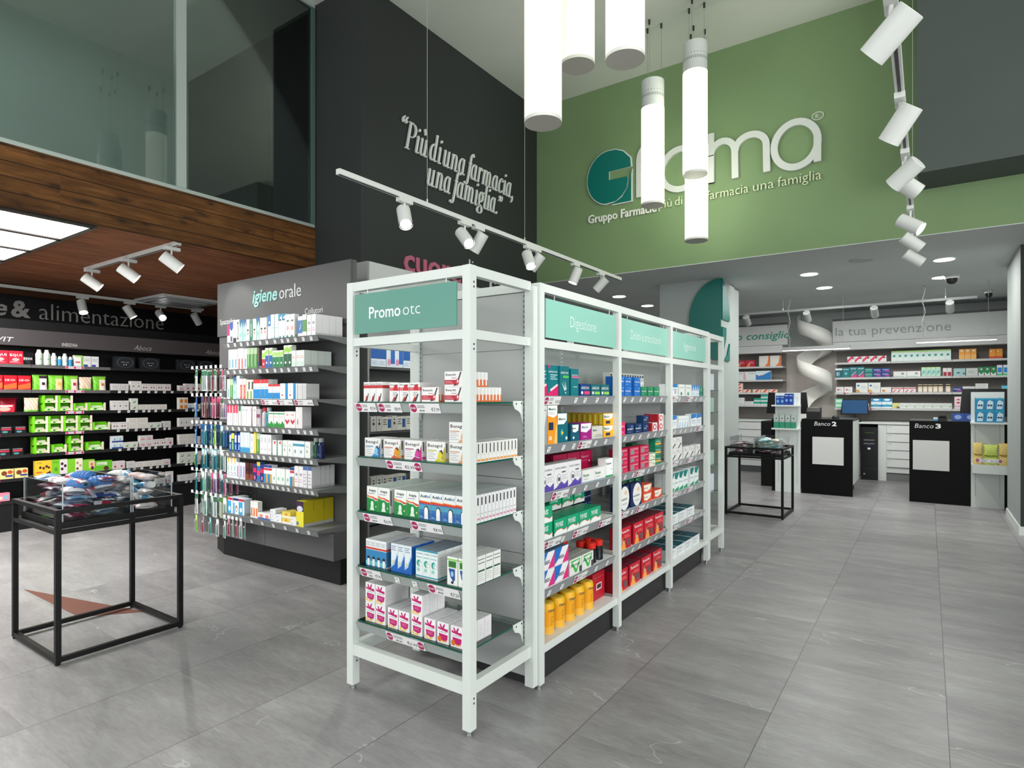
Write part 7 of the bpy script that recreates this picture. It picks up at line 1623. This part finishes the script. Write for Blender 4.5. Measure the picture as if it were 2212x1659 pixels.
kb('bgl', 'blue box showing glasses', .095, .15, '1f84b4', [('p', [(.2, .1), (.8, .1), (.9, .7), (.5, .85), (.3, .7)], 'c8e0ec'), ('c', .42, .4, .12, .08, '1c3c5c'), ('c', .68, .4, .12, .08, '1c3c5c'), ('r', 0, .85, 1, 1, '2c9cc0')], name='glasses_box')
S = Shelf((0.455, 9.535), 0, 1.10, 'shelf of right stand', 'right stand'); fill(S, .03, k['bgl'], 3, 1, 2, gap=.001)
lbag = lambda c: (lambda u, v: c if (int(u * 14) * 5 + int(v * 16) * 3) % 7 else 'e8e8d8')
kp = pouch_design('tissue_pack', 'yellow green pack', .15, .13, .06, lbag('b8c848')); kp2 = pouch_design('tissue_pack', 'pale aqua pack', .13, .13, .06, lbag('c4dcd4')); kp3 = pouch_design('tissue_pack', 'golden yellow pack', .10, .14, .06, lbag('d8b858'))
S = Shelf((0.465, 9.535), 0, 0.561, 'tray of right stand', 'right stand tray')
seq(S, .0, [(kp3, 1, 1, 2), (kp, 1, 1, 2), (kp3, 1, 1, 2)], gap=.002, jit=0)
b4 = acb = bin_((0.47, 9.55, 0.62), .33, .20, .14, 'clear acrylic bin on the tray of the right stand', 'acrylic bins') if False else None
m = MB().box(0, 0, 0, .27, .002, .045, WHT)
ts = promo_mesh('€9,90', 0.27, 0.045, double=True)
o = link('price_card', ts, None, (0.62, 9.5125, 0.625)); tag(o, 'white price card with magenta spots on the right stand tray', 'price card')
S = Shelf((-0.21, 9.80), 0, 1.096, 'top of the third counter', 'third counter')
kb('tube', 'white and pale blue flat carton', .15, .04, 'e4eef4', [('r', 0, 0, .4, .5, '48a8d8')])
seq(S, .27, [k['tube'], (None, .05), k['bbx'], k['bbx']], jit=0, y0=.25); 
t = thing('card_reader', 'small black card reader on top of the third counter', 'card reader', (0.16, 9.95, 1.096))
MB().prism([(-.05, 0, 0), (-.05, .12, 0), (-.05, .12, .07), (-.05, 0, .035)], (.1, 0, 0), BLK).build('body', t); MB().box(-.04, .02, .055, .04, .1, .075, mat('2a2a2c')).build('screen_hood', t)
t = thing('receipt_printer', 'black receipt printer on top of the second counter', 'printer', (-1.42, 10.0, 1.096))
MB().prism([(-.09, 0, 0), (-.09, .2, 0), (-.09, .2, .16), (-.09, .06, .16), (-.09, 0, .10)], (.18, 0, 0), BLK).build('body', t); MB().box(-.05, .03, .13, .05, .034, .145, WHT).build('paper', t) if False else MB().box(-.06, .062, .1605, .06, .1, .1625, WHT).build('paper', t)
t = thing('barcode_scanner', 'black handheld scanner lying on the second counter', 'scanner', (-1.12, 10.0, 1.096))
MB().lathe([(.05, 0), (.045, .03), (.02, .05)], BLK, 16, sy=.6).build('head', t); MB().box(-.015, .02, .0, .015, .14, .025, BLK).build('grip', t)

# ---- loose goods in the table bins ----
def tube_d(name, desc, L, r, body, cap, lab, cat='tube'):
    m = MB(); seg = 14; rings = []; L *= .78
    prof = [(0, r), (L * .3, r * .95), (L * .6, r * .8), (L * .85, r * .45), (L, .002)]
    for x, t in prof: rings.append([(x, r * (1.0 if x < L * .5 else 1.0 + .1 * (x / L)) * math.cos(2 * PI * i / seg), t * math.sin(2 * PI * i / seg)) for i in range(seg)])
    for a in range(len(rings) - 1):
        m.add(rings[a] + rings[a + 1], [(i, seg + i, seg + (i + 1) % seg, (i + 1) % seg) for i in range(seg)], mat(lab if a in (1, 2) else body, .3), True)
    m.add(rings[0], [tuple(range(seg))], mat(body))
    o = bpy.data.objects
    m2 = MB().tube((-L * .2, 0, 0), (0, 0, 0), r * .85, mat(cap, .4), 14)
    m.add(m2.v, m2.f, mat(cap, .4), False)
    m.v = [(x - L * .4, y, z) for x, y, z in m.v]
    return (name, desc, m.mesh(name), cat)
def puff(name, desc, w, l, t, c1, c2, cat='pack'):
    """sealed soft pack lying flat, crimped at both ends"""
    m = MB(); nu, nv = 12, 14; top = []; bot = []
    for j in range(nv + 1):
        v = j / nv
        for i in range(nu + 1):
            u = i / nu
            k = (math.sin(PI * min(.97, max(.03, v))) ** .5) * (math.sin(PI * min(.97, max(.03, u))) ** .4)
            wob = 1 + .12 * math.sin(11 * u + 5 * v) * math.cos(9 * v)
            x = (u - .5) * w; y = (v - .5) * l
            top.append((x, y, t / 2 * k * wob)); bot.append((x, y, -t / 2 * k * wob))
    for j in range(nv):
        for i in range(nu):
            a = j * (nu + 1) + i
            edge = j < 2 or j >= nv - 2
            c = c2 if edge or (5 <= j <= 7 and 3 <= i <= 8) else c1
            m.add([top[a], top[a + 1], top[a + nu + 2], top[a + nu + 1]], [(0, 1, 2, 3)], mat(c, .25), True)
    m.add(bot, [(j * (nu + 1) + i + 1, j * (nu + 1) + i, (j + 1) * (nu + 1) + i, (j + 1) * (nu + 1) + i + 1) for j in range(nv) for i in range(nu)], mat(c1, .25), True)
    return (name, desc, m.mesh(name), cat)
def sponge(name, desc, c):
    m = MB(); nu = 14; seg = 14
    rings = []
    for a in range(nu + 1):
        x = -.065 + .13 * a / nu; rr = .038 * (max(.05, 1 - (abs(2 * a / nu - 1)) ** 3.5)) ** .5 * (1 + .05 * math.cos(a * PI))
        rings.append([(x, rr * 1.25 * math.cos(2 * PI * i / seg), rr * .8 * math.sin(2 * PI * i / seg)) for i in range(seg)])
    for a in range(nu): m.add(rings[a] + rings[a + 1], [(i, seg + i, seg + (i + 1) % seg, (i + 1) % seg) for i in range(seg)], mat(c if a % 2 else c, .6), True)
    return (name, desc, m.mesh(name), 'sponge')
LT1 = [puff('skin_care_pack', 'magenta and silver soft pack', 0.095, 0.128, .035, 'b02850', 'd8d4dc'), puff('skin_care_pack', 'navy and clear soft pack', 0.095, 0.136, .03, '2a3c80', 'c8d4e4'), puff('skin_care_pack', 'pale blue soft pack', 0.095, 0.119, .04, '8cb4d8', 'dfe4ec'),
       puff('cotton_pack', 'clear and white cotton pack', 0.104, 0.119, .045, 'dcdce0', 'c04060'), puff('skin_care_pack', 'plum soft pack', 0.085, 0.111, .035, '7c2c48', 'c8b8c4'), tube_d('cream_tube', 'white tube with red end', .13, .018, 'e8e6e8', 'f0f0f0', 'b02c48')]
LT2 = [tube_d('cream_tube', 'white and turquoise cream tube', .14, .020, 'e4e8ea', 'f2f2f4', '3aa0c8'), tube_d('cream_tube', 'plain white cream tube', .14, .024, 'e2dfe0', 'eeeeee', 'd8d4d6'), puff('cotton_pack', 'white soft pack with pink end', 0.085, 0.111, .04, 'e2dcde', 'd8a4a0'),
       tube_d('cream_tube', 'silver and blue cream tube', .15, .022, 'c4ccd4', 'f0f0f0', '2c88b4')]
LT3 = [puff('skin_care_pack', 'grey printed soft pack', 0.085, 0.111, .04, 'b0aeb0', '5c5a5e'), puff('skin_care_pack', 'deep red soft pack', 0.085, 0.128, .035, '8c1c34', 'd8c8cc'), puff('cotton_pack', 'cream soft pack', 0.095, 0.119, .045, 'd8cfbc', 'e8e4dc'), puff('cotton_pack', 'pale turquoise soft pack', 0.095, 0.119, .05, '9cd4dc', 'e0f0f4'), tube_d('cream_tube', 'mint cream tube', .14, .022, 'a8dccc', 'f0f0f0', '70c0ac')]
LOOSE = {}
def loose(x0, y0, x1, y1, zbase, kinds, layers, nx, ny, where, seed, lh=.042, ang=(0, PI / 2, PI, 0.6, -0.7)):
    random.seed(seed)
    for L in range(layers):
        for i in range(nx):
            for j in range(ny):
                name, dsc, me, cat = kinds[(i * 3 + j * 5 + L * 2 + random.randrange(2)) % len(kinds)]
                o = bpy.data.objects.new(name, me); COL.objects.link(o)
                fx = (i + .5 + random.uniform(-.12, .12)) / nx; fy = (j + .5 + random.uniform(-.12, .12)) / ny
                o.location = (x0 + (x1 - x0) * fx, y0 + (y1 - y0) * fy, zbase + .03 + L * lh + random.uniform(0, .008))
                o.rotation_euler = (random.uniform(-.14, .14), random.uniform(-.14, .14), random.choice(ang) + random.uniform(-.25, .25))
                lev = 'top layer' if L == layers - 1 else ('bottom layer', 'second layer', 'third layer', 'fourth layer')[L]
                key = (dsc, lev, where); LOOSE.setdefault(key, []).append(o); o['category'] = cat
loose(LT[0] + .085, LT[1] + .075, LT[0] + .575, LT[1] + .355, .7285, LT1, 5, 4, 2, 'sponge half of left table bin', 3, lh=.045, ang=(0, PI, .3))
loose(LT[0] + .085, LT[1] + .45, LT[0] + .575, LT[1] + .565, .7285, LT2, 5, 4, 1, 'tube half of left table bin', 4, lh=.042, ang=(0, PI))
sgp = sponge('bath_sponge', 'a', '3f74b4')
for i, (x, y, z, r) in enumerate(((.50, .16, .90, .2), (.50, .27, .905, 1.4), (.40, .22, .93, .5))):
    o = link(sgp[0], sgp[2], None, (LT[0] + x, LT[1] + y, z + .03), r)
    tag(o, ('blue ribbed bath sponge in left table bin, nearest the front corner', 'blue ribbed bath sponge in left table bin, second from corner', 'blue ribbed bath sponge on top of the left table bin')[i], 'sponge', 'blue bath sponges')
loose(RTB[0] + .05, RTB[1] + .08, RTB[0] + .32, RTB[1] + .58, .7285, [LT3[0], LT3[1], LT3[0]], 3, 2, 3, 'left bin of far table', 5, lh=.04, ang=(0, PI, .4))
loose(RTB[0] + .345, RTB[1] + .08, RTB[0] + .60, RTB[1] + .58, .7285, [LT3[1], LT3[2], LT3[4], LT3[3]], 4, 2, 3, 'right bin of far table', 6, lh=.045, ang=(.2, PI))
for (dsc, lev, where), os_ in LOOSE.items():
    os_.sort(key=lambda o: o.location.y + o.location.x)
    for n_, o in enumerate(os_):
        lab = '%s in %s, %s' % (dsc, lev, where)
        if len(os_) > 1: lab = '%s %s, %s, %s' % (ORD[n_ + 1], dsc, lev, where)
        tag(o, lab, o['category'], '%ss in %s' % (dsc, where))
finish_labels()
